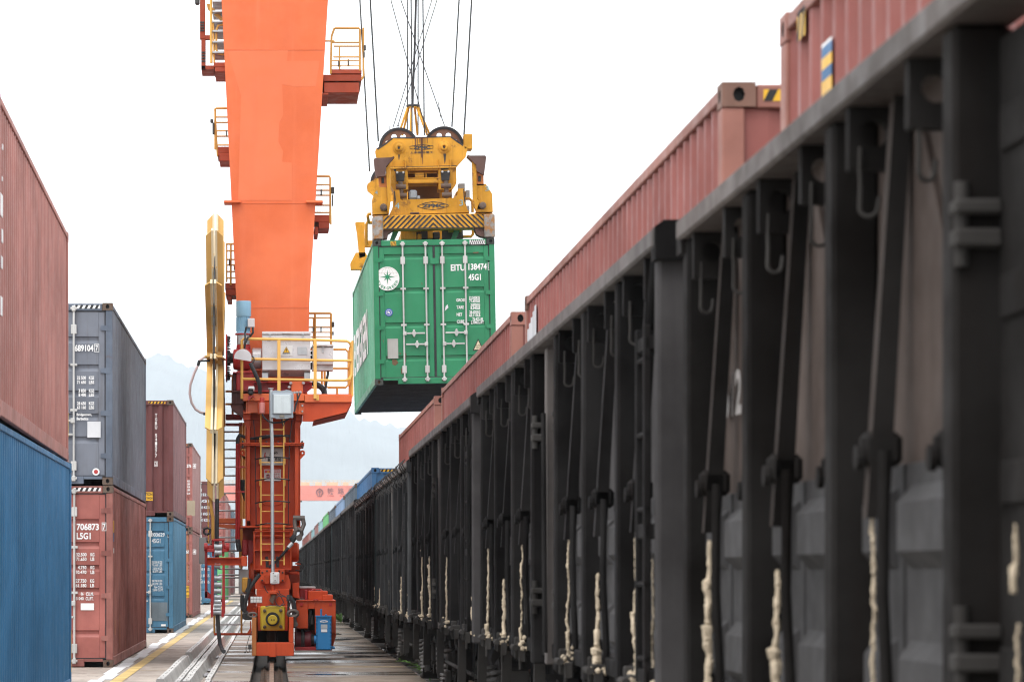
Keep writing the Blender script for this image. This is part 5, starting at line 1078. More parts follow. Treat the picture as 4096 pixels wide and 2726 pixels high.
for pts in (((560, 405, 55.2), (550, 450, 55.25), (550, 520, 55.2), (545, 575, 55.25)), ((610, 408, 55.2), (612, 450, 55.2), (590, 480, 55.25), (570, 490, 55.2), (555, 530, 55.2))):
    part('wire', M['cable'], lambda b: b.tube([U4.p(*q) for q in pts], 0.018, 8), mot)
for pts in (((440, 610, 55.2), (500, 740, 55.2), (545, 840, 55.25), (572, 930, 55.3), (575, 1045, 55.35)), ((425, 610, 55.2), (485, 740, 55.2), (530, 840, 55.25), (558, 930, 55.3), (562, 1045, 55.35))):
    part('cable', M['cable'], lambda b: b.tube([A2.p(*q) for q in pts], 0.026, 8))
part('cable', M['cable'], lambda b: b.tube([A2.p(x, y, 55.9) for x, y in ((1310, 890), (1390, 920), (1450, 960), (1485, 1010), (1490, 1060))], 0.05, 8))
part('cable', M['cable'], lambda b: b.tube([A2.p(x, y, 55.85) for x, y in ((1538, 715), (1540, 770), (1525, 830), (1505, 960), (1495, 1050))], 0.022, 8))
part('wire', M['cable'], lambda b: b.tube([A2.p(x, y, 55.3) for x, y in ((450, 510), (480, 530), (490, 570), (475, 605), (450, 610))], 0.012, 6))
# camera, beacon, floodlight on its pole
cam_o = part('security_camera', M['plug'], lambda b: (b.poly(A2, [(398, 990), (408, 942), (482, 938), (490, 950), (484, 1010), (478, 975), (400, 980)], 55.0, 0.35)), None, False)
part('lens', M['black'], lambda b: (b.rect(A2, 400, 982, 476, 1055, 55.02, 0.28, 0.02), b.lathe(A2.p(437, 1022, 55.02), 'y', [(0.032, 0), (0.032, -0.03), (0.02, -0.03)], 18)), cam_o)
part('camera_bracket', M['deepred'], lambda b: b.poly(A2, [(405, 1075), (490, 1075), (495, 1125), (470, 1085), (395, 1145)], 55.1, 0.2), cam_o, False)
M['beaconred'] = paint('beacon_red', (0.45, 0.03, 0.02, 1), 0.3, var=0.1, bump=0)
bc = part('beacon', paint('beacon_pink', (0.62, 0.22, 0.20, 1), 0.45, var=0.1), lambda b: (b.lathe(A2.p(600, 1330, 55.15), 'z', [(0.038, 0.0), (0.048, 0.012), (0.048, 0.175), (0.042, 0.188)], 24)))
part('beacon_lens', M['beaconred'], lambda b: b.lathe(A2.p(600, 1170, 55.15), 'z', [(0.04, 0.0), (0.04, 0.07), (0.036, 0.085), (0.0, 0.088)], 24), bc)
part('beacon_back', M['orangered'], lambda b: b.rect(A2, 537, 1165, 718, 1338, 55.3, 0.08, 0.006), bc)
part('lamp_pole', M['galv'], lambda b: (b.tube([A2.p(724, 968, 55.05), A2.p(728, 1390, 55.03), A3.p(535, 300, 55.0), A3.p(542, 1500, 54.95), A4.p(521, 380, 54.92), A4.p(525, 510, 54.9)], 0.031, 14), b.rect(A2, 684, 966, 762, 976, 54.98, 0.14, 0.003)))
part('pole_foot', M['orangered'], lambda b: b.cyl(A4.p(525, 505, 54.9), A4.p(526, 580, 54.9), 0.036, 14))
fl = part('floodlight', M['lampgrey'], lambda b: (b.poly(A2, [(720, 1060), (735, 1015), (770, 998), (820, 1000), (855, 1008), (915, 1000), (945, 990), (1000, 998), (1035, 1018), (1050, 1060), (1050, 1290), (1040, 1310), (1045, 1380), (1030, 1392), (1000, 1385), (960, 1400), (810, 1402), (770, 1385), (735, 1392), (722, 1375), (728, 1300), (720, 1280)], 54.72, 0.22), b.rect(A2, 742, 1035, 1028, 1345, 54.69, 0.05, 0.03)), None, False)
part('lamp_glass', M['glass'], lambda b: b.rect(A2, 764, 1062, 1008, 1328, 54.675, 0.02, 0.006), fl)
part('lamp_clip', paint('brass_clip', (0.28, 0.25, 0.2, 1), 0.4), lambda b: b.rect(A2, 848, 1348, 920, 1384, 54.70, 0.03, 0.006), fl)
part('wire', M['cable'], lambda b: (b.tube([A2.p(x, y, 54.95) for x, y in ((600, 1335), (630, 1390), (690, 1440), (760, 1460), (870, 1455), (940, 1430), (985, 1395))], 0.016, 6), b.tube([A2.p(x, y, 54.9) for x, y in ((878, 1400), (885, 1450), (905, 1510), (915, 1460), (960, 1400))], 0.013, 6), b.tube([A2.p(x, y, 55.2) for x, y in ((1060, 1310), (1075, 1220), (1105, 1140), (1100, 1035))], 0.015, 6), b.tube([A2.p(x, y, 55.2) for x, y in ((1062, 1300), (1085, 1200), (1115, 1110), (1146, 1035))], 0.015, 6)))
bx = part('socket_box', M['plug'], lambda b: b.rect(A4, 493, 373, 592, 500, 54.80, 0.08, 0.012))
part('socket_cover', M['signwhite'], lambda b: b.rect(A4, 520, 398, 572, 478, 54.79, 0.015, 0.004), bx)
bolts(M['castrust'], A4, [(545, 412), (545, 462), (526, 384)], 54.79, 0.01, 0.005, bx, 'bolt')

# cable reel, seen edge on: two crowns of radial arms, hub and bolted disc
RX, RY, RZ = U4.p(318, 650, 56.0)
RR = 575 * 56.0 / FPX
reel = part('cable_reel', M['reelyellow'], lambda b: (b.lathe((RX - 0.02, RY, RZ), 'x', [(0.0, -0.13), (0.22, -0.13), (0.24, -0.04), (0.20, -0.03), (0.20, 0.03), (0.24, 0.04), (0.24, 0.14), (0.0, 0.14)], 32)))
rim = MB(); L_ = RR
def arm(sx):
    b = MB(); x0, x1 = sx * 0.014, sx * 0.050
    b.box(x0, x1, -0.04, 0.04, 0.25, L_, 0.004)                        # inner guide strip
    b.cur = 1
    pts = [(0.10, 0.092), (0.60, 0.092), (L_ - 0.12, 0.092), (L_ - 0.06, 0.035), (L_ - 0.03, 0.012)]
    # folded web: a plate standing off the guide, tapering to the tip
    vs = []
    for z, d in pts: vs += [(sx * 0.051, -0.012, z), (sx * (0.051 + d), -0.012, z), (sx * (0.051 + d), 0.012, z), (sx * 0.051, 0.012, z)]
    n = len(pts); fs = [(0, 1, 2, 3), tuple(4 * (n - 1) + q for q in range(4))]
    for i in range(n - 1):
        for q in range(4): fs.append((4 * i + q, 4 * i + (q + 1) % 4, 4 * i + 4 + (q + 1) % 4, 4 * i + 4 + q))
    b.add(vs, fs)
    for z in [0.5 + q * 0.32 for q in range(int((L_ - 0.7) / 0.32))]: b.cyl((sx * 0.032, -0.05, z), (sx * 0.032, -0.04, z), 0.012, 6)
    return b.mesh('reel_arm', [paint('pale_guide_strip', (0.74, 0.64, 0.44, 1), 0.7, spec=0.1, var=0.12, streak=0.2, bump=0.03), M['reelyellow']], smooth=False)
am = {s: arm(s) for s in (-1, 1)}
NA = 12
for k in range(NA):
    a = 2 * math.pi * k / NA + R(3)
    for s in (-1, 1): inst(am[s], 'reel_arm', reel, (RX, RY - YC, RZ), (a, 0, 0))
part('cable_coil', M['cable'], lambda b: b.lathe((RX, RY, RZ), 'x', [(1.05, -0.012), (1.75, -0.012), (1.75, 0.012), (1.05, 0.012), (1.05, -0.012)], 64), reel)
part('bolted_disc', M['deepred'], lambda b: (b.lathe((U4.p(405, 0, 56)[0], RY, RZ), 'x', [(0.0, -0.012), (0.41, -0.012), (0.415, 0.0), (0.41, 0.012), (0.0, 0.012)], 40)), reel)
bt = MB(); bt.cyl((0.01, 0, 0), (0.045, 0, 0), 0.02, 6); bt.cyl((0.045, 0, 0), (0.065, 0, 0), 0.012, 6); btm = bt.mesh('bolt', M['iron'])
dx_ = U4.p(405, 0, 56)[0]
for k in range(24):
    a = 2 * math.pi * k / 24; inst(btm, 'bolt', reel, (dx_, RY - YC + 0.365 * math.sin(a), RZ + 0.365 * math.cos(a)))
part('reel_shaft', M['iron'], lambda b: b.lathe((dx_, RY, RZ), 'x', [(0.13, 0.0), (0.13, 0.06), (0.09, 0.07), (0.09, 0.16)], 24), reel)
part('hose', M['pinkhose'], lambda b: b.tube([U4.p(x, y, 55.7) for x, y in ((275, 640), (225, 645), (195, 665), (185, 695), (150, 770), (120, 860), (115, 930), (130, 1000), (160, 1050), (200, 1075), (250, 1085))], 0.022, 10))
part('hose_end', M['cable'], lambda b: (b.cyl(U4.p(192, 668, 55.7), U4.p(180, 710, 55.7), 0.028, 10), b.cyl(U4.p(222, 1084, 55.7), U4.p(255, 1088, 55.7), 0.027, 10), b.tube([U4.p(200, 672, 55.7), U4.p(275, 670, 55.7)], 0.018, 8)))
# cable running down to the guide, guide frame with rollers
part('reel_cable', M['cable'], lambda b: (b.tube([A5.p(320, 180, 55.9), A5.p(318, 490, 55.8), A5.p(322, 700, 55.7)], 0.035, 8)))
part('reel_cable', M['cable'], lambda b: b.tube([A5.p(323, 1050, 55.3), A5.p(330, 1180, 55.2), A5.p(342, 1280, 54.9), A5.p(362, 1330, 54.0), A5.p(372, 1336, 53.0)], 0.035, 8))
gd = part('cable_guide', M['deepred'], lambda b: (b.rect(A5, 222, 530, 410, 558, 55.3, 0.08, 0.01), b.rect(A5, 242, 558, 400, 582, 55.25, 0.08, 0.008), b.rect(A5, 280, 485, 297, 615, 55.28, 0.12, 0.008), b.rect(A5, 357, 485, 376, 615, 55.28, 0.12, 0.008), b.rect(A5, 283, 482, 376, 500, 55.27, 0.1, 0.008), b.cyl(A5.p(222, 543, 55.3), A5.p(248, 543, 55.3), 0.07, 12), b.cyl(A5.p(385, 543, 55.3), A5.p(413, 543, 55.3), 0.07, 12)))
part('guide_beam', M['orangered'], lambda b: (b.rect(A5, 243, 622, 505, 630, 55.2, 0.3, 0.003), b.rect(A5, 246, 630, 503, 674, 55.3, 0.15, 0.004), b.rect(A5, 243, 674, 505, 682, 55.2, 0.3, 0.003), b.rect(A5, 502, 612, 547, 690, 55.15, 0.4, 0.01)), gd)
part('guide_frame', M['deepred'], lambda b: (b.rect(A5, 226, 560, 246, 930, 55.45, 0.15, 0.006), b.poly(A5, [(226, 880), (246, 880), (275, 905), (275, 935), (226, 930)], 55.45, 0.15), b.poly(A5, [(276, 682), (296, 682), (294, 900), (290, 1072), (274, 1080), (270, 1040)], 55.2, 0.12), b.poly(A5, [(360, 682), (378, 682), (381, 1040), (366, 1080), (352, 1070), (358, 900)], 55.2, 0.12), b.rect(A5, 296, 940, 360, 960, 55.3, 0.05, 0.004)), gd, False)
for yq, xl, xr in ((780, 300, 354), (830, 299, 354), (877, 297, 353), (925, 300, 350), (958, 300, 350), (988, 297, 351), (1016, 297, 351), (1040, 292, 352), (543, 298, 358), (586, 302, 354), (690, 302, 345)):
    part('roller', M['galv'], lambda b: b.lathe(A5.p(xl, yq, 55.26), 'x', [(0.055, 0.0), (0.045, 0.05), (0.045, (xr - xl) / 1.899 * 55.26 / FPX - 0.05), (0.055, (xr - xl) / 1.899 * 55.26 / FPX)], 14), gd)
part('junction_box', M['screengrey'], lambda b: b.rect(A5, 183, 470, 240, 672, 55.9, 0.3, 0.01))
part('hose', M['cable'], lambda b: b.tube([A5.p(*q, 55.9) for q in ((240, 450), (220, 435), (222, 408), (245, 397), (268, 410), (262, 440), (240, 450))], 0.022, 8))
part('conduit', M['railyellow'], lambda b: (b.tube([A5.p(268, 140, 56.2), A5.p(275, 250, 56.2), A5.p(288, 320, 56.2), A5.p(288, 490, 56.2)], 0.03, 8), b.tube([A5.p(250, 180, 56.2), A5.p(255, 520, 56.2)], 0.012, 6)))
# boarding ladder beside the bogie
part('boarding_ladder', M['galv'], lambda b: [b.cyl(A5.p(300 if y > 1040 else 330, y, 57.5), A5.p(505, y, 57.5), 0.017, 6) for y in [-330 + 66.5 * q for q in range(12)] + [470, 505, 572, 640, 710, 755, 776, 848, 918, 987, 1058, 1130]])
part('ladder_stile', M['railyellow'], lambda b: (b.tube([A5.p(500, -400, 57.5), A5.p(500, 700, 57.5)], 0.035, 8), b.tube([A5.p(505, 690, 57.5), A5.p(505, 1195, 57.5)], 0.018, 8), b.tube([A5.p(299, 1060, 57.5), A5.p(299, 1200, 57.5)], 0.018, 8), b.tube([A5.p(522, -400, 57.6), A5.p(522, 330, 57.6)], 0.03, 8)))
part('ladder_foot', M['orangered'], lambda b: b.rect(A5, 296, 1196, 590, 1214, 57.3, 0.2, 0.006))
part('side_bracket', M['orange'], lambda b: (b.rect(A5, 330, 325, 505, 365, 57.0, 0.3, 0.01), b.poly(A5, [(330, 372), (505, 372), (505, 410), (440, 405), (330, 392)], 57.0, 0.3)), smooth=False)
part('side_bracket', M['deepred'], lambda b: (b.rect(A2, 80, 1340, 320, 1415, 57.2, 0.3, 0.01), b.rect(A2, 80, 1465, 320, 1500, 57.2, 0.3, 0.01)))
part('conduit', M['deepred'], lambda b: [b.tube([A3.p(x, 350, 55.8), A3.p(x - 6, 1440, 55.8)], 0.022, 8) for x in (136, 164)] + [b.rect(A3, 120, y, 228, y + 22, 55.78, 0.06, 0.004) for y in (606, 888)])
for k in range(2):
    part('cable', M['cable'], lambda b: b.tube([A3.p(x + k * 14, y, 55.8) for x, y in ((136, 350), (140, 290), (160, 252), (200, 270), (250, 295), (330, 290), (440, 285), (520, 265), (640, 262), (730, 265))], 0.022, 8))
    part('cable', M['cable'], lambda b: b.tube([A3.p(x + k * 30, y, 55.8) for x, y in ((130, 1440), (135, 1500), (150, 1580))], 0.022, 8))
part('dark_panel', M['black'], lambda b: b.poly(A3, [(172, 762), (226, 762), (226, 1010), (215, 990), (172, 860)], 55.9, 0.1), None, False)

# side platforms up the leg
def basket(name, fr, rails, deck, y0, y1, extra=None):
    pl = part(name, M['basketred'], lambda b: b.rect(fr, *deck[0], y0, y1 - y0, 0.006), None)
    for q in deck[1:]: part('platform_beam', M['basketred'], lambda b: b.rect(fr, *q, y0, y1 - y0, 0.006), pl)
    for path, r in rails:
        for yy in (y0, y1): part('basket_rail', M['basketyellow'], lambda b: b.tube([fr.p(*q, yy) for q in path], r * 0.8, 8), pl)
    for q in {path[0] for path, r in rails} | {path[-1] for path, r in rails}:
        part('basket_rail', M['basketyellow'], lambda b: b.tube([fr.p(*q, y0), fr.p(*q, y1)], 0.014, 8), pl)
    for q in extra or (): part('sensor', M['iron'], lambda b: b.rect(fr, *q, y0 - 0.05, 0.1, 0.01), pl)
    return pl
basket('side_platform', U3, [(((210, 780), (210, 570), (215, 566), (275, 566)), 0.024), (((212, 612), (275, 612)), 0.018), (((212, 640), (278, 640)), 0.018), (((212, 684), (280, 684)), 0.018), (((212, 712), (280, 712)), 0.018), (((216, 758), (282, 758)), 0.018), (((208, 570), (222, 815)), 0.02)], [(222, 766, 285, 800), (222, 800, 285, 812), (232, 812, 285, 840)], 56.7, 57.6, [(184, 622, 200, 640), (195, 640, 206, 700), (266, 680, 272, 708)])
basket('side_platform', U3, [(((730, 921), (806, 921), (811, 930), (811, 1165)), 0.024), (((735, 966), (811, 966)), 0.018), (((733, 994), (811, 994)), 0.018), (((732, 1020), (811, 1020)), 0.018), (((732, 1072), (811, 1072)), 0.018), (((730, 1110), (811, 1110)), 0.018), (((811, 1000), (814, 1170)), 0.02)], [(728, 1122, 806, 1158), (750, 1158, 806, 1192), (728, 1185, 748, 1224)], 56.7, 57.6, [(817, 975, 833, 1010), (820, 1015, 827, 1075), (760, 988, 768, 1020)])
basket('side_platform', U3, [(((813, 385), (818, 190), (832, 150), (838, 148), (960, 148), (966, 155), (966, 370)), 0.024), (((815, 222), (962, 222)), 0.018), (((832, 242), (962, 242)), 0.018), (((830, 298), (962, 298)), 0.018), (((816, 318), (966, 316)), 0.014), (((814, 345), (966, 345)), 0.014), (((860, 242), (860, 362)), 0.018), (((905, 312), (905, 345)), 0.018), (((984, 148), (984, 370), (986, 395), (976, 415)), 0.022), (((785, 215), (830, 215)), 0.018)], [(818, 362, 975, 385), (775, 390, 975, 424), (778, 432, 962, 484), (770, 485, 802, 496)], 56.5, 57.9, [(852, 316, 858, 346), (904, 314, 910, 342), (986, 235, 998, 262), (984, 268, 992, 300)])
basket('side_platform', U3, [(((268, 1274), (310, 1274)), 0.022), (((268, 1310), (312, 1310)), 0.018), (((268, 1355), (312, 1355)), 0.018), (((268, 1384), (312, 1384)), 0.018), (((268, 1418), (312, 1418)), 0.018), (((268, 1452), (312, 1452)), 0.018), (((291, 1274), (291, 1490)), 0.024), (((270, 1274), (270, 1470)), 0.018)], [(262, 1478, 322, 1510), (265, 1512, 322, 1542), (272, 1545, 296, 1568)], 56.7, 57.6, [(280, 1352, 288, 1384), (306, 1385, 312, 1410)])
basket('side_platform', U4, [(((1045, 298), (1215, 298), (1224, 305), (1224, 560)), 0.026), (((1050, 335), (1210, 335)), 0.018), (((1042, 408), (1230, 408)), 0.018), (((1042, 448), (1232, 448)), 0.014), (((1045, 486), (1228, 486)), 0.014), (((1098, 300), (1098, 560)), 0.024), (((1085, 335), (1085, 560)), 0.018)], [(1040, 700, 1060, 712)], 57.0, 57.8, [(1230, 365, 1250, 405), (1235, 440, 1245, 470), (1140, 402, 1150, 446), (1078, 402, 1088, 446)])
# stair tower stub at the top left
st = part('side_platform', M['basketred'], lambda b: (b.rect(U3, 130, -300, 158, 204, 56.6, 0.12, 0.006), b.rect(U3, 137, 206, 160, 362, 56.6, 0.12, 0.006), b.rect(U3, 158, 184, 196, 206, 56.6, 0.12, 0.006), b.rect(U3, 137, 342, 205, 362, 56.6, 0.8, 0.006), b.rect(U3, 202, 326, 262, 350, 56.5, 1.2, 0.006), b.rect(U3, 208, 352, 262, 374, 56.5, 1.2, 0.006)))
part('basket_rail', M['railyellow'], lambda b: (b.tube([U3.p(186, -300, 56.6), U3.p(190, 330, 56.6)], 0.024, 8), b.poly(U3, [(165, 20), (178, 20), (250, 95), (250, 118), (170, 45)], 56.7, 0.1), b.tube([U3.p(250, 128, 56.6), U3.p(225, 135, 56.6), U3.p(216, 160, 56.6), U3.p(216, 262, 56.6), U3.p(230, 282, 56.6), U3.p(255, 286, 56.6)], 0.02, 8), b.tube([U3.p(200, 120, 56.6), U3.p(205, 330, 56.6)], 0.016, 8)), st)
part('stair_tread', M['galv'], lambda b: [b.rect(U3, 196, y, 256, y + 9, 56.5, 0.8, 0.003) for y in (2, 55, 108, 158, 214, 268)], st)
bolts(M['iron'], U3, [(x, y) for x in (136, 148) for y in (118, 132, 146, 160)] + [(x, y) for x in (143, 154) for y in (275, 290, 305, 320)], 56.6, 0.02, 0.015, st, 'bolt')
part('lamp_arm', M['iron'], lambda b: b.rect(U3, 104, -10, 128, 22, 56.6, 0.15, 0.02), st)
# the second leg of the portal and the sill that joins them, standing behind the first
part('sill_beam', M['orangered'], lambda b: b.box(-0.36, 0.36, 57.9, 72.0, 1.3, 2.3, 0.02))
part('leg', M['orange'], lambda b: b.prism([(-0.45, 2.2), (0.45, 2.2), (0.75, 14.5), (-0.75, 14.5)], 'y', 70.6, 72.0), None, False)
part('bogie', M['orangered'], lambda b: b.box(-0.3, 0.3, 68.8, 73.6, 0.25, 1.3, 0.02))
for yw in (69.6, 72.8): part('wheel', M['castrust'], lambda b: b.lathe((-0.012, yw, 0.30), 'x', [(0.0, -0.09), (0.33, -0.075), (0.33, -0.045), (0.302, -0.042), (0.302, 0.042), (0.33, 0.045), (0.33, 0.075), (0.0, 0.09)], 24))

# ------------------------------------------------------------------ far gantry crane across the yard
M['farhazed'] = paint('far_crane_hazed_red', (0.66, 0.24, 0.20, 1), 0.5, var=0.1, streak=0.1, scale=0.3)  # paled red: the haze of distance is mixed into the base colour
YF = 520.0
fc = thing('gantry_crane', 'far red gantry crane spanning the yard, its girder lettered in Chinese', 'crane', (0, YF, 0))
S = Fr(1180, 1850, 2.614)
part('girder', M['farhazed'], lambda b: (b.rect(S, -1700, 238, 1500, 392, YF, 2.5, 0), b.rect(S, -1700, 378, 1500, 392, YF - 0.3, 3.0, 0)), fc)
M['farrail'] = paint('far_rail_hazed', (0.72, 0.55, 0.38, 1), 0.6, var=0.1)  # rail yellow paled by the same painted-in haze
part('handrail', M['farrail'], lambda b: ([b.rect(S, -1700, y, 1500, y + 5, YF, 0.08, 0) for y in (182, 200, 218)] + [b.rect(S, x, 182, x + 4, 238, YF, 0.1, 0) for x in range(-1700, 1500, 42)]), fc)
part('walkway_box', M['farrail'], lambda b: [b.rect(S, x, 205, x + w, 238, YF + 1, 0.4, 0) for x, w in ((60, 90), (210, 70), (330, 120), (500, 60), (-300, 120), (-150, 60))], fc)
for x in (-1240, 1250): part('leg', M['farhazed'], lambda b: [b.prism([(q[0] - 0.8, 0.0), (q[0] + 0.8, 0.0), (q[0] + 1.6, q[2]), (q[0] - 1.6, q[2])], 'y', y, y + 1.8) for q in [S.p(x, 390, YF)] for y in (YF - 7, YF + 7)], fc, False)
part('trolley_hook', M['iron'], lambda b: b.rect(S, 55, 392, 72, 410, YF, 0.5, 0), fc)
lg_ = part('emblem', paint('far_grey_lettering', (0.26, 0.12, 0.13, 1), 0.6), lambda b: (b.tube([S.p(257 + 32 * math.cos(a), 308 + 34 * math.sin(a), YF - 0.05) for a in [R(125) + R(290) * q / 24 for q in range(25)]], 0.11, 6), b.lathe(S.p(257, 303, YF - 0.08), 'y', [(0.20, 0), (0.20, 0.06)], 14), b.rect(S, 253, 310, 261, 346, YF - 0.1, 0.06, 0), b.rect(S, 234, 345, 281, 352, YF - 0.1, 0.06, 0), b.poly(S, [(250, 268), (257, 262), (264, 268), (262, 275), (252, 275)], YF - 0.1, 0.06)), fc, False)
for s_, q in (('铁', (338, 262, 405, 328)), ('路', (447, 262, 512, 328)), ('集', (556, 262, 622, 328))): text_at(s_, MATS['far_grey_lettering'], fc, S, *q, YF - 0.06, 0.01)
text_at('CHINA', M['deepred'], fc, S, 338, 338, 410, 352, YF - 0.06, 0.0); text_at('RAILWAY', M['deepred'], fc, S, 470, 338, 570, 352, YF - 0.06, 0.0)

# weeds by the track
M['weed'] = paint('weed_green', (0.09, 0.22, 0.03, 1), 0.6, var=0.4, streak=0, bump=0)
def weed(x, y, h, n, seed, label):
    rg = random.Random(seed); t = thing('weed', label, 'plant', (x, y, -0.01), 'weeds by the track')
    b = MB(); lv = MB()
    for k in range(n):
        a = rg.uniform(0, 6.28); ln = h * rg.uniform(0.6, 1.1); lean = rg.uniform(0.3, 1.0)
        P_ = [(math.cos(a) * lean * ln * f * f * 1.1, math.sin(a) * lean * ln * f * f * 1.1, ln * (f - 0.35 * f * f)) for f in (0, 0.25, 0.5, 0.75, 1)]
        b.tube(P_, [0.006, 0.005, 0.004, 0.003, 0.002], 5)
        for f in [0.2 + 0.1 * q for q in range(9)]:
            i = min(3, int(f * 4)); g_ = f * 4 - i; i = min(i, 3)
            c = [P_[i][q] + (P_[i + 1][q] - P_[i][q]) * min(1, g_) for q in range(3)]
            for s in (-1, 1):
                d = a + s * rg.uniform(0.8, 1.4); l_ = rg.uniform(0.09, 0.16); w = 0.016
                tip = (c[0] + math.cos(d) * l_, c[1] + math.sin(d) * l_, c[2] + rg.uniform(-0.03, 0.05)); m_ = ((c[0] + tip[0]) / 2, (c[1] + tip[1]) / 2, (c[2] + tip[2]) / 2 + 0.012)
                nx, ny = -math.sin(d) * w, math.cos(d) * w
                lv.add([c, (m_[0] + nx, m_[1] + ny, m_[2]), tip, (m_[0] - nx, m_[1] - ny, m_[2])], [(0, 1, 2, 3)])
    b.build('stem', M['weed'], t, world=False); lv.build('leaves', M['weed'], t, world=False)
weed(2.21, 45.6, 0.42, 9, 1, 'leafy green weed at the bottom edge beside the pavers')
weed(2.05, 97.5, 0.42, 14, 2, 'spreading green weed at the pavement edge behind the red drive box')
weed(2.28, 99.5, 0.3, 9, 4, 'smaller weed close to the far wagon wheels behind the drive box')
# ------------------------------------------------------------------ spreader, ropes and the lifted green container
YG = 65.0
G7 = Fr(1350, 900, 1.844); SP = Fr(1400, 480, 3.137); RP = Fr(1350, 0, 1.568)
gc = container('green container with white star disc hanging from the yellow spreader', 3.272, YG, 5.275, 12.19, HC, CP['greenside'], 'door', gmat=CP['green'], trim=CP['green'], cast=paint('dark_green_casting', (0.03, 0.035, 0.03, 1), 0.6, rust=0.4), grooves=(0.925, 0.665, 0.40, 0.145), barx=0.625)
roll = R(-1.0)
yg = YG + 0.028
# underside
cmb_ = MB(); cmb_.box(-W2 + 0.05, W2 - 0.05, -0.025, 0.025, 0.02, 0.14); cmm = cmb_.mesh('cross_member', M['iron'])
for k in range(38): inst(cmm, 'cross_member', gc, (0, 0.4 + k * 0.305, 0))
grn = CP['green']
# disc with star and name
dc = G7.p(382, 389, yg); rr = 88 / 1.844 * YG / FPX
disc = MB(); disc.lathe(dc, 'y', [(rr, 0.0), (rr, -0.004)], 40); disc = disc.build('emblem_disc', M['white'], gc)
b = MB(); pts = []
for k in range(16):
    a = math.pi / 2 + 2 * math.pi * k / 16; q = rr * (0.62 if k % 4 == 0 else 0.44 if k % 2 == 0 else 0.15)
    pts.append((dc[0] + q * math.cos(a), dc[2] + rr * 0.14 + q * math.sin(a)))
b.prism(pts, 'y', dc[1] - 0.009, dc[1] - 0.005); b.build('emblem_star', M['black'] if False else paint('emblem_green', (0.01, 0.23, 0.10, 1), 0.5, var=0.1, streak=0, bump=0), disc, smooth=False)
gl = paint('emblem_line', (0.55, 0.52, 0.42, 1), 0.6, bump=0)
b = MB()
for q in (0.95, 0.62, 0.28):
    b.tube([(dc[0] + rr * 0.93 * q * math.cos(a), dc[1] - 0.005, dc[2] + rr * 0.03 + rr * 0.90 * math.sin(a)) for a in [R(20) + R(140) * k / 16 for k in range(17)] ], 0.002, 4)
for q in (0.2, 0.5): b.tube([(dc[0] - rr * 0.85, dc[1] - 0.005, dc[2] + rr * q), (dc[0] + rr * 0.85, dc[1] - 0.005, dc[2] + rr * q)], 0.002, 4)
b.build('emblem_grid', gl, disc)
eg = MATS['emblem_green']
for i, ch_ in enumerate('EVERGREEN'):
    a = R(-90) + R((i - 4) * 17.5); q = rr * 0.80; hh = rr * 0.24; ww = hh * 0.75
    o = inst(text_mesh(ch_, eg, 0.03), 'emblem_letter', disc, (0, 0, 0), FRONT, (ww, hh, 1))
    th = a + R(90)
    mtx = Matrix.Translation((dc[0] - 3.272 + q * math.cos(a), dc[1] - YG - 0.006, dc[2] - 5.275 + q * math.sin(a))) @ Matrix.Rotation(-th, 4, 'Y') @ Matrix.Rotation(R(90), 4, 'X') @ Matrix.Translation((-ww / 2, -hh / 2, 0)) @ Matrix.Diagonal((ww, hh, 1, 1))
    o.matrix_local = mtx
lines(gc, G7, yg, [('EITU', 836, 292, 941, 340), ('138474', 966, 288, 1102, 336), ('8', 1113, 290, 1130, 332), ('45G1', 966, 365, 1058, 412), ('GROSS', 877, 544, 944, 567), ('TARE', 879, 597, 932, 620), ('NET', 879, 650, 921, 673), ('CUBE', 881, 702, 936, 726),
    ('32.500KG', 971, 529, 1050, 552), ('71.650LB', 973, 552, 1051, 574), ('3.875KG', 982, 581, 1052, 604), ('8.540LB', 982, 604, 1052, 627), ('28.625KG', 973, 634, 1053, 657), ('63.110LB', 973, 658, 1054, 680), ('76.4CU.M', 996, 686, 1072, 709), ('2.700CU.FT', 985, 710, 1080, 733)])
boxed(gc, G7, 1109, 284, 1137, 338, yg, None, 3)
c0 = G7.p(388, 638, yg); b = MB(); b.lathe(c0, 'y', [(0.078, 0), (0.078, -0.004)], 24); rs = b.build('round_sticker', paint('sticker_blue', (0.03, 0.08, 0.34, 1), 0.5), gc)
b = MB(); b.tube([(c0[0] + 0.052 * math.cos(a), c0[1] - 0.005, c0[2] + 0.052 * math.sin(a)) for a in [2 * math.pi * k / 20 for k in range(21)]], 0.004, 4); b.build('sticker_ring', M['white'], rs)
b = MB(); b.prism([(c0[0] + x * 0.04, c0[2] + z * 0.04) for x, z in ((-0.8, 0.3), (-0.2, 0.7), (0.3, 0.1), (0.8, 0.5), (0.5, -0.3), (0.1, -0.8), (-0.1, -0.2), (-0.6, -0.3))], 'y', c0[1] - 0.008, c0[1] - 0.005); b.build('sticker_figure', M['white'], rs, smooth=False)
sticker(gc, G7, 374, 832, 452, 978, yg, paint('worn_plate', (0.36, 0.36, 0.34, 1), 0.5, var=0.2, rust=0.1), 'data_plate')
b = MB(); b.prism([(q[0], q[2]) for q in (G7.p(1002, 928, yg), G7.p(1086, 928, yg), G7.p(1043, 842, yg))], 'y', yg - 0.004, yg); tr_ = b.build('warning_triangle', M['black'], gc, smooth=False)
b = MB(); b.prism([(q[0], q[2]) for q in (G7.p(1012, 922, yg), G7.p(1076, 922, yg), G7.p(1043, 856, yg))], 'y', yg - 0.008, yg - 0.004); b.build('warning_triangle', paint('pale_yellow', (0.68, 0.60, 0.40, 1), 0.6), tr_, smooth=False)
text_at('SUPER', M['black'], tr_, G7, 1028, 886, 1062, 898, yg - 0.01, 0.0); text_at('HEAVY', M['black'], tr_, G7, 1026, 902, 1062, 914, yg - 0.01, 0.0)
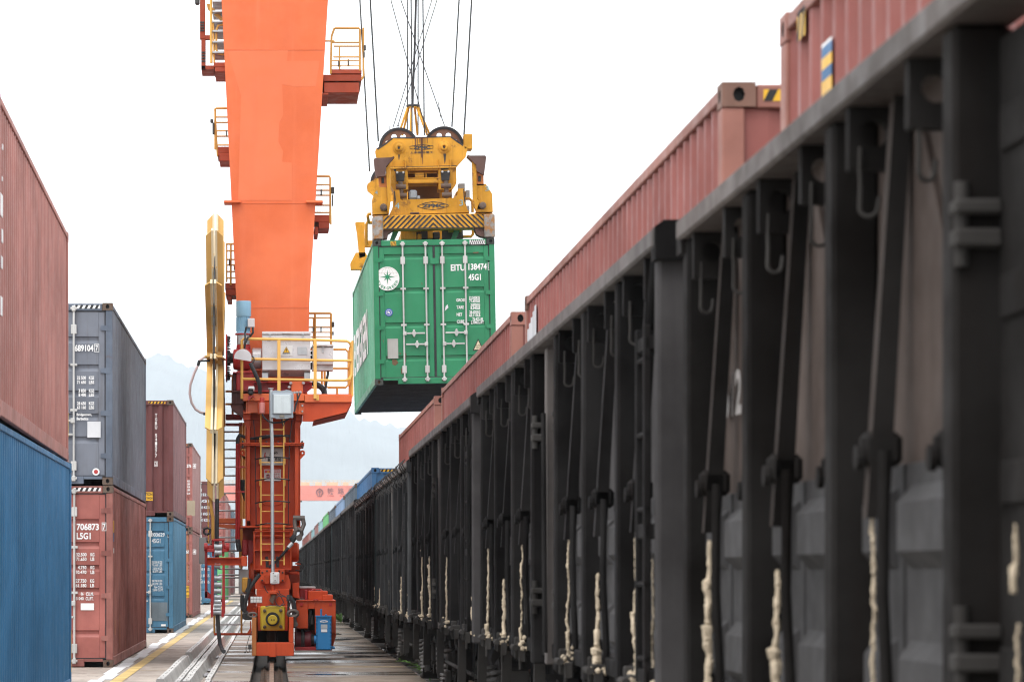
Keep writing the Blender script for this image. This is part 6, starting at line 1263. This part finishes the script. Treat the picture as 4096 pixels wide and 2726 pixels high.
sticker(gc, G7, 740, 823, 756, 838, yg + 0.02, M['yellowsign'])
b = MB(); b.prism([(q[0], q[2]) for q in [G7.p(x, y, yg) for x, y in ((800, 635), (828, 610), (822, 585), (808, 600))]], 'y', yg - 0.003, yg); b.build('torn_sticker', M['paper'], gc, smooth=False)
hazard(gc, -0.86, -0.75, HC - 0.12, HC - 0.03, 0.008, M['black'], M['yellowsign'], 4, 0.9)
hazard(gc, 0.72, 1.03, HC - 0.12, HC - 0.03, 0.008, M['black'], M['white'], 8, 0.9)
b = MB(); b.box(-0.08, 0.10, 0.0, 0.03, HC - 0.50, HC - 0.38, 0.006); b.build('lock_box', CP['green'], gc, world=False)
M['stain'] = paint('rust_stain', (0.13, 0.075, 0.035, 1), 0.8, var=0.5, rust=0.4, rustc=(0.02, 0.19, 0.085, 1), scale=6)
for pts in (((405, 985), (440, 988), (452, 1010), (430, 1030), (408, 1022)), ((500, 938), (512, 940), (508, 1000), (498, 1030)), ((455, 935), (475, 940), (470, 950)), ((470, 1050), (482, 1052), (480, 1095), (472, 1090)), ((340, 838), (345, 838), (344, 862)), ((632, 420), (640, 425), (636, 445)), ((1015, 205), (1060, 202), (1055, 212), (1020, 212)), ((690, 1130), (700, 1128), (696, 1160)), ((285, 1145), (330, 1138), (336, 1165), (290, 1170)), ((480, 1148), (540, 1135), (560, 1140), (500, 1165))):
    b = MB(); q = [G7.p(x, y, yg) for x, y in pts]; b.prism([(w[0], w[2]) for w in q], 'y', yg + 0.004, yg + 0.0065); b.build('rust_stain', M['stain'], gc, smooth=False)
# tall white lettering on the long side
text('EVERGREEN', M['white'], gc, (-W2 + 0.004, 11.7, 0.85), 8.1, 0.98, LEFT, 0.03)
gc.rotation_euler = (0, roll, R(0.5))
for o in gc.children:            # the code is painted clear of the locking bar
    if o.name.startswith('lettering') and abs(o.rotation_euler[2]) < 0.1: o.location.x += 0.0175 * (o.location.z or 2.42)

sp = thing('container_spreader', 'yellow container spreader with sheaves and striped end beam gripping the green container', 'spreader', (3.305, YG, 8.2))
SY = M['machyellow']
def sprt(name, mat, fn, par=None, smooth=False):
    b = MB(); fn(b); return b.build(name, mat, par or sp, smooth=smooth)
eb = sprt('end_beam', SY, lambda b: b.rect(SP, 300, 1180, 1805, 1362, 65.05, 0.45, 0.02))
def chevrons(b):
    # dark chevron bars on the beam's face
    z0, z1 = SP.p(0, 1352, 65.04)[2], SP.p(0, 1190, 65.04)[2]; xc = SP.p(1048, 0, 65.04)[0]; h = z1 - z0; w = 0.042; step = 0.105
    xl, xr = SP.p(425, 0, 65.04)[0], SP.p(1680, 0, 65.04)[0]
    for s in (-1, 1):
        for k in range(-3, 14):
            a = k * step + 0.02      # foot distance from the centre line at the top edge
            q = [(a, z1), (a + w * 1.1, z1), (a + w * 1.1 + h * 1.0, z0), (a + h * 1.0, z0)]
            # clip to x>=0 and inside the beam
            poly = q
            def clip(poly, f):
                out = []
                for i in range(len(poly)):
                    p, n_ = poly[i], poly[(i + 1) % len(poly)]; fp, fn_ = f(p), f(n_)
                    if fp >= 0: out.append(p)
                    if fp * fn_ < 0:
                        t_ = fp / (fp - fn_); out.append((p[0] + (n_[0] - p[0]) * t_, p[1] + (n_[1] - p[1]) * t_))
                return out
            lim = (xc - xl) if s < 0 else (xr - xc)
            poly = clip(poly, lambda p: p[0]); poly = clip(poly, lambda p: lim - p[0]) if poly else poly
            if len(poly) >= 3: b.add([(xc + s * x, 65.045, z) for x, z in poly], [tuple(range(len(poly)))])
sprt('chevron_stripes', paint('worn_black_stripe', (0.022, 0.022, 0.024, 1), 0.6, var=0.3, streak=0, rust=0.3, rustc=(0.38, 0.2, 0.05, 1), scale=2.5), chevrons, eb)
M['scuffed'] = paint('scuffed_white_paint', (0.30, 0.28, 0.26, 1), 0.65, var=0.5, streak=0.3, rust=1.0, rustc=(0.30, 0.13, 0.025, 1), scale=3.0)
for x0, x1 in ((288, 418), (1690, 1822)):
    ch_ = sprt('corner_housing', M['scuffed'], lambda b: b.rect(SP, x0, 1188, x1, 1482, 64.98, 0.5, 0.02))
    sprt('twistlock', M['iron'], lambda b: b.lathe(SP.p((x0 + x1) / 2, 1500, 65.1), 'z', [(0.05, -0.05), (0.07, 0.0), (0.06, 0.08)], 12), ch_)
for pts in (((418, 1370), (560, 1365), (480, 1420), (470, 1475), (418, 1480)), ((1560, 1365), (1692, 1365), (1692, 1478), (1640, 1470), (1590, 1440))):
    sprt('beam_gusset', M['rustplate'], lambda b: b.poly(SP, pts, 65.1, 0.3))
fp = sprt('front_plate', SY, lambda b: b.poly(SP, [(497, 1178), (520, 1130), (545, 1100), (558, 872), (630, 870), (642, 985), (660, 998), (690, 992), (1320, 982), (1362, 935), (1368, 865), (1442, 862), (1455, 1030), (1480, 1130), (1505, 1165)], 65.15, 0.25))
lp = [(856, 1072), (945, 1038), (1048, 1022), (1150, 1038), (1242, 1068), (1242, 1082), (1150, 1110), (1048, 1125), (945, 1110), (856, 1082)]
sprt('emblem_outline', M['iron'], lambda b: (b.tube([SP.p(x, y, 65.145) for x, y in lp + lp[:1]], 0.006, 4), b.tube([SP.p(1048, 1022, 65.145), SP.p(1048, 1050, 65.145)], 0.005, 4), b.tube([SP.p(1048, 1095, 65.145), SP.p(1048, 1125, 65.145)], 0.005, 4)), fp)
text_at('ZPMC', M['iron'], fp, SP, 912, 1050, 1192, 1096, 65.142, 0.05)
tb = paint('chalk_blue', (0.22, 0.42, 0.48, 1), 0.7, bump=0)
text_at('4', tb, fp, SP, 572, 1028, 628, 1102, 65.142, 0.0); text_at('3', tb, fp, SP, 1382, 1005, 1428, 1080, 65.142, 0.0)
sprt('pad_slot', M['rustplate'], lambda b: b.rect(SP, 762, 1152, 874, 1170, 65.10, 0.06, 0.004), fp)
# head block
hb_ = sprt('head_block', SY, lambda b: (b.poly(SP, [(335, 382), (352, 345), (470, 275), (555, 212), (1290, 207), (1440, 312), (1495, 372), (1470, 470), (1355, 592), (520, 596), (415, 515), (345, 450)], 65.5, 0.06), b.poly(SP, [(335, 382), (352, 345), (555, 212), (1290, 207), (1440, 312), (1495, 372), (1470, 470), (1355, 592), (520, 596), (345, 450)], 66.1, 0.06), b.rect(SP, 520, 585, 1352, 605, 65.4, 0.8, 0.006),
    b.rect(SP, 525, 604, 740, 800, 65.45, 0.6, 0.01), b.rect(SP, 1122, 604, 1350, 800, 65.45, 0.6, 0.01), b.rect(SP, 740, 604, 1122, 628, 65.45, 0.6, 0), b.rect(SP, 740, 752, 1122, 788, 65.45, 0.6, 0.006), b.rect(SP, 738, 718, 1122, 732, 65.5, 0.05, 0.003), b.rect(SP, 738, 655, 1122, 665, 65.6, 0.05, 0.003), b.rect(SP, 962, 655, 976, 720, 65.55, 0.05, 0.003),
    b.poly(SP, [(525, 800), (742, 800), (742, 865), (640, 870), (560, 872)], 65.45, 0.6), b.poly(SP, [(1122, 800), (1350, 790), (1290, 875), (1180, 876), (1122, 868)], 65.45, 0.6), b.rect(SP, 690, 880, 718, 985, 65.6, 0.4, 0.006), b.rect(SP, 1145, 880, 1290, 985, 65.6, 0.4, 0.006)))
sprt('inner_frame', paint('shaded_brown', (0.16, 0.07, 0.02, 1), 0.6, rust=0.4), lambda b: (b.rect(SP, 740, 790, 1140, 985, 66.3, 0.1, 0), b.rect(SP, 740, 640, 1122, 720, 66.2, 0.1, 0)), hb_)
sprt('lock_plate', SY, lambda b: b.rect(SP, 830, 658, 944, 712, 65.52, 0.04, 0.004), hb_)
text_at('Lock  Unlock', M['castrust'], hb_, SP, 838, 672, 940, 685, 65.515, 0.0)
for x in (633, 1200):
    bs = sprt('sheave_bearing', SY, lambda b: (b.lathe(SP.p(x, 340, 65.5), 'y', [(0.125, 0.0), (0.125, -0.02), (0.11, -0.025)], 28), b.lathe(SP.p(x, 340, 65.48), 'y', [(0.075, 0.0), (0.075, -0.07), (0.06, -0.08), (0.03, -0.08), (0.025, -0.04)], 22)), hb_, True)
    sprt('grease_hole', M['black'], lambda b: b.lathe(SP.p(x, 342, 65.39), 'y', [(0.022, 0.0), (0.022, -0.008)], 12), bs)
for x in (562, 712, 1130, 1282): sprt('stiffener', SY, lambda b: b.rect(SP, x - 4, 490, x + 4, 590, 65.42, 0.08, 0.002), hb_)
hx = [(772, 325), (918, 303), (1064, 325), (1064, 352), (918, 376), (772, 352)]
sprt('emblem_outline', M['iron'], lambda b: b.tube([SP.p(x, y, 65.495) for x, y in hx + hx[:1]], 0.005, 4), hb_)
text_at('ZPMC', M['iron'], hb_, SP, 815, 320, 1028, 362, 65.492, 0.05)
text_at('上海振华重工', M['iron'], hb_, SP, 772, 390, 1066, 418, 65.492, 0.02)
sprt('rust_streak', paint('brown_rust_run', (0.10, 0.035, 0.015, 1), 0.8, var=0.4), lambda b: [b.poly(SP, [(x, 212), (x + w, 212), (x + w * 0.7, y1), (x + w * 0.3, y1)], 65.494, 0.004) for x, w, y1 in ((835, 16, 420), (862, 9, 340), (905, 26, 470), (922, 14, 550), (960, 8, 300), (985, 12, 290), (945, 8, 430), (890, 8, 280))], hb_)
M['grease'] = paint('black_grease', (0.018, 0.013, 0.010, 1), 0.55, var=0.5, streak=0.2, rust=0.35, rustc=(0.16, 0.07, 0.015, 1), scale=4)
for pts in (((520, 580), (1355, 575), (1352, 592), (900, 590), (525, 597)), ((352, 345), (470, 275), (555, 212), (562, 226), (480, 292), (372, 362)), ((1290, 207), (1440, 312), (1440, 335), (1370, 290), (1282, 222)), ((560, 210), (1285, 206), (1283, 218), (1000, 222), (820, 230), (562, 222)), ((1190, 425), (1225, 425), (1215, 520), (1205, 560), (1198, 500)), ((622, 425), (645, 425), (638, 480), (630, 500)), ((560, 596), (600, 596), (590, 640), (570, 632)), ((1150, 596), (1260, 594), (1250, 622), (1160, 630))):
    sprt('grease_stain', M['grease'], lambda b: b.poly(SP, pts, 65.496 if pts[0][1] < 590 else 65.447, 0.003), hb_)
for pts in (((425, 1350), (700, 1352), (1000, 1345), (1400, 1354), (1685, 1350), (1685, 1361), (425, 1361)), ((560, 880), (575, 880), (585, 985), (568, 1080)), ((1440, 870), (1430, 870), (1438, 1010), (1462, 1090))):
    sprt('grease_stain', M['grease'], lambda b: b.poly(SP, pts, 65.047 if pts[0][1] > 1200 else 65.147, 0.002), eb)
sprt('side_box', SY, lambda b: b.rect(SP, 1452, 182, 1558, 370, 65.5, 0.4, 0.01), hb_)
for x in (585, 1152):
    pd = sprt('rubber_pad', M['black'], lambda b: b.poly(SP, [(x, 640), (x + 122, 640), (x + 108, 755), (x + 12, 758)], 65.36, 0.08), hb_)
    bolts(M['galv'], SP, [(x + 22, 652), (x + 98, 652)], 65.36, 0.025, 0.015, pd, 'bolt')
    sprt('link', M['castrust'], lambda b: (b.tube([SP.p(x + 60, 770, 65.35), SP.p(x + 70, 850, 65.33), SP.p(x + 65, 980, 65.33)], 0.045, 8), b.lathe(SP.p(x + 65, 830, 65.3), 'x', [(0.05, -0.1), (0.05, 0.1)], 12), b.lathe(SP.p(x + 75, 940, 65.3), 'x', [(0.05, -0.1), (0.05, 0.1)], 12)), hb_, True)
# sheaves
def sheave(c):
    r0 = 0.405; b = MB(); n = 40
    b.lathe((0, 0, 0), 'y', [(0.35, -0.03), (r0, -0.045), (r0, -0.03), (r0 - 0.03, 0.0), (r0, 0.03), (r0, 0.045), (0.35, 0.03), (0.35, -0.03)], n)
    me = b.mesh('sheave', M['rubber']); o = inst(me, 'sheave', sp, (c[0] - sp.location[0], c[1] - sp.location[1], c[2] - sp.location[2]))
    # web with round lightening holes
    w = MB(); nh = 8
    for k in range(nh):
        a0 = 2 * math.pi * k / nh; ac = a0 + math.pi / nh; hr = 0.055; hc = 0.24; out = []; inn = []
        m_ = 16
        for q in range(m_):
            t_ = 2 * math.pi * q / m_; inn.append((hc + hr * math.cos(t_), hr * math.sin(t_)))
            u, v = math.cos(t_), math.sin(t_); s = max(abs(u), abs(v)); u, v = u / s, v / s
            rad = hc + u * 0.115; an = v * math.pi / nh; out.append((rad, an))
        for yy in (-0.012, 0.016):
            vo = [(r_ * math.cos(ac + an), yy, r_ * math.sin(ac + an)) for r_, an in out]
            vi = [(x * math.cos(ac) - z * math.sin(ac), yy, x * math.sin(ac) + z * math.cos(ac)) for x, z in inn]
            w.add(vo + vi, [(q, (q + 1) % m_, m_ + (q + 1) % m_, m_ + q) for q in range(m_)])
    w.lathe((0, 0, 0), 'y', [(0.126, -0.06), (0.126, 0.06)], 20)
    inst(w.mesh('sheave_web', paint('brown_sheave_web', (0.15, 0.065, 0.035, 1), 0.7, var=0.3, rust=0.3), False), 'sheave_web', o)
for c in (SP.p(633, 340, 65.8), SP.p(1200, 335, 65.8)):
    sheave(c); sheave((c[0], 71.6, c[2] - 0.02))
sprt('head_block', SY, lambda b: (b.poly(SP, [(335, 382), (352, 345), (555, 212), (1290, 207), (1440, 312), (1495, 372), (1470, 470), (1355, 592), (520, 596), (345, 450)], 65.5, 0.05),))
for o in [o for o in sp.children if o.name.startswith('head_block') and o is not hb_]:
    o.location = (0, 5.9, 0)
sprt('head_frame', SY, lambda b: (b.box(2.55, 2.75, 66.1, 71.3, 9.0, 9.25, 0.02), b.box(3.75, 3.95, 66.1, 71.3, 9.0, 9.25, 0.02)))
# corner guide flippers
for s, pts, rust_, low in ((1, [(470, 590), (520, 520), (520, 1000), (495, 1165), (470, 1120), (480, 1000), (470, 700)], [(318, 475), (335, 463), (530, 458), (570, 445), (575, 455), (470, 570), (460, 690), (350, 700), (330, 610)], [(288, 975), (345, 830), (465, 832), (475, 1000), (495, 1165), (290, 1170)]),
                           (-1, [(1552, 505), (1602, 570), (1600, 800), (1605, 1000), (1640, 1030), (1590, 1140), (1555, 1060)], [(1487, 455), (1500, 445), (1520, 452), (1715, 455), (1728, 475), (1712, 600), (1695, 700), (1605, 650), (1598, 570)], [(1600, 812), (1715, 812), (1795, 940), (1798, 1165), (1585, 1160), (1640, 1030), (1600, 985)])):
    f_ = sprt('corner_guide', SY, lambda b: (b.poly(SP, pts, 64.95, 0.22), b.poly(SP, low, 65.0, 0.35)))
    sprt('guide_tip', M['rustplate'], lambda b: (b.poly(SP, rust_, 64.9, 0.3),), f_)
    xs = 425 if s > 0 else 1640
    sprt('guide_arm', paint('rust_streaked_orange', (0.42, 0.13, 0.02, 1), 0.6, rust=0.5), lambda b: b.poly(SP, [(xs - 60, 640), (xs + 50, 690), (xs + 50, 830), (xs - 45, 830)], 65.0, 0.12), f_)
    sprt('guide_slot', M['black'], lambda b: b.rect(SP, xs - 18, 710, xs + 15, 780, 64.98, 0.03, 0.002), f_)
    sprt('guide_motor', M['castrust'], lambda b: (b.lathe(SP.p(xs + (0 if s > 0 else 30), 1085, 65.0), 'y', [(0.07, 0), (0.07, -0.08), (0.04, -0.1)], 12), b.rect(SP, xs - 40, 1050, xs + 60, 1140, 65.0, 0.05, 0.02)), f_)
    text_at('4' if s > 0 else '3', tb, f_, SP, *((322, 870, 358, 920) if s > 0 else (1705, 840, 1755, 900)), 64.99, 0.0)
# rear guide, telescopic beams, rear beam, hydraulics
sprt('corner_guide', SY, lambda b: (b.poly(SP, [(80, 1275), (100, 1265), (200, 1268), (190, 1400), (195, 1568), (200, 1700), (125, 1720), (100, 1400)], 76.2, 0.25), b.poly(SP, [(10, 1780), (80, 1650), (200, 1650), (230, 1700), (210, 1860), (15, 1860)], 76.2, 0.3), b.rect(SP, 150, 1500, 300, 1580, 76.25, 0.2, 0.01)))
sprt('telescopic_beam', SY, lambda b: (b.box(2.75, 3.02, 65.4, 77.0, 8.42, 8.78, 0.01), b.box(3.58, 3.85, 65.4, 77.0, 8.42, 8.78, 0.01), b.box(2.9, 3.7, 69, 73.5, 8.45, 8.95, 0.02)))
sprt('end_beam', SY, lambda b: b.box(2.09, 4.52, 76.7, 77.15, 8.35, 8.8, 0.02))
for x0 in (500, 1270): sprt('green_strut', CP['green'], lambda b: b.poly(SP, [(x0, 1495), (x0 + 60, 1498), (x0 + 120, 1372), (x0 + 45, 1372)], 65.6, 0.2))
sprt('machinery', M['iron'], lambda b: (b.rect(SP, 770, 1372, 1030, 1490, 66.0, 0.8, 0.02), b.rect(SP, 1040, 1400, 1130, 1490, 65.9, 0.4, 0.02), b.rect(SP, 1160, 1380, 1420, 1492, 66.2, 0.2, 0)))
sprt('hydraulic_box', SY, lambda b: [b.rect(SP, *q, 65.8, 0.3, 0.01) for q in ((640, 1372, 835, 1490), (980, 1375, 1040, 1480), (850, 1425, 900, 1490))])
sprt('hoist_motor', M['lampgrey'], lambda b: (b.rect(SP, 755, 870, 853, 985, 65.5, 0.25, 0.03), b.rect(SP, 853, 945, 890, 985, 65.5, 0.2, 0.01)))
for q, yq in (((1372, 800, 1456, 985), 66.4), ((1462, 885, 1515, 985), 66.0), ((1465, 1080, 1508, 1165), 65.9)):
    sprt('electric_box', M['screengrey'], lambda b: b.rect(SP, *q, yq, 0.3, 0.01))
for pts, r in ((((1450, 995, 66), (1510, 995, 66), (1545, 1030, 66), (1545, 1165, 66)), 0.03), (((1545, 1372, 66), (1545, 1440, 66), (1520, 1470, 66), (1420, 1470, 66)), 0.03), (((275, 1165, 66), (240, 1165, 66), (228, 1190, 66), (240, 1270, 66.5)), 0.032), (((290, 1275, 67), (225, 1270, 67), (208, 1300, 67), (205, 1500, 67), (215, 1560, 67)), 0.036)):
    sprt('pipe_guard', SY, lambda b: b.tube([SP.p(*q) for q in pts], r, 8), None, True)
# cable basket and ropes
bk = sprt('cable_basket', SY, lambda b: [b.tube([RP.p(x0, 668, 68.5), RP.p(x1, 845, 68.5 + d)], 0.024, 8) for x0, x1, d in ((458, 395, -0.4), (465, 420, 0.4), (480, 470, -0.6), (500, 515, 0.6), (512, 575, -0.4), (520, 592, 0.4))], None, True)
sprt('basket_ring', M['iron'], lambda b: b.tube([(RP.p(488, 663, 68.5)[0] + 0.115 * math.cos(a), 68.5 + 0.115 * math.sin(a), RP.p(488, 663, 68.5)[2]) for a in [2 * math.pi * q / 20 for q in range(21)]], 0.028, 6), bk, True)
ropes = [((170, 0), (212, 1070), 71.6, 0.019), ((232, 0), (267, 880), 65.8, 0.019), ((792, 0), (733, 800), 71.6, 0.019), ((868, 0), (805, 850), 65.8, 0.019), ((470, 0), (453, 812), 71.6, 0.016), ((488, 0), (480, 832), 65.8, 0.016), ((535, 0), (520, 842), 71.6, 0.016), ((562, 0), (556, 848), 65.8, 0.016),
         ((363, 0), (575, 840), 68.0, 0.011), ((425, 0), (685, 792), 67.0, 0.011), ((652, 0), (390, 790), 67.0, 0.011), ((620, 0), (362, 795), 68.0, 0.011)]
for a, c, y, r in ropes:
    e = (a[0] - (c[0] - a[0]) * 0.35, a[1] - (c[1] - a[1]) * 0.35)
    sprt('hoist_rope', M['cable'], lambda b: b.tube([RP.p(*e, y), RP.p(*c, y)], r, 6), None, True)
sprt('power_cable', M['cable'], lambda b: b.tube([RP.p(531, -240, 68.5), RP.p(520, 0, 68.5), RP.p(505, 330, 68.5), RP.p(492, 560, 68.5), RP.p(487, 665, 68.5)], 0.024, 8), None, True)
sprt('rope_clamp', M['iron'], lambda b: [b.lathe(RP.p(x, y, 66.9), 'z', [(0.0, -0.04), (0.022, 0.0), (0.0, 0.04)], 8) for x, y in ((662, 726), (393, 784))] + [b.tube([RP.p(645, 630, 66.9), RP.p(662, 726, 66.9)], 0.008, 5), b.tube([RP.p(342, 785, 66.9), RP.p(340, 830, 66.9)], 0.01, 5)], None, True)
sp.rotation_euler = (0, roll, 0)
